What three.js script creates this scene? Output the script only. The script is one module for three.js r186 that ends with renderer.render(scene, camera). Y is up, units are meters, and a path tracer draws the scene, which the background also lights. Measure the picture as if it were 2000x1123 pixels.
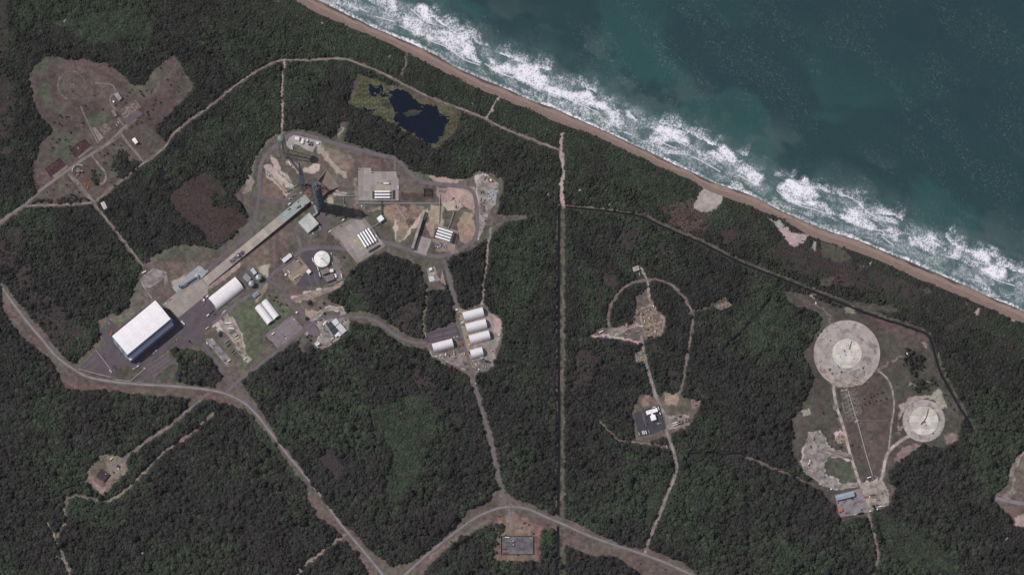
import * as THREE from 'three';
import { mergeGeometries } from 'three/addons/utils/BufferGeometryUtils.js';

// ---------------------------------------------------------------- camera, sky, sun, exposure
// The site is laid out on a survey grid: 1 grid unit = 1.3 m, east along x, south along z, grid centre (1000, 561.5).
const G = 1.3, GX = 1000, GZ = 561.5;
const mx = (e) => (e - GX) * G, mz = (s) => (s - GZ) * G;
const LEAN_X = 0.0563, LEAN_Z = 0.404;            // view direction: metres sideways per metre of height
const ALT = 30000;
const scene = new THREE.Scene();
const camera = new THREE.PerspectiveCamera(2 * Math.atan((1123 * G / 2) / ALT) * 180 / Math.PI, 1024 / 574, 2000, 60000);
camera.position.set(LEAN_X * ALT, ALT, LEAN_Z * ALT);
camera.up.set(0, 0, -1);
camera.lookAt(LEAN_X * ALT, 0, LEAN_Z * ALT);
camera.setViewOffset(1024, 574, -LEAN_X * ALT / (2000 * G) * 1024, -LEAN_Z * ALT / (1123 * G) * 574, 1024, 574);
camera.updateProjectionMatrix();

const renderer = new THREE.WebGLRenderer({ antialias: true });
renderer.setSize(1024, 574);
renderer.toneMapping = THREE.LinearToneMapping;
renderer.toneMappingExposure = 1.15;
renderer.shadowMap.enabled = true;

{ // clear sky with a little haze near the horizon
  const W = 64, H = 32, d = new Float32Array(W * H * 4);
  for (let j = 0; j < H; j++) for (let i = 0; i < W; i++) {
    const el = ((j + 0.5) / H - 0.5) * Math.PI, k = Math.pow(1 - Math.max(0, Math.sin(el)), 2.2), o = (j * W + i) * 4;
    d[o] = 0.185 + 0.25 * k; d[o + 1] = 0.205 + 0.24 * k; d[o + 2] = 0.295 + 0.19 * k; d[o + 3] = 1;
  }
  const t = new THREE.DataTexture(d, W, H, THREE.RGBAFormat, THREE.FloatType);
  t.mapping = THREE.EquirectangularReflectionMapping; t.magFilter = THREE.LinearFilter; t.needsUpdate = true;
  scene.background = t; scene.environment = t;
}
const sun = new THREE.DirectionalLight(new THREE.Color(1.0, 0.95, 0.925), 3.1);
sun.position.set(-0.862 * 2000, 2000, -0.178 * 2000);
sun.target.position.set(0, 0, 0);
sun.castShadow = true; sun.shadow.mapSize.set(4096, 4096);
Object.assign(sun.shadow.camera, { left: -1900, right: 1900, top: 1300, bottom: -1300, near: 10, far: 6000 });
scene.add(sun, sun.target);
scene.fog = new THREE.FogExp2(new THREE.Color(0.95, 0.84, 0.97), 2.2e-7); // thin air between the ground and the high viewpoint

// ---------------------------------------------------------------- helpers
function rng(s) { let a = s >>> 0; return () => { a = (a + 0x6d2b79f5) | 0; let t = Math.imul(a ^ (a >>> 15), 1 | a); t = (t + Math.imul(t ^ (t >>> 7), 61 | t)) ^ t; return ((t ^ (t >>> 14)) >>> 0) / 4294967296; }; }
const hash = (x, y, s) => { let h = Math.imul(x, 374761393) ^ Math.imul(y, 668265263) ^ Math.imul(s, 974634777); h = Math.imul(h ^ (h >>> 13), 1274126177); return ((h ^ (h >>> 16)) >>> 0) / 4294967296; };
function vn(x, y, s = 0) { const ix = Math.floor(x), iy = Math.floor(y); let fx = x - ix, fy = y - iy; fx = fx * fx * (3 - 2 * fx); fy = fy * fy * (3 - 2 * fy);
  const a = hash(ix, iy, s), b = hash(ix + 1, iy, s), c = hash(ix, iy + 1, s), d = hash(ix + 1, iy + 1, s); return a + (b - a) * fx + (c - a) * fy + (a - b - c + d) * fx * fy; }
function fbm(x, y, s = 0, o = 4) { let v = 0, a = 0.5, n = 0; for (let i = 0; i < o; i++) { v += a * vn(x, y, s + i * 17); n += a; x *= 2.03; y *= 2.03; a *= 0.5; } return v / n; }
const clamp = (v, a = 0, b = 1) => v < a ? a : v > b ? b : v, sstep = (a, b, v) => { const t = clamp((v - a) / (b - a)); return t * t * (3 - 2 * t); }, mix = (a, b, t) => a + (b - a) * t;
const names = new Map();
const numbered = (n) => { const k = names.get(n) ?? 0; names.set(n, k + 1); return k ? n + '_' + String(k).padStart(3, '0') : n; };
function shade(o) { o.traverse((c) => { if (c.isMesh) { c.castShadow = true; c.receiveShadow = true; } }); return o; }
function tag(o, label, category, group, kind) { o.userData.label = label; o.userData.category = category; if (group) o.userData.group = group; if (kind) o.userData.kind = kind; return o; }
// a thing: a Group at its base; x along its length (angle measured clockwise from east on the map)
function thing(name, label, category, e, s, deg = 0, group, y = 0) {
  const o = new THREE.Group(); o.name = numbered(name); o.position.set(mx(e), y, mz(s)); o.rotation.y = -deg * Math.PI / 180; scene.add(o);
  return tag(o, label, category, group, 'thing');
}
function dup(src, e, s, deg, label, group, scale = 1) { const o = src.clone(); o.name = numbered(src.name.replace(/_\d{3}$/, '')); o.userData = { ...src.userData, label }; if (group) o.userData.group = group; o.position.set(mx(e), src.position.y, mz(s)); o.rotation.y = -deg * Math.PI / 180; o.scale.setScalar(scale); scene.add(o); return o; }
function uvBox(g, k = 1) { // uv in metres by the face's main direction
  g = g.index ? g.toNonIndexed() : g; g.computeVertexNormals();
  const p = g.attributes.position, n = g.attributes.normal, uv = new Float32Array(p.count * 2);
  for (let i = 0; i < p.count; i += 3) {
    let nx = 0, ny = 0, nz = 0; for (let j = 0; j < 3; j++) { nx += n.getX(i + j); ny += n.getY(i + j); nz += n.getZ(i + j); }
    const ax = Math.abs(nx), ay = Math.abs(ny), az = Math.abs(nz);
    for (let j = 0; j < 3; j++) { const q = i + j, X = p.getX(q), Y = p.getY(q), Z = p.getZ(q); const [u, v] = ay >= ax && ay >= az ? [X, Z] : ax > az ? [Z, Y] : [X, Y]; uv[q * 2] = u * k; uv[q * 2 + 1] = v * k; }
  }
  g.setAttribute('uv', new THREE.BufferAttribute(uv, 2)); for (const a of Object.keys(g.attributes)) if (!['position', 'normal', 'uv'].includes(a)) g.deleteAttribute(a);
  return g;
}
function part(name, geo, mat, parent = scene) { if (Array.isArray(geo)) geo = geo.length > 1 ? mergeGeometries(geo.map((g) => uvBox(g))) : uvBox(geo[0]); else geo = uvBox(geo); const m = new THREE.Mesh(geo, mat); m.name = parent === scene ? numbered(name) : name; m.castShadow = m.receiveShadow = true; parent.add(m); return m; }
const box = (l, h, w, x = 0, y = 0, z = 0, ry = 0) => { const g = new THREE.BoxGeometry(l, h, w); if (ry) g.rotateY(ry); return g.translate(x, y + h / 2, z); };
const cylY = (r0, r1, h, x = 0, y = 0, z = 0, n = 16) => new THREE.CylinderGeometry(r1, r0, h, n).translate(x, y + h / 2, z);
function bar(a, b, r, n = 5) { const A = new THREE.Vector3(...a), B = new THREE.Vector3(...b), d = B.clone().sub(A), g = new THREE.CylinderGeometry(r, r, d.length(), n); g.applyQuaternion(new THREE.Quaternion().setFromUnitVectors(new THREE.Vector3(0, 1, 0), d.normalize())); const c = A.add(B).multiplyScalar(0.5); return g.translate(c.x, c.y, c.z); }
const capsule = (l, r, x = 0, y = 0, z = 0, n = 20) => new THREE.CapsuleGeometry(r, l - 2 * r, 6, n).rotateZ(Math.PI / 2).translate(x, y, z);
// polygon prism in map units, y0..y1 in metres
function prism(poly, y0, y1) { const s = new THREE.Shape(poly.map(([e, n]) => new THREE.Vector2(mx(e), -mz(n)))); return new THREE.ExtrudeGeometry(s, { depth: y1 - y0, bevelEnabled: false }).rotateX(-Math.PI / 2).translate(0, y0, 0); }
function localPrism(pts, y0, y1) { const s = new THREE.Shape(pts.map(([x, z]) => new THREE.Vector2(x, -z))); return new THREE.ExtrudeGeometry(s, { depth: y1 - y0, bevelEnabled: false }).rotateX(-Math.PI / 2).translate(0, y0, 0); }
function smooth(pts, closed = false, step = 6) { const c = new THREE.CatmullRomCurve3(pts.map(([e, s]) => new THREE.Vector3(e, 0, s)), closed, 'centripetal'); const n = Math.max(8, Math.round(c.getLength() / step)); return c.getSpacedPoints(n).map((p) => [p.x, p.z]); }
// a strip with thickness following a line in map units; w in map units (number or [start, end])
function ribbon(pts, w, y0, y1, { raw = false, wob = 0, seed = 1 } = {}) {
  const P = raw ? pts : smooth(pts), L = [], R = [];
  P.forEach((p, i) => { const a = P[Math.max(0, i - 1)], b = P[Math.min(P.length - 1, i + 1)]; let dx = b[0] - a[0], dy = b[1] - a[1]; const l = Math.hypot(dx, dy) || 1; dx /= l; dy /= l;
    const hw = (Array.isArray(w) ? mix(w[0], w[1], i / (P.length - 1)) : w) / 2, j = wob ? (fbm(p[0] * 0.15, p[1] * 0.15, seed, 2) - 0.5) * 2 * wob : 0, k = wob ? (fbm(p[0] * 0.15 + 40, p[1] * 0.15, seed, 2) - 0.5) * 2 * wob : 0;
    L.push([p[0] + dy * (hw + j), p[1] - dx * (hw + j)]); R.push([p[0] - dy * (hw + k), p[1] + dx * (hw + k)]); });
  const v = []; const V = (p, y) => [mx(p[0]), y, mz(p[1])];
  for (let i = 0; i + 1 < P.length; i++) {
    const a = V(L[i], y1), b = V(R[i], y1), c = V(R[i + 1], y1), d = V(L[i + 1], y1); v.push(...a, ...b, ...c, ...a, ...c, ...d);
    const a0 = V(L[i], y0), b0 = V(R[i], y0), c0 = V(R[i + 1], y0), d0 = V(L[i + 1], y0); v.push(...a, ...d, ...d0, ...a, ...d0, ...a0, ...b, ...b0, ...c0, ...b, ...c0, ...c);
  }
  const g = new THREE.BufferGeometry(); g.setAttribute('position', new THREE.Float32BufferAttribute(v, 3)); g.computeVertexNormals(); return g;
}
// ---------------------------------------------------------------- materials
function tileTex(seed, lo, hi, size = 256, f = 8, contrast = 1, streak = 1) { // grey tiling noise that multiplies the colour
  const d = new Uint8Array(size * size * 4); const wrap = (x, y, s, q) => { const ix = Math.floor(x), iy = Math.floor(y), fx = x - ix, fy = y - iy, u = fx * fx * (3 - 2 * fx), v = fy * fy * (3 - 2 * fy), m = (a) => ((a % q) + q) % q;
    const a = hash(m(ix), m(iy), s), b = hash(m(ix + 1), m(iy), s), c = hash(m(ix), m(iy + 1), s), e = hash(m(ix + 1), m(iy + 1), s); return a + (b - a) * u + (c - a) * v + (a - b - c + e) * u * v; };
  for (let j = 0; j < size; j++) for (let i = 0; i < size; i++) { let v = 0, a = 0.5, q = f, n = 0; for (let o = 0; o < 5; o++) { v += a * wrap(i / size * q, j / size * q * streak, seed + o, q); n += a; a *= 0.6; q *= 2; }
    v = clamp((v / n - 0.5) * 2.2 * contrast + 0.5); const c = Math.round(255 * mix(lo, hi, v)); const k = (j * size + i) * 4; d[k] = d[k + 1] = d[k + 2] = c; d[k + 3] = 255; }
  const t = new THREE.DataTexture(d, size, size); t.wrapS = t.wrapT = THREE.RepeatWrapping; t.magFilter = THREE.LinearFilter; t.colorSpace = THREE.SRGBColorSpace; t.needsUpdate = true; return t;
}
const rep = (t, m) => { const c = t.clone(); c.repeat.set(1 / m, 1 / m); c.needsUpdate = true; return c; };
const TX = { con: rep(tileTex(3, 0.86, 1.0, 256, 4, 1.1), 60), asp: rep(tileTex(11, 0.84, 1.0, 256, 4), 70), dirt: rep(tileTex(21, 0.72, 1.0, 256, 4, 1.3), 45), metal: rep(tileTex(31, 0.955, 1.0, 256, 4, 1), 30), rough: rep(tileTex(41, 0.66, 1.0, 256, 6, 1.4), 24) };
const mats = new Map();
function M(hex, tex, rough = 0.9, metal = 0) { const k = hex + '|' + (tex || '') + '|' + rough + '|' + metal; if (!mats.has(k)) mats.set(k, new THREE.MeshStandardMaterial({ color: hex, map: tex ? TX[tex] : null, roughness: rough, metalness: metal, side: THREE.DoubleSide })); return mats.get(k); }
// ---------------------------------------------------------------- land cover survey (map units)
const veg = [[577, 0], [612, 20], [660, 41], [705, 60], [765, 85], [825, 117], [885, 147], [935, 172], [975, 187], [1000, 200], [1025, 207], [1075, 232], [1125, 250], [1160, 262], [1200, 281], [1230, 297], [1265, 312], [1300, 330], [1345, 347], [1377, 367], [1405, 379], [1450, 395], [1498, 414], [1537, 432], [1587, 460], [1650, 482], [1725, 510], [1800, 545], [1840, 561], [1875, 575], [1925, 597], [1975, 620], [2000, 629]];
const tide = [[615, -2], [660, 21], [700, 41], [735, 59], [765, 72], [800, 85], [850, 109], [890, 135], [925, 149], [975, 170], [1000, 180], [1037, 199], [1075, 209], [1105, 224], [1140, 240], [1190, 263], [1225, 280], [1250, 291], [1300, 315], [1350, 339], [1400, 361], [1445, 375], [1475, 386], [1500, 401], [1537, 420], [1575, 435], [1612, 450], [1680, 472], [1725, 492], [1775, 510], [1825, 532], [1870, 552], [1890, 560], [1925, 578], [1962, 592], [2000, 610]];
const off = (line, d, d2 = d) => { // both lines run on past the frame
  const o = line.map(([e, s]) => [e + 0.405 * d, s - 0.914 * d]); return [[o[0][0] - 457, o[0][1] - 203], ...o, [o[o.length - 1][0] + 457, o[o.length - 1][1] + 203]]; };

const POLY = {
  oldPad: [[52, 148], [60, 132], [88, 108], [118, 114], [160, 113], [185, 122], [202, 121], [228, 137], [242, 150], [252, 164], [278, 166], [292, 140], [312, 125], [335, 105], [348, 122], [360, 146], [378, 168], [362, 190], [345, 205], [325, 225], [308, 243], [300, 258], [318, 270], [322, 283], [300, 305], [275, 322], [240, 348], [210, 370], [180, 392], [48, 404], [45, 398], [70, 372], [60, 350], [62, 316], [70, 300], [72, 282], [95, 262], [97, 250], [75, 226], [64, 205], [58, 180]],
  marsh: [[327, 380], [360, 350], [400, 335], [425, 352], [438, 372], [436, 382], [410, 380], [412, 404], [440, 402], [470, 410], [480, 425], [475, 440], [445, 460], [422, 480], [402, 480], [400, 466], [375, 440], [360, 430], [340, 410], [325, 388]],
  site: [[549, 255], [580, 251], [620, 259], [647, 270], [662, 240], [680, 237], [668, 274], [692, 282], [709, 288], [751, 298], [770, 305], [800, 330], [825, 339], [875, 347], [912, 349], [925, 337], [937, 331], [962, 340], [982, 350], [982, 365], [974, 400], [967, 420], [1000, 419], [1026, 418], [1028, 428], [990, 433], [965, 452], [945, 470], [915, 490], [882, 500], [872, 510], [862, 520], [868, 566], [835, 568], [828, 555], [815, 518], [797, 510], [750, 493], [725, 500], [695, 517], [675, 540], [664, 560], [640, 575], [637, 585], [670, 597], [676, 613], [682, 632], [680, 650], [640, 675], [627, 685], [605, 680], [590, 690], [578, 680], [585, 660], [520, 705], [500, 722], [485, 728], [470, 745], [462, 768], [440, 762], [300, 750], [200, 735], [135, 712], [175, 680], [195, 655], [185, 627], [215, 611], [225, 615], [250, 595], [257, 567], [262, 550], [277, 517], [295, 500], [320, 485], [350, 477], [395, 480], [420, 487], [475, 440], [482, 425], [470, 397], [452, 380], [475, 357], [485, 335], [493, 314], [504, 293], [518, 272], [541, 261]],
  hangars: [[882, 600], [893, 606], [945, 590], [955, 612], [975, 616], [980, 640], [975, 680], [962, 718], [925, 735], [905, 730], [870, 712], [838, 697], [828, 670], [826, 650], [860, 637], [888, 626]],
  lz: [[1525, 565], [1580, 575], [1610, 590], [1640, 600], [1700, 618], [1790, 648], [1812, 658], [1822, 690], [1830, 720], [1840, 745], [1868, 790], [1880, 815], [1872, 860], [1845, 875], [1800, 870], [1775, 882], [1755, 905], [1735, 920], [1735, 940], [1750, 952], [1735, 990], [1712, 1000], [1640, 1022], [1625, 985], [1604, 965], [1580, 932], [1555, 905], [1545, 880], [1548, 845], [1545, 815], [1562, 795], [1585, 752], [1588, 735], [1580, 715], [1566, 692], [1585, 660], [1600, 640], [1605, 620], [1590, 605], [1560, 600], [1540, 590]],
  lc12: [[1240, 582], [1262, 562], [1270, 580], [1282, 606], [1300, 618], [1294, 655], [1255, 668], [1200, 657], [1160, 662], [1148, 656], [1172, 640], [1185, 638], [1205, 640], [1238, 626]],
  lc12low: [[1232, 798], [1250, 768], [1266, 768], [1286, 790], [1292, 766], [1320, 768], [1345, 778], [1368, 783], [1362, 802], [1346, 832], [1320, 844], [1303, 852], [1265, 864], [1238, 858]],
  substation: [[962, 1018], [1000, 1000], [1058, 1030], [1053, 1098], [962, 1095]],
  smallPad: [[160, 945], [168, 918], [188, 892], [200, 886], [225, 890], [243, 898], [247, 915], [240, 928], [225, 942], [210, 962], [193, 968], [176, 952]],
  field: [[617, 896], [640, 872], [655, 889], [677, 914], [660, 932], [652, 934]],
  brownA: [[755, 615], [780, 595], [810, 585], [820, 600], [815, 640], [795, 655], [770, 640]],
  brownB: [[790, 695], [825, 700], [845, 725], [846, 775], [825, 770], [805, 750]],
  verge1: [[0, 545], [30, 590], [60, 620], [95, 665], [130, 705], [200, 732], [300, 744], [400, 752], [452, 742], [470, 745], [500, 790], [540, 855], [580, 905], [620, 965], [655, 1010], [680, 1028], [705, 1055], [730, 1080], [765, 1107], [800, 1098], [835, 1073], [880, 1035], [905, 1005], [912, 993], [940, 985], [965, 960], [976, 950], [988, 962], [1000, 970], [1040, 985], [1080, 1003], [1120, 1018], [1170, 1043], [1215, 1063], [1245, 1070], [1275, 1075], [1330, 1095], [1380, 1135], [1262, 1135], [1225, 1105], [1200, 1087], [1150, 1087], [1105, 1067], [1084, 1037], [1050, 1033], [1000, 1012], [960, 1022], [890, 1057], [835, 1107], [815, 1135], [725, 1135], [700, 1090], [665, 1047], [648, 1028], [620, 1010], [602, 980], [575, 935], [548, 890], [520, 865], [495, 828], [470, 800], [430, 785], [395, 778], [360, 795], [372, 778], [280, 772], [190, 762], [125, 760], [113, 738], [103, 715], [82, 690], [48, 665], [26, 640], [0, 602]],
  pond: [[677, 200], [690, 160], [695, 142], [720, 150], [760, 165], [800, 172], [830, 190], [860, 203], [880, 208], [897, 218], [893, 245], [875, 270], [858, 283], [845, 292], [840, 283], [810, 265], [780, 250], [750, 232], [720, 222], [695, 210]],
  edge: [[1935, 975], [1965, 950], [1970, 920], [1990, 885], [2050, 860], [2100, 1040], [1985, 1030], [1965, 1000]],
  dune: [[1290, 402], [1355, 385], [1360, 412], [1395, 420], [1372, 456], [1340, 452], [1300, 432]],
};
const LINES = { // [points, width] cleared strips through the wood
  coastTrack: [[[275, 320], [310, 295], [322, 283], [335, 262], [360, 240], [400, 212], [440, 180], [475, 153], [500, 138], [530, 122], [552, 117], [600, 117], [670, 115], [705, 127], [740, 140], [765, 153], [800, 172], [850, 195], [900, 213], [945, 231], [980, 250], [1000, 258], [1050, 277], [1090, 293]], 3.2],
  beachPath: [[[945, 230], [960, 212], [973, 193], [980, 188]], 2.6],
  northTrack: [[[552, 117], [549, 170], [549, 255]], 2.2],
  sandTrack: [[[1097, 262], [1095, 285], [1095, 298], [1098, 330], [1096, 365], [1096, 402]], 4.5],
  pathB: [[[791, 105], [790, 125], [782, 146]], 2],
  trackLoop: [[[275, 320], [240, 347], [210, 370], [185, 393]], 4],
  westTrack: [[[45, 402], [110, 400], [178, 396]], 3.8],
  diagTrack: [[[175, 388], [182, 400], [200, 422], [230, 460], [257, 495], [277, 519]], 4],
  padTrack: [[[404, 768], [370, 796], [330, 830], [300, 850], [262, 878], [222, 908]], 6],
  ditchPath: [[[412, 806], [375, 845], [320, 880], [300, 900], [250, 950], [225, 970], [200, 980], [170, 972], [140, 967], [127, 975], [123, 1020], [108, 1050], [116, 1078], [140, 1135]], 4.5],
  spur: [[[672, 1045], [630, 1075], [590, 1108], [570, 1135]], 4],
  eastTrack: [[[958, 448], [952, 470], [950, 500], [944, 540], [941, 575], [940, 598]], 3],
  thinCut: [[[832, 566], [828, 600], [824, 650]], 2.5],
  ring: [[[1187, 650], [1187, 625], [1190, 600], [1205, 573], [1230, 554], [1260, 546], [1290, 548], [1315, 560], [1340, 590], [1351, 615], [1349, 650], [1342, 690], [1335, 730], [1331, 755], [1322, 770]], 3.2],
  ringTop: [[[1250, 522], [1256, 536], [1262, 548], [1266, 575], [1270, 592]], 3.5],
  ringWest: [[[1155, 657], [1175, 656], [1195, 657], [1225, 664], [1252, 670]], 4],
  ringLink: [[[1186, 648], [1193, 657]], 3],
  ringSpur: [[[1195, 656], [1215, 648], [1242, 633]], 3],
  lc12road: [[[1250, 655], [1258, 700], [1268, 735], [1280, 775], [1290, 797], [1301, 820], [1300, 842], [1310, 870], [1320, 905], [1318, 926], [1300, 970], [1285, 1010], [1270, 1045], [1256, 1084]], 5.5],
  lzWest: [[[1626, 748], [1632, 790], [1645, 830], [1655, 870], [1670, 920], [1681, 952]], 5.5],
  lzEast: [[[1795, 842], [1760, 860], [1735, 882], [1728, 900], [1722, 930], [1715, 950]], 6.5],
  lzLoop: [[[1713, 724], [1728, 735], [1738, 750], [1744, 775], [1745, 800], [1740, 830], [1735, 880]], 2.8],
  depotRoad: [[[1694, 998], [1700, 1022], [1708, 1048], [1714, 1080], [1713, 1100], [1696, 1135]], 4.5],
  edgeRoad: [[[2060, 850], [1996, 885], [1983, 910], [1978, 940], [1974, 968]], 3.5],
  trail: [[[1345, 612], [1375, 602], [1395, 596]], 1.2],
  outpost: [[[1590, 594], [1606, 604], [1616, 615], [1622, 632]], 1.2],
  outpost2: [[[1714, 722], [1745, 704], [1768, 692]], 1.6],
  breakA: [[[1440, 885], [1500, 910], [1560, 935], [1605, 955]], 3],
  breakB: [[[1170, 822], [1185, 838], [1205, 858], [1235, 862], [1270, 868], [1300, 874]], 2],
};
const CANALS = [[[[1090, 402], [1089, 560], [1089, 700], [1090, 840], [1088, 1006]], 5.2], [[[1088, 1028], [1087, 1135]], 5.2],
  [[[1103, 404], [1220, 417], [1250, 423], [1300, 446], [1370, 476], [1440, 511], [1500, 535], [1600, 575], [1700, 615], [1790, 645], [1812, 655], [1820, 672], [1825, 692], [1834, 722], [1845, 745], [1870, 790], [1900, 838]], 3.8],
  [[[1900, 840], [1950, 842], [2060, 842]], 2.2], [[[1110, 768], [1140, 792], [1168, 817]], 4], [[[1345, 886], [1380, 884], [1410, 888], [1440, 885], [1456, 891]], 5], [[[1503, 585], [1470, 622], [1440, 655], [1412, 682]], 3],
  [[[1221, 419], [1216, 445], [1196, 478]], 2.6], [[[1256, 425], [1259, 478], [1280, 496]], 1.8], [[[-10, 835], [20, 898], [50, 955], [75, 1000], [100, 1045]], 1.8]];

// drawing surfaces: land colour and vegetation class
const X0 = -110, Y0 = -90, TW = 2048, K = TW / 2220, TH = Math.round(1303 * K);
function plane2d(fill) { const c = document.createElement('canvas'); c.width = TW; c.height = TH; const x = c.getContext('2d'); x.fillStyle = fill; x.fillRect(0, 0, TW, TH); x.setTransform(K, 0, 0, K, -X0 * K, -Y0 * K); x.lineJoin = x.lineCap = 'round'; return x; }
const path = (x, p) => { x.beginPath(); p.forEach(([a, b], i) => i ? x.lineTo(a, b) : x.moveTo(a, b)); };
const fillP = (x, p, c) => { path(x, p); x.closePath(); x.fillStyle = c; x.fill(); };
const lineP = (x, p, w, c, raw) => { path(x, raw ? p : smooth(p)); x.lineWidth = w; x.strokeStyle = c; x.stroke(); };
const landside = [...off(veg, 0), [2700, 1400], [-600, 1400], [-600, -300]];
const soil = plane2d('#2e2c26'), gv = plane2d('#c81e00'); // gv: red = how much wood, green = size of crowns, blue = low scrub
// --- wood classes
fillP(gv, off(veg, -2).concat(off(veg, -26).reverse()), '#e6000a');              // dune thicket
const brownish = [[[45, 570], [90, 575], [130, 620], [170, 640], [160, 670], [120, 690], [80, 640]], [[-60, 450], [30, 440], [40, 480], [20, 520], [-60, 520]], [[25, 520], [60, 515], [65, 555], [35, 560]], [[-60, 140], [20, 145], [25, 200], [18, 300], [-60, 300]], [[-60, -60], [10, -60], [12, 110], [-60, 130]],
  [[1122, 680], [1150, 672], [1170, 690], [1165, 720], [1135, 760], [1115, 755], [1120, 720]], [[1215, 450], [1245, 440], [1250, 470], [1230, 495], [1210, 500], [1200, 485]], [[1160, 570], [1180, 560], [1180, 590], [1165, 605]], [[1175, 530], [1200, 535], [1205, 560], [1175, 562]], [[1275, 470], [1310, 470], [1315, 495], [1290, 500]], [[1500, 482], [1560, 470], [1650, 502], [1720, 530], [1800, 560], [1790, 590], [1690, 565], [1600, 550], [1520, 520]], [[1405, 450], [1450, 435], [1458, 425], [1430, 470], [1412, 478]], [[1840, 640], [1880, 615], [1905, 610], [1850, 650]], [[1300, 715], [1330, 730], [1322, 765], [1300, 750]], [[1270, 665], [1310, 672], [1300, 690], [1275, 688]], POLY.marsh, POLY.field, POLY.brownA, POLY.brownB, POLY.dune];
for (const p of brownish) { fillP(gv, p, '#0000d2'); fillP(soil, p, '#3c3130'); }
fillP(soil, POLY.dune, '#54423a');
for (const p of [[[-60, 430], [120, 428], [190, 440], [250, 515], [255, 560], [210, 615], [130, 695], [60, 640], [0, 545], [-60, 470]]]) fillP(gv, p, '#9614b4');
fillP(gv, [[1105, 420], [1330, 470], [1420, 560], [1400, 700], [1350, 760], [1300, 840], [1110, 760]], '#b414a0'); fillP(gv, [[1400, 400], [1540, 440], [1660, 490], [1850, 575], [1960, 640], [1850, 640], [1700, 600], [1500, 525], [1400, 480]], '#9600aa');
for (const p of brownish) fillP(gv, p, '#0000d2'); for (const p of [POLY.marsh, POLY.field]) fillP(gv, p, '#0000ff');
const openGrass = ['oldPad', 'site', 'hangars', 'lz', 'lc12', 'lc12low', 'substation', 'smallPad', 'verge1', 'pond', 'edge'];
for (const k of openGrass) { const c = k === 'lz' || k === 'oldPad' ? '#000028' : '#000000'; fillP(gv, POLY[k], c); path(gv, POLY[k]); gv.closePath(); gv.lineWidth = 3; gv.strokeStyle = c; gv.stroke(); }
for (const p of [[[715, 800], [790, 770], [840, 770], [850, 830], [805, 940], [765, 1000], [742, 965], [765, 880], [730, 840]], [[1700, 985], [1740, 1010], [1830, 1060], [1880, 1110], [1800, 1120], [1730, 1080]], [[660, 580], [700, 570], [720, 600], [690, 610]], [[1260, 960], [1290, 930], [1300, 960], [1268, 1030], [1255, 1040]], [[470, 790], [520, 850], [600, 960], [590, 965], [500, 860]], [[380, 812], [412, 800], [420, 815], [385, 835]], [[90, 40], [260, 10], [300, 60], [180, 90]], [[1420, 640], [1500, 590], [1540, 620], [1470, 700]]]) fillP(gv, p, '#c8c800');
lineP(gv, [[-10, 850], [22, 905], [52, 962], [78, 1008], [98, 1040]], 9, '#c8c800');
for (const [p, w] of Object.values(LINES)) lineP(gv, p, w + 7, '#000000');
for (const [p, w] of CANALS) lineP(gv, p, w + (w > 3.4 ? 5.5 : 3.4), '#000000');
lineP(gv, [[1098, 398], [1098, 1135]], 9, '#000000'); lineP(gv, [[1103, 402], [1220, 414], [1258, 421], [1300, 440], [1370, 470], [1440, 506], [1500, 530], [1600, 569], [1700, 609], [1790, 639], [1818, 652]], 9, '#000000'); lineP(gv, [[1832, 690], [1842, 720], [1855, 748], [1880, 792], [1905, 838]], 7, '#000000');
// roads inside woods
const ROADS = {
  main: [[[-60, 470], [0, 562], [20, 590], [50, 630], [80, 665], [105, 695], [135, 718], [165, 735], [200, 743], [260, 750], [330, 754], [400, 761], [440, 770], [475, 788], [500, 812], [520, 838], [560, 890], [610, 950], [660, 1020], [700, 1068], [755, 1135]], 7],
  south: [[[775, 1135], [830, 1085], [880, 1045], [920, 1015], [950, 1000], [975, 992], [1000, 990], [1030, 995], [1060, 1008], [1100, 1025], [1150, 1047], [1200, 1065], [1255, 1083], [1300, 1100], [1375, 1135]], 6.5],
  access: [[[987, 992], [975, 945], [960, 880], [945, 820], [930, 770], [918, 725], [905, 670], [895, 620], [885, 580], [872, 535], [865, 508]], 6],
};
lineP(gv, ROADS.access[0], 16, '#000000'); lineP(gv, [[676, 618], [720, 621], [745, 634], [770, 653], [800, 668], [835, 671]], 24, '#000000'); lineP(soil, [[670, 618], [720, 621], [745, 634], [770, 653], [800, 668], [835, 671]], 22, '#4d4a3b'); lineP(gv, [[-20, 446], [0, 431], [50, 397]], 12, '#000000'); lineP(soil, [[-20, 446], [0, 431], [50, 397]], 11, '#57503f'); lineP(soil, [[90, 1020], [104, 1062], [120, 1106], [130, 1135]], 2.4, '#8d7c6c'); lineP(gv, [[90, 1020], [108, 1060], [128, 1105], [140, 1135]], 12, '#000000'); lineP(soil, [[96, 1035], [108, 1064], [124, 1104], [136, 1135]], 3.5, '#8a7a6a');
fillP(gv, [[330, 682], [392, 684], [410, 705], [430, 735], [415, 755], [355, 745], [338, 735], [350, 715]], '#c81400'); // grove south of the assembly building
fillP(gv, [[960, 1030], [985, 1015], [962, 1090]], '#c81400'); fillP(gv, [[1054, 1038], [1078, 1040], [1083, 1110], [1054, 1100]], '#c81400');
fillP(gv, [[1768, 680], [1800, 690], [1810, 715], [1785, 735], [1765, 715]], '#500a50'); fillP(gv, [[1780, 745], [1825, 735], [1830, 760], [1790, 765]], '#5a0a28');
fillP(gv, [[232, 290], [250, 300], [240, 320], [222, 335], [215, 320]], '#960a28'); fillP(gv, [[230, 325], [262, 312], [275, 316], [240, 345], [226, 345]], '#b40a00'); fillP(gv, [[300, 245], [345, 210], [370, 190], [372, 200], [330, 235], [306, 262]], '#780a28');
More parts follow.
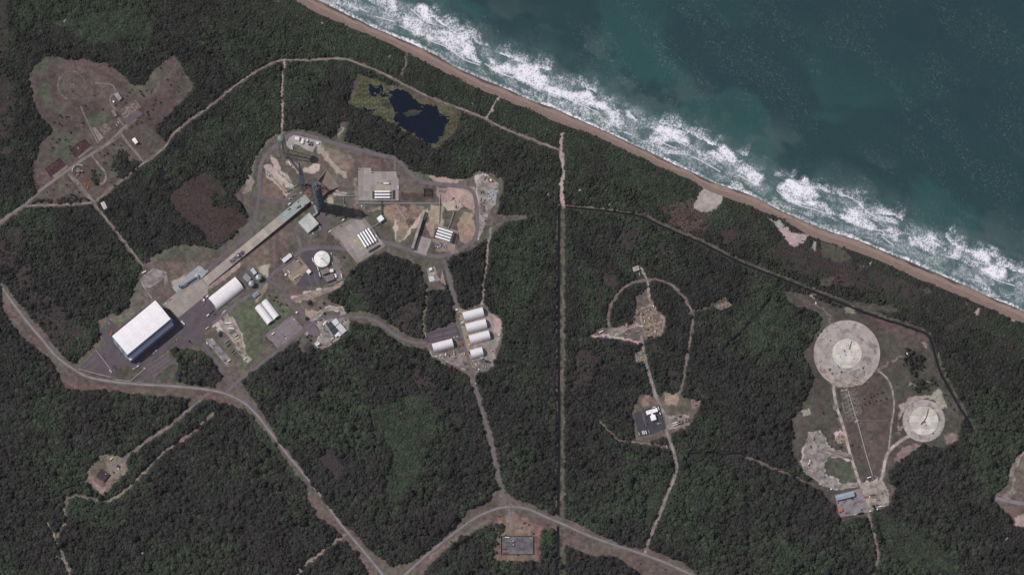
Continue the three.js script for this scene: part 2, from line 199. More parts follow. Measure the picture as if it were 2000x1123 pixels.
fillP(gv, [[172, 335], [182, 330], [190, 350], [186, 360], [178, 352]], '#8c0a00'); fillP(gv, [[110, 388], [140, 380], [170, 385], [172, 392], [110, 396]], '#640a14'); fillP(gv, [[60, 392], [95, 385], [100, 394], [62, 398]], '#640a14');
for (const p of [[[1384, 592], [1416, 578], [1430, 597], [1402, 610]], [[1230, 518], [1248, 514], [1254, 540], [1246, 544], [1234, 534]], [[1234, 686], [1258, 684], [1262, 706], [1240, 712]], [[1372, 360], [1412, 376], [1408, 394], [1376, 384]], [[1160, 640], [1180, 640], [1182, 652], [1165, 656]]]) fillP(gv, p, '#000000');
for (const p of [[[1255, 436], [1268, 470], [1262, 500], [1240, 512], [1222, 500]], [[1185, 500], [1205, 505], [1200, 530], [1180, 540]], [[1300, 480], [1330, 500], [1318, 520], [1296, 505]], [[1040, 460], [1075, 470], [1078, 530], [1050, 545]], [[1440, 440], [1480, 430], [1470, 470], [1430, 490]], [[1160, 670], [1200, 680], [1195, 740], [1170, 760]]]) fillP(gv, p, '#5000c8');
fillP(gv, [[1195, 620], [1230, 615], [1238, 628], [1205, 640]], '#780a00');

// --- soil colours
const S = (p, c) => fillP(soil, p, c);
S(off(veg, 60).concat([[2800, -400], [400, -400]]), '#8a7161');
for (const k of ['verge1']) S(POLY[k], '#544a40');
lineP(soil, [[0, 590], [50, 652], [100, 712], [120, 745], [200, 757], [300, 765], [400, 775], [480, 806], [520, 858], [570, 925], [620, 995], [690, 1080], [730, 1135]], 10, '#5c4a42');
lineP(soil, [[960, 1012], [890, 1050], [830, 1098]], 6, '#66544a');
S(POLY.oldPad, '#4e433b'); S(POLY.site, '#524b40'); S(POLY.hangars, '#5a5048'); S(POLY.lz, '#443f36'); S(POLY.lc12, '#5c5048'); S(POLY.lc12low, '#564a40'); S(POLY.substation, '#6e5549'); S(POLY.smallPad, '#6c5d50'); S(POLY.edge, '#5a4c43');
for (const p of [[[235, 230], [300, 180], [345, 130], [372, 168], [330, 210], [300, 255], [262, 240]], [[62, 165], [110, 120], [105, 200], [70, 205]], [[150, 118], [240, 160], [250, 190], [200, 150]], [[60, 205], [80, 222], [110, 260], [150, 255], [120, 220]], [[150, 215], [180, 195], [200, 215], [170, 235]], [[62, 318], [72, 320], [66, 352], [58, 350]]]) S(p, '#493a37');
for (const p of [[[75, 165], [92, 165], [100, 205], [80, 200]], [[60, 130], [85, 112], [95, 130], [70, 145]], [[160, 235], [190, 225], [200, 240], [170, 255]], [[100, 295], [130, 265], [160, 285], [130, 310]], [[90, 205], [120, 212], [115, 225], [95, 215]]]) S(p, '#464a38');
S(POLY.marsh, '#43312f');
lineP(soil, [[670, 238], [662, 255], [656, 270]], 9, '#5c5649'); lineP(soil, [[667, 250], [660, 262], [655, 272]], 4, '#8d8073'); lineP(soil, [[494, 376], [495, 336], [504, 307], [527, 280], [553, 260], [577, 254], [626, 265], [674, 279], [738, 295], [778, 306], [805, 333], [818, 345], [875, 355]], 9, '#4a4a3b'); lineP(soil, [[489, 376], [490, 334], [499, 304], [523, 275], [551, 256]], 2, '#6e6255');
// launch site: bare sand and worn turf
for (const [p, c] of [
  [[[500, 345], [530, 330], [545, 345], [570, 375], [560, 392], [520, 395], [503, 380]], '#5e4e42'], [[[510, 325], [518, 318], [535, 325], [548, 345], [568, 360], [572, 372], [555, 362], [535, 350], [515, 340]], '#948576'], [[[524, 305], [535, 308], [545, 330], [562, 345], [568, 358], [556, 350], [538, 330], [527, 318]], '#968472'], [[[513, 335], [530, 332], [545, 352], [562, 378], [556, 384], [535, 360], [518, 345]], '#8e7c6c'],
  [[[590, 328], [612, 320], [624, 322], [620, 334], [605, 342], [592, 338]], '#96846f'], [[[558, 310], [572, 318], [585, 335], [580, 338], [562, 322]], '#8a7868'], [[[616, 282], [630, 285], [645, 300], [640, 305], [655, 322], [672, 340], [678, 350], [670, 350], [650, 335], [628, 308], [615, 298]], '#88766a'], [[[625, 285], [660, 292], [690, 305], [680, 340], [650, 320]], '#6a584e'], [[[700, 300], [760, 312], [790, 330], [760, 335], [705, 330]], '#584840'],
  [[[648, 376], [670, 372], [680, 380], [650, 385]], '#9a887a'], [[[634, 386], [650, 384], [648, 400], [636, 402]], '#8c7a6c'], [[[708, 412], [760, 400], [790, 402], [795, 450], [778, 478], [770, 470], [765, 440], [740, 412]], '#7a6754'], [[[765, 425], [775, 440], [772, 478], [766, 440]], '#9a8771'], [[[775, 478], [820, 415], [835, 405], [838, 415], [800, 455]], '#9c8970'], [[[800, 400], [830, 405], [812, 430], [792, 425]], '#6e5d4c'], [[[840, 400], [862, 400], [865, 455], [835, 465], [830, 440]], '#8a765f'], [[[850, 365], [925, 368], [926, 420], [915, 412], [900, 396], [880, 390], [862, 398], [850, 380]], '#8e7266'], [[[858, 395], [880, 392], [900, 395], [905, 405], [880, 412], [866, 408]], '#9a7f70'], [[[905, 415], [922, 418], [926, 460], [910, 480], [895, 470], [890, 440]], '#84705a'], [[[862, 470], [885, 485], [870, 492], [845, 490]], '#7c6955'],
  [[[690, 345], [696, 345], [696, 420], [690, 415]], '#6b5a4e'], [[[830, 340], [880, 348], [905, 352], [880, 358], [840, 352]], '#8a7763'], [[[780, 376], [848, 378], [848, 391], [782, 390]], '#45392f'],
  [[[928, 345], [940, 338], [965, 352], [972, 362], [966, 395], [955, 415], [945, 440], [935, 460], [930, 470], [928, 440], [930, 400], [926, 372]], '#988a80'], [[[955, 400], [965, 398], [955, 420], [945, 445], [940, 440], [948, 420]], '#5e5444'],
  [[[430, 500], [470, 470], [540, 440], [560, 480], [530, 520], [500, 535], [470, 520]], '#5c4c43'], [[[500, 525], [525, 515], [520, 540], [505, 538]], '#8c7a6a'], [[[400, 555], [440, 530], [465, 512], [470, 520], [430, 548], [405, 565]], '#836f62'], [[[330, 545], [370, 520], [395, 498], [400, 505], [372, 530], [340, 560]], '#8a7866'], [[[310, 520], [360, 500], [395, 495], [400, 520], [340, 545], [318, 550]], '#5e5146'], [[[295, 520], [310, 495], [345, 485], [400, 485], [440, 490], [400, 515], [330, 510]], '#4c4a3b'],
  [[[440, 600], [500, 570], [545, 595], [575, 605], [520, 650], [500, 700], [470, 710], [455, 680], [440, 640]], '#4a523b'], [[[440, 625], [452, 620], [470, 650], [475, 680], [488, 705], [482, 712], [465, 690], [445, 655]], '#8f8478'], [[[400, 625], [440, 605], [445, 640], [430, 650]], '#988b82'], [[[500, 560], [520, 552], [512, 575], [502, 590], [494, 592]], '#7c6a5c'],
  [[[565, 580], [600, 570], [650, 558], [670, 548], [672, 556], [640, 570], [600, 585], [575, 592]], '#9a8b7e'], [[[590, 592], [615, 585], [620, 605], [600, 615]], '#584b40'], [[[610, 610], [640, 598], [665, 600], [672, 612], [665, 618], [660, 606], [630, 608], [615, 622], [600, 628]], '#a19488'], [[[590, 600], [615, 608], [605, 625], [597, 628]], '#7e6a5c'],
  [[[612, 632], [635, 622], [678, 620], [682, 640], [660, 660], [640, 678], [622, 682], [615, 665], [626, 650]], '#998d86'], [[[480, 340], [492, 345], [490, 370], [470, 378], [476, 358]], '#7a695c'],
  [[[893, 603], [900, 602], [960, 615], [978, 622], [974, 650], [966, 690], [962, 715], [940, 728], [925, 730]], '#7e6f66'], [[[960, 618], [977, 622], [972, 655], [962, 650]], '#93806f'], [[[832, 676], [845, 690], [890, 695], [905, 690], [915, 722], [905, 722], [870, 705], [838, 694]], '#877670'],
  [[[300, 718], [350, 712], [345, 745], [300, 745]], '#47473a'], [[[218, 720], [250, 712], [262, 725], [250, 742], [222, 740]], '#4c4639'], [[[258, 562], [300, 545], [310, 580], [235, 640], [215, 650], [195, 640], [190, 628], [225, 618]], '#565044'], [[[430, 735], [470, 730], [452, 740]], '#555044'],
]) S(p, c);
// landing pads' clearing
for (const [p, c] of [
  [[[1648, 602], [1665, 598], [1672, 610], [1650, 615]], '#7a685c'], [[[1582, 575], [1590, 575], [1588, 584], [1580, 582]], '#8b7769'], [[[1580, 606], [1590, 605], [1590, 614], [1580, 612]], '#8b7769'], [[[1680, 610], [1800, 650], [1815, 690], [1790, 670], [1700, 630]], '#4c3d38'], [[[1798, 665], [1814, 668], [1812, 678], [1802, 675]], '#7d6b5f'],
  [[[1752, 820], [1756, 790], [1775, 778], [1800, 770], [1818, 772], [1832, 755], [1846, 785], [1850, 800], [1838, 795], [1822, 780], [1790, 778], [1768, 795], [1760, 815]], '#86766a'], [[[1748, 850], [1762, 838], [1752, 820], [1756, 850]], '#7c6c5f'], [[[1745, 895], [1760, 875], [1790, 865], [1800, 872], [1780, 882], [1765, 905], [1750, 905]], '#6f5e55'], [[[1842, 850], [1870, 840], [1868, 862], [1848, 872]], '#6e5c54'],
  [[[1640, 762], [1675, 758], [1686, 815], [1670, 825], [1652, 822]], '#75685e'], [[[1628, 845], [1645, 842], [1650, 868], [1638, 868], [1630, 858]], '#9b8a78'], [[[1562, 805], [1578, 795], [1582, 805], [1568, 812]], '#83746a'],
  [[[1570, 870], [1578, 845], [1595, 842], [1608, 850], [1614, 870], [1630, 878], [1662, 888], [1662, 900], [1640, 895], [1618, 892], [1608, 905], [1610, 930], [1630, 935], [1638, 945], [1672, 942], [1676, 950], [1630, 956], [1605, 948], [1585, 932], [1568, 925], [1562, 905], [1565, 885]], '#918a85'], [[[1618, 895], [1640, 898], [1662, 905], [1672, 940], [1650, 945], [1635, 932], [1612, 930], [1610, 910]], '#424936'],
  [[[1678, 948], [1715, 930], [1722, 938], [1735, 965], [1735, 985], [1712, 998], [1690, 1000], [1682, 975]], '#9b8b7d'], [[[1736, 940], [1752, 950], [1740, 985], [1736, 975]], '#5a4b43'], [[[1600, 985], [1625, 985], [1640, 1020], [1625, 1015]], '#50433a'],
  [[[1640, 838], [1655, 870], [1640, 860]], '#8b7c6e'], [[[1655, 760], [1700, 740], [1740, 780], [1740, 850], [1720, 900], [1700, 925], [1680, 860]], '#4a4138'],
]) S(p, c);
// northern launch ring and low pads
for (const [p, c] of [
  [[[1247, 602], [1275, 595], [1282, 612], [1295, 622], [1292, 652], [1256, 662], [1254, 640], [1248, 625]], '#8b7869'], [[[1185, 645], [1205, 640], [1235, 630], [1240, 640], [1195, 656]], '#74665a'], [[[1198, 650], [1225, 645], [1245, 650], [1245, 662], [1210, 658]], '#4c4b40'], [[[1262, 598], [1270, 585], [1275, 600], [1270, 602]], '#85735f'],
  [[[1295, 770], [1312, 766], [1324, 775], [1322, 790], [1308, 797], [1298, 790]], '#816c58'], [[[1347, 780], [1366, 780], [1365, 795], [1350, 798]], '#77605a'], [[[1252, 775], [1262, 768], [1268, 785], [1266, 792], [1254, 795]], '#75614f'], [[[1300, 812], [1330, 806], [1345, 815], [1345, 830], [1318, 838], [1302, 840]], '#948577'], [[[1387, 592], [1415, 580], [1426, 596], [1402, 606]], '#85715f'], [[[1237, 685], [1256, 688], [1260, 705], [1242, 708]], '#85766a'],
  [[[1300, 800], [1310, 790], [1340, 795], [1345, 808], [1318, 815]], '#4d463a'],
]) S(p, c);
// small western pad, substation, edge
for (const [p, c] of [[[[172, 905], [195, 895], [205, 915], [195, 930], [178, 930]], '#574e41'], [[[176, 935], [195, 950], [210, 945], [200, 962], [190, 966]], '#84705f'], [[[964, 1020], [990, 1014], [992, 1045], [966, 1050]], '#785b4d'], [[[998, 1016], [1030, 1020], [1048, 1040], [1010, 1044]], '#74584c'], [[[1950, 968], [1975, 955], [1985, 965], [1962, 980]], '#73625a'], [[[1980, 1010], [2010, 1000], [2020, 1035], [1985, 1028]], '#917a6c'], [[[1962, 930], [1985, 890], [1990, 900], [1970, 940]], '#76645a']]) S(p, c);
// blown sand among the dunes
for (const p of [[[1354, 402], [1358, 386], [1370, 368], [1378, 360], [1400, 377], [1412, 390], [1402, 404], [1382, 416], [1363, 413]], [[1490, 416], [1512, 432], [1520, 425], [1532, 442], [1545, 452], [1582, 458], [1575, 468], [1560, 475], [1550, 486], [1535, 470], [1526, 455]], [[1588, 468], [1598, 472], [1592, 494], [1585, 485]], [[1622, 495], [1638, 488], [1638, 500], [1625, 504]], [[1680, 520], [1702, 508], [1700, 516]], [[1900, 610], [1915, 598], [1910, 618]], [[1962, 628], [1985, 622], [1980, 632]]]) { S(p, '#877b71'); fillP(gv, p, '#000000'); }
for (const p of [[[1600, 470], [1640, 480], [1665, 505], [1640, 515], [1605, 500]], [[1600, 545], [1625, 540], [1620, 560], [1600, 558]], [[1640, 585], [1740, 595], [1760, 610], [1700, 608]], [[1800, 565], [1815, 560], [1820, 575], [1800, 575]], [[1880, 590], [1895, 582], [1890, 600]]]) { S(p, '#4b4a38'); fillP(gv, p, '#00003c'); }
for (const [e, s, r] of [[540, 2, 6], [532, -6, 10], [628, 45, 3], [757, 110, 4], [735, 140, 5], [122, 42, 5], [1070, 380, 6], [1080, 378, 6], [1112, 361, 3], [1130, 371, 3], [1151, 385, 4], [1236, 373, 5], [1190, 398, 4], [1065, 410, 5], [1922, 755, 7], [1780, 752, 7], [1812, 745, 6], [921, 203, 4], [1890, 1118, 5], [1402, 946, 5], [1965, 1050, 4], [278, 1080, 4], [279, 1100, 4], [105, 1085, 4], [410, 102, 4]]) { for (let i = 0; i < 5; i++) { const a = hash(i, e, 3) * 6.3, q = hash(i, s, 5) * r; soil.beginPath(); soil.ellipse(e + Math.cos(a) * q, s + Math.sin(a) * q, 1 + hash(i, e, 8) * 2.2, 0.8 + hash(i, s, 9), a, 0, 7); soil.fillStyle = '#8e7c6c'; soil.fill(); gv.beginPath(); gv.arc(e + Math.cos(a) * q, s + Math.sin(a) * q, 2.2, 0, 7); gv.fillStyle = '#000000'; gv.fill(); } }
// worn tracks (bare sand), verge tints
const trackC = { coastTrack: '#8b7a6c', beachPath: '#9c8a7b', northTrack: '#8f7e70', sandTrack: '#8e8074', trackLoop: '#84786f', westTrack: '#8b7f76', diagTrack: '#85786e', padTrack: '#857871', ditchPath: '#6b6250', spur: '#796b5f', eastTrack: '#80746a', thinCut: '#56503f', ring: '#7f7167', ringTop: '#86776b', ringWest: '#948579', ringLink: '#86776b', ringSpur: '#8b7c70', lc12road: '#85786f', lzWest: '#ab9c8c', lzEast: '#ac9e8f', lzLoop: '#a3978e', depotRoad: '#85776c', edgeRoad: '#7b6b62', trail: '#66584b', outpost: '#75665a', outpost2: '#71634e', breakA: '#5d4a42', breakB: '#66574b', pathB: '#56503f' };
lineP(soil, [[1098, 398], [1098, 1135]], 9, '#4e4a3c'); lineP(soil, [[1101, 404], [1101, 1135]], 2, '#5c5142'); lineP(soil, [[1085, 404], [1085, 1010]], 3, '#574a40'); lineP(soil, [[1103, 400], [1220, 412], [1258, 419], [1300, 440], [1370, 470], [1440, 505], [1500, 529], [1600, 568], [1700, 608], [1790, 638], [1818, 650]], 6, '#4c493a'); lineP(soil, [[1103, 399], [1150, 402], [1210, 408]], 2.5, '#6d6353'); lineP(soil, [[1832, 690], [1842, 720], [1855, 748], [1880, 792], [1905, 838]], 6, '#4b4a3a');
lineP(soil, ROADS.access[0], 13, '#5a5145');
for (const [k, [p, w]] of Object.entries(LINES)) lineP(soil, p, w + 2.6, '#5b5046');
for (const [k, [p, w]] of Object.entries(LINES)) if (!['coastTrack', 'trackLoop', 'westTrack', 'diagTrack', 'padTrack', 'lc12road', 'lzWest', 'lzEast', 'lzLoop', 'depotRoad', 'ring'].includes(k)) lineP(soil, p, w, trackC[k]);
lineP(soil, [[1095, 355], [1095, 375], [1096, 398]], 9, '#937f70'); lineP(soil, [[1066, 381], [1080, 378], [1092, 377]], 3, '#8b796a'); lineP(soil, [[1062, 415], [1072, 408], [1086, 401]], 2.5, '#8b796a');
// marsh round the pond: mud, reeds, algae mats (matter floating on the water is built as its own sheet)
S(POLY.pond, '#4a4632'); lineP(soil, [[679, 195], [690, 165], [697, 145]], 6, '#4e3a38');
const WATER = [[[757, 177], [780, 172], [792, 178], [805, 190], [820, 203], [850, 206], [857, 222], [878, 228], [872, 246], [860, 270], [845, 282], [825, 275], [800, 260], [775, 245], [765, 235], [770, 222], [758, 200]], [[716, 162], [730, 170], [743, 163], [745, 178], [735, 185], [735, 192], [722, 187], [717, 175]], [[690, 200], [707, 195], [705, 208], [720, 214], [730, 212], [728, 222], [715, 220], [700, 210]], [[740, 180], [757, 182], [756, 190], [738, 190]]];
const POOLS = [[[306, 328], [316, 325], [322, 335], [318, 350], [345, 345], [325, 358], [312, 366], [305, 360], [308, 345]], [[372, 440], [382, 441], [392, 449], [400, 462], [398, 468], [386, 458]], [[816, 728], [822, 718], [828, 716], [832, 730], [824, 736], [816, 735]]];
for (const p of POOLS) { fillP(soil, p, '#1c1819'); fillP(gv, p, '#000000'); }

// --- finish the land map: warp the borders a little, add grain of several sizes
const sd = soil.getImageData(0, 0, TW, TH).data, gd = gv.getImageData(0, 0, TW, TH).data;
const at = (e, s) => { const i = clamp(Math.round((e - X0) * K), 0, TW - 1), j = clamp(Math.round((s - Y0) * K), 0, TH - 1); return (j * TW + i) * 4; };
const woodAt = (e, s) => { const wx = (fbm(e * 0.12, s * 0.12, 61, 3) - 0.5) * 5, wy = (fbm(e * 0.12 + 50, s * 0.12, 62, 3) - 0.5) * 5; return at(e + wx, s + wy); };
{
  const out = new Uint8Array(TW * TH * 4);
  for (let j = 0; j < TH; j++) for (let i = 0; i < TW; i++) {
    const e = i / K + X0, s = j / K + Y0, b1 = fbm(e * 0.11, s * 0.11, 7, 4), b2 = fbm(e * 0.11 + 31, s * 0.11, 8, 4), r1 = hash(i, j, 5) - 0.5, r2 = hash(i, j, 6) - 0.5;
    const q = at(e + (b1 - 0.5) * 12 + r1 * 2, s + (b2 - 0.5) * 12 + r2 * 2), o = (j * TW + i) * 4;
    const big = fbm(e * 0.02, s * 0.02, 15, 4) - 0.5, mid = fbm(e * 0.16, s * 0.16, 25, 3) - 0.5, fine = hash(i >> 1, j >> 1, 77) - 0.5; let m = 1 + big * 0.3 + mid * 0.5 + (fine + r1) * 0.12;
    const grn = fbm(e * 0.035 + 9, s * 0.035, 35, 3) - 0.5;     // turf against dry grass
    const pale = 1 + 0.08 * sstep(80, 150, sd[q + 1]), lum = sd[q] * 0.34 + sd[q + 1] * 0.42 + sd[q + 2] * 0.24, ds = 0.26 + 0.2 * (pale - 1) / 0.08; m = mix(m, 1 + (m - 1) * 0.5, sstep(90, 130, sd[q + 1])) * pale * (gd[q] === 0 && gd[q + 2] < 60 ? 1.1 : 1); out[o] = clamp(mix(sd[q], lum * 1.02, ds) * m * (1 - grn * 0.14), 0, 255); out[o + 1] = clamp(mix(sd[q + 1], lum, ds) * m * (1 + grn * 0.10), 0, 255); out[o + 2] = clamp(mix(sd[q + 2], lum, ds) * m * (1 - grn * 0.06), 0, 255); out[o + 3] = 255;
  }
  const t = new THREE.DataTexture(out, TW, TH); t.magFilter = THREE.LinearFilter; t.colorSpace = THREE.SRGBColorSpace; t.needsUpdate = true;
  const g = new THREE.BufferGeometry(), x0 = mx(X0), x1 = mx(X0 + 2220), z0 = mz(Y0), z1 = mz(Y0 + 1303);
  // land sheet: ends at the tide line
  const shore = off(tide, -4).filter(([e]) => e > X0 - 800 && e < 2900), sh = [...shore.map(([e, s]) => [e, s])];
  const shape = new THREE.Shape([...sh.map(([e, s]) => new THREE.Vector2(mx(e), -mz(s))), ...[[2700, 1500], [-700, 1500], [-700, -500]].map(([e, s]) => new THREE.Vector2(mx(e), -mz(s)))]);
  const lg = new THREE.ShapeGeometry(shape).rotateX(-Math.PI / 2), p = lg.attributes.position, uv = lg.attributes.uv;
  for (let i = 0; i < p.count; i++) uv.setXY(i, (p.getX(i) - x0) / (x1 - x0), (p.getZ(i) - z0) / (z1 - z0));
  t.wrapS = t.wrapT = THREE.MirroredRepeatWrapping;
  const land = new THREE.Mesh(lg, new THREE.MeshStandardMaterial({ map: t, roughness: 1, side: THREE.DoubleSide })); land.name = 'ground'; land.receiveShadow = true; scene.add(land);
  tag(land, 'flat coastal ground with worn turf, bare sand and forest floor', 'ground', null, 'structure');
  const far = new THREE.Mesh(uvBox(new THREE.PlaneGeometry(24000, 24000).rotateX(-Math.PI / 2).translate(0, -6, 0)), new THREE.MeshStandardMaterial({ color: '#15353a', roughness: 0.5 })); far.name = 'sea_bed'; scene.add(far); tag(far, 'dark sea floor far below the water and the land', 'sea floor', null, 'structure');
}

// ---------------------------------------------------------------- beach
{
  const In = off(veg, -3), Out = off(tide, 7), n = 260, strip = (l) => smooth(l, false, 12), A = strip(In), B = strip(Out), v = [], c = [];
  const pick = (P, t) => { const f = t * (P.length - 1), i = Math.min(P.length - 2, Math.floor(f)), k = f - i; return [mix(P[i][0], P[i + 1][0], k), mix(P[i][1], P[i + 1][1], k)]; };
  const N = 420, R = 26, pts = [];
  const edgeOf = (P, e) => { let lo = 0; for (let i = 0; i + 1 < P.length; i++) if (P[i][0] <= e && P[i + 1][0] >= e) { const k = (e - P[i][0]) / (P[i + 1][0] - P[i][0] || 1); return [e, mix(P[i][1], P[i + 1][1], k)]; } return P[P.length - 1]; };
  const dry = new THREE.Color('#77665d'), mid = new THREE.Color('#867469'), wet = new THREE.Color('#51453f'), cc = new THREE.Color();
  for (let i = 0; i <= N; i++) { const e = mix(250, 2330, i / N), a = edgeOf(A, e), b = edgeOf(B, e + 9); for (let k = 0; k <= R; k++) {
    const t = k / R, x = mix(a[0], b[0], t), s = mix(a[1], b[1], t) + (fbm(x * 0.06, 3, 71, 2) - 0.5) * 2; pts.push([mx(x), t < 0.5 ? 0.35 : mix(0.35, -1.9, sstep(0.5, 1, t)), mz(s)]);
    const wl = 0.66 + (fbm(x * 0.05, 11, 72, 3) - 0.5) * 0.3, w = sstep(wl - 0.05, wl + 0.06, t); cc.copy(dry).lerp(mid, sstep(0.15, 0.5, t) * (0.5 + fbm(x * 0.1, s * 0.1, 73, 3))).lerp(wet, w); const wr = Math.abs(t - 0.34 - (fbm(x * 0.04, 13, 75, 3) - 0.5) * 0.16) < 0.03 ? 0.8 : 1, f = (0.84 + 0.32 * fbm(x * 0.3, s * 0.3, 74, 3)) * wr; c.push(cc.r * f, cc.g * f, cc.b * f); } }
  const idx = []; for (let i = 0; i < N; i++) for (let k = 0; k < R; k++) { const a = i * (R + 1) + k, b = a + R + 1; idx.push(a, a + 1, b, b, a + 1, b + 1); }
  const g = new THREE.BufferGeometry(); g.setAttribute('position', new THREE.Float32BufferAttribute(pts.flat(), 3)); g.setAttribute('color', new THREE.Float32BufferAttribute(c, 3)); g.setIndex(idx); g.computeVertexNormals();
  const m = new THREE.Mesh(g, new THREE.MeshStandardMaterial({ vertexColors: true, roughness: 1, side: THREE.DoubleSide })); m.name = 'beach'; m.receiveShadow = true; scene.add(m); tag(m, 'long sandy beach between the dune thicket and the surf', 'beach', null, 'structure');
}
// ---------------------------------------------------------------- sea with surf
{
  const U = [0.914, 0.405], O = [620, 0], W = 2048, H = 1024, u0 = -120, u1 = 1760, v0 = -40, v1 = 760;   // u along the shore, v out to sea, map units
  const toUV = (e, s) => [(e - O[0]) * U[0] + (s - O[1]) * U[1], (e - O[0]) * U[1] - (s - O[1]) * U[0]];
  const c = document.createElement('canvas'); c.width = W; c.height = H; const x = c.getContext('2d'); x.fillStyle = '#000'; x.fillRect(0, 0, W, H); x.lineJoin = x.lineCap = 'round';
  const kx = W / (u1 - u0), ky = H / (v1 - v0), pt = ([e, s]) => { const [u, v] = toUV(e, s); return [(u - u0) * kx, (v - v0) * ky]; };
  const foam = [[[[620, 0], [665, -8], [700, 8], [720, -6], [722, 5], [718, 22], [690, 22], [665, 14], [640, 8]], 0.55], [[[727, 3], [745, -3], [765, -3], [766, 18], [752, 14], [738, 6]], 0.85], [[[735, 20], [765, 12], [795, 24], [800, 42], [768, 42], [745, 34], [732, 30]], 0.55], [[[798, 18], [812, 12], [832, 12], [840, 28], [852, 46], [835, 44], [815, 30]], 0.95], [[[780, 26], [830, 40], [855, 66], [838, 74], [810, 70], [790, 58], [778, 48]], 0.78], [[[862, 45], [885, 40], [890, 58], [915, 56], [925, 84], [905, 78], [885, 62], [865, 50]], 0.8], [[[835, 78], [850, 62], [890, 64], [922, 86], [935, 126], [905, 116], [870, 92]], 0.82], [[[945, 100], [970, 112], [975, 132], [965, 128], [948, 112]], 0.75], [[[945, 122], [1000, 125], [1005, 150], [975, 143], [950, 132]], 0.9], [[[1000, 133], [1028, 122], [1056, 130], [1050, 145], [1072, 148], [1075, 165], [1089, 168], [1130, 180], [1155, 175], [1158, 200], [1186, 195], [1188, 220], [1168, 220], [1130, 203], [1085, 184], [1050, 171], [1015, 154], [1000, 149]], 0.97], [[[1108, 160], [1135, 152], [1130, 168], [1112, 172]], 0.55], [[[1072, 140], [1100, 150], [1098, 154], [1075, 146]], 1], [[[1177, 180], [1192, 188], [1212, 197], [1210, 202], [1190, 194]], 1], [[[1185, 215], [1208, 210], [1212, 250], [1195, 245], [1180, 235]], 0.75], [[[1215, 225], [1228, 207], [1240, 228], [1258, 237], [1235, 238]], 0.92], [[[1268, 262], [1280, 246], [1315, 246], [1345, 257], [1350, 275], [1340, 281], [1300, 281], [1270, 275]], 0.88], [[[1000, 160], [1070, 180], [1130, 205], [1200, 245], [1215, 262], [1180, 255], [1120, 235], [1060, 205], [1000, 175]], 0.5], [[[640, 12], [700, 30], [760, 48], [800, 70], [860, 96], [930, 138], [990, 165], [990, 172], [900, 132], [800, 80], [700, 36], [645, 16]], 0.4], [[[1225, 268], [1270, 272], [1300, 285], [1346, 292], [1342, 302], [1300, 300], [1240, 284]], 0.55], [[[1380, 290], [1412, 281], [1432, 295], [1442, 318], [1425, 322], [1400, 310], [1385, 302]], 0.97], [[[1350, 300], [1385, 288], [1400, 315], [1415, 337], [1390, 328], [1365, 312]], 0.6], [[[1435, 330], [1445, 318], [1470, 325], [1497, 345], [1482, 364], [1455, 354], [1437, 340]], 0.78], [[[1400, 345], [1440, 350], [1462, 377], [1440, 372]], 0.5], [[[1512, 340], [1530, 338], [1532, 347], [1514, 350]], 0.7], [[[1517, 370], [1525, 357], [1550, 346], [1578, 346], [1585, 365], [1604, 384], [1580, 380], [1570, 388], [1545, 396], [1530, 385]], 0.97], [[[1517, 370], [1560, 360], [1610, 395], [1640, 420], [1610, 417], [1570, 406], [1535, 388]], 0.78], [[[1640, 420], [1660, 405], [1680, 398], [1690, 420], [1722, 451], [1690, 446], [1660, 433]], 0.88], [[[1685, 405], [1705, 418], [1740, 424], [1752, 437], [1730, 431], [1710, 425], [1690, 412]], 0.97], [[[1722, 455], [1740, 438], [1760, 455], [1750, 479], [1730, 470]], 0.82], [[[1772, 465], [1790, 455], [1815, 452], [1835, 470], [1825, 501], [1800, 486], [1780, 486]], 0.78], [[[1848, 500], [1870, 485], [1885, 490], [1885, 506], [1865, 506]], 0.75], [[[1895, 500], [1915, 480], [1928, 495], [1935, 518], [1910, 512]], 0.93], [[[1915, 525], [1950, 507], [1957, 520], [1966, 546], [1945, 545], [1930, 535]], 0.97], [[[1960, 550], [1980, 540], [1983, 558]], 0.8], [[[1875, 515], [1900, 505], [1895, 525]], 0.6], [[[1890, 545], [1920, 525], [1930, 560], [1960, 585], [1995, 600], [1925, 575]], 0.55], [[[1240, 282], [1300, 305], [1350, 325], [1400, 352], [1395, 356], [1340, 332], [1290, 308], [1245, 288]], 0.42], [[[1500, 380], [1540, 400], [1600, 425], [1650, 450], [1700, 465], [1690, 470], [1610, 446], [1540, 415], [1500, 395]], 0.45], [[[1700, 470], [1760, 495], [1840, 528], [1900, 555], [1880, 552], [1800, 518], [1720, 484]], 0.4], [[[1792, 445], [1800, 447], [1798, 450]], 1], [[[1862, 476], [1875, 480], [1882, 486], [1870, 482]], 1], [[[1992, 530], [2010, 538], [2008, 545]], 0.9], [[[1985, 545], [2040, 575], [2080, 600], [2060, 605], [2000, 570]], 0.8]];
  for (const [p, a] of foam) { x.beginPath(); p.forEach((q, i) => { const [X, Y] = pt(q); i ? x.lineTo(X, Y) : x.moveTo(X, Y); }); x.closePath(); const k = Math.round(a * 255); x.fillStyle = `rgb(${k},0,0)`; x.globalCompositeOperation = 'lighten'; x.fill(); }
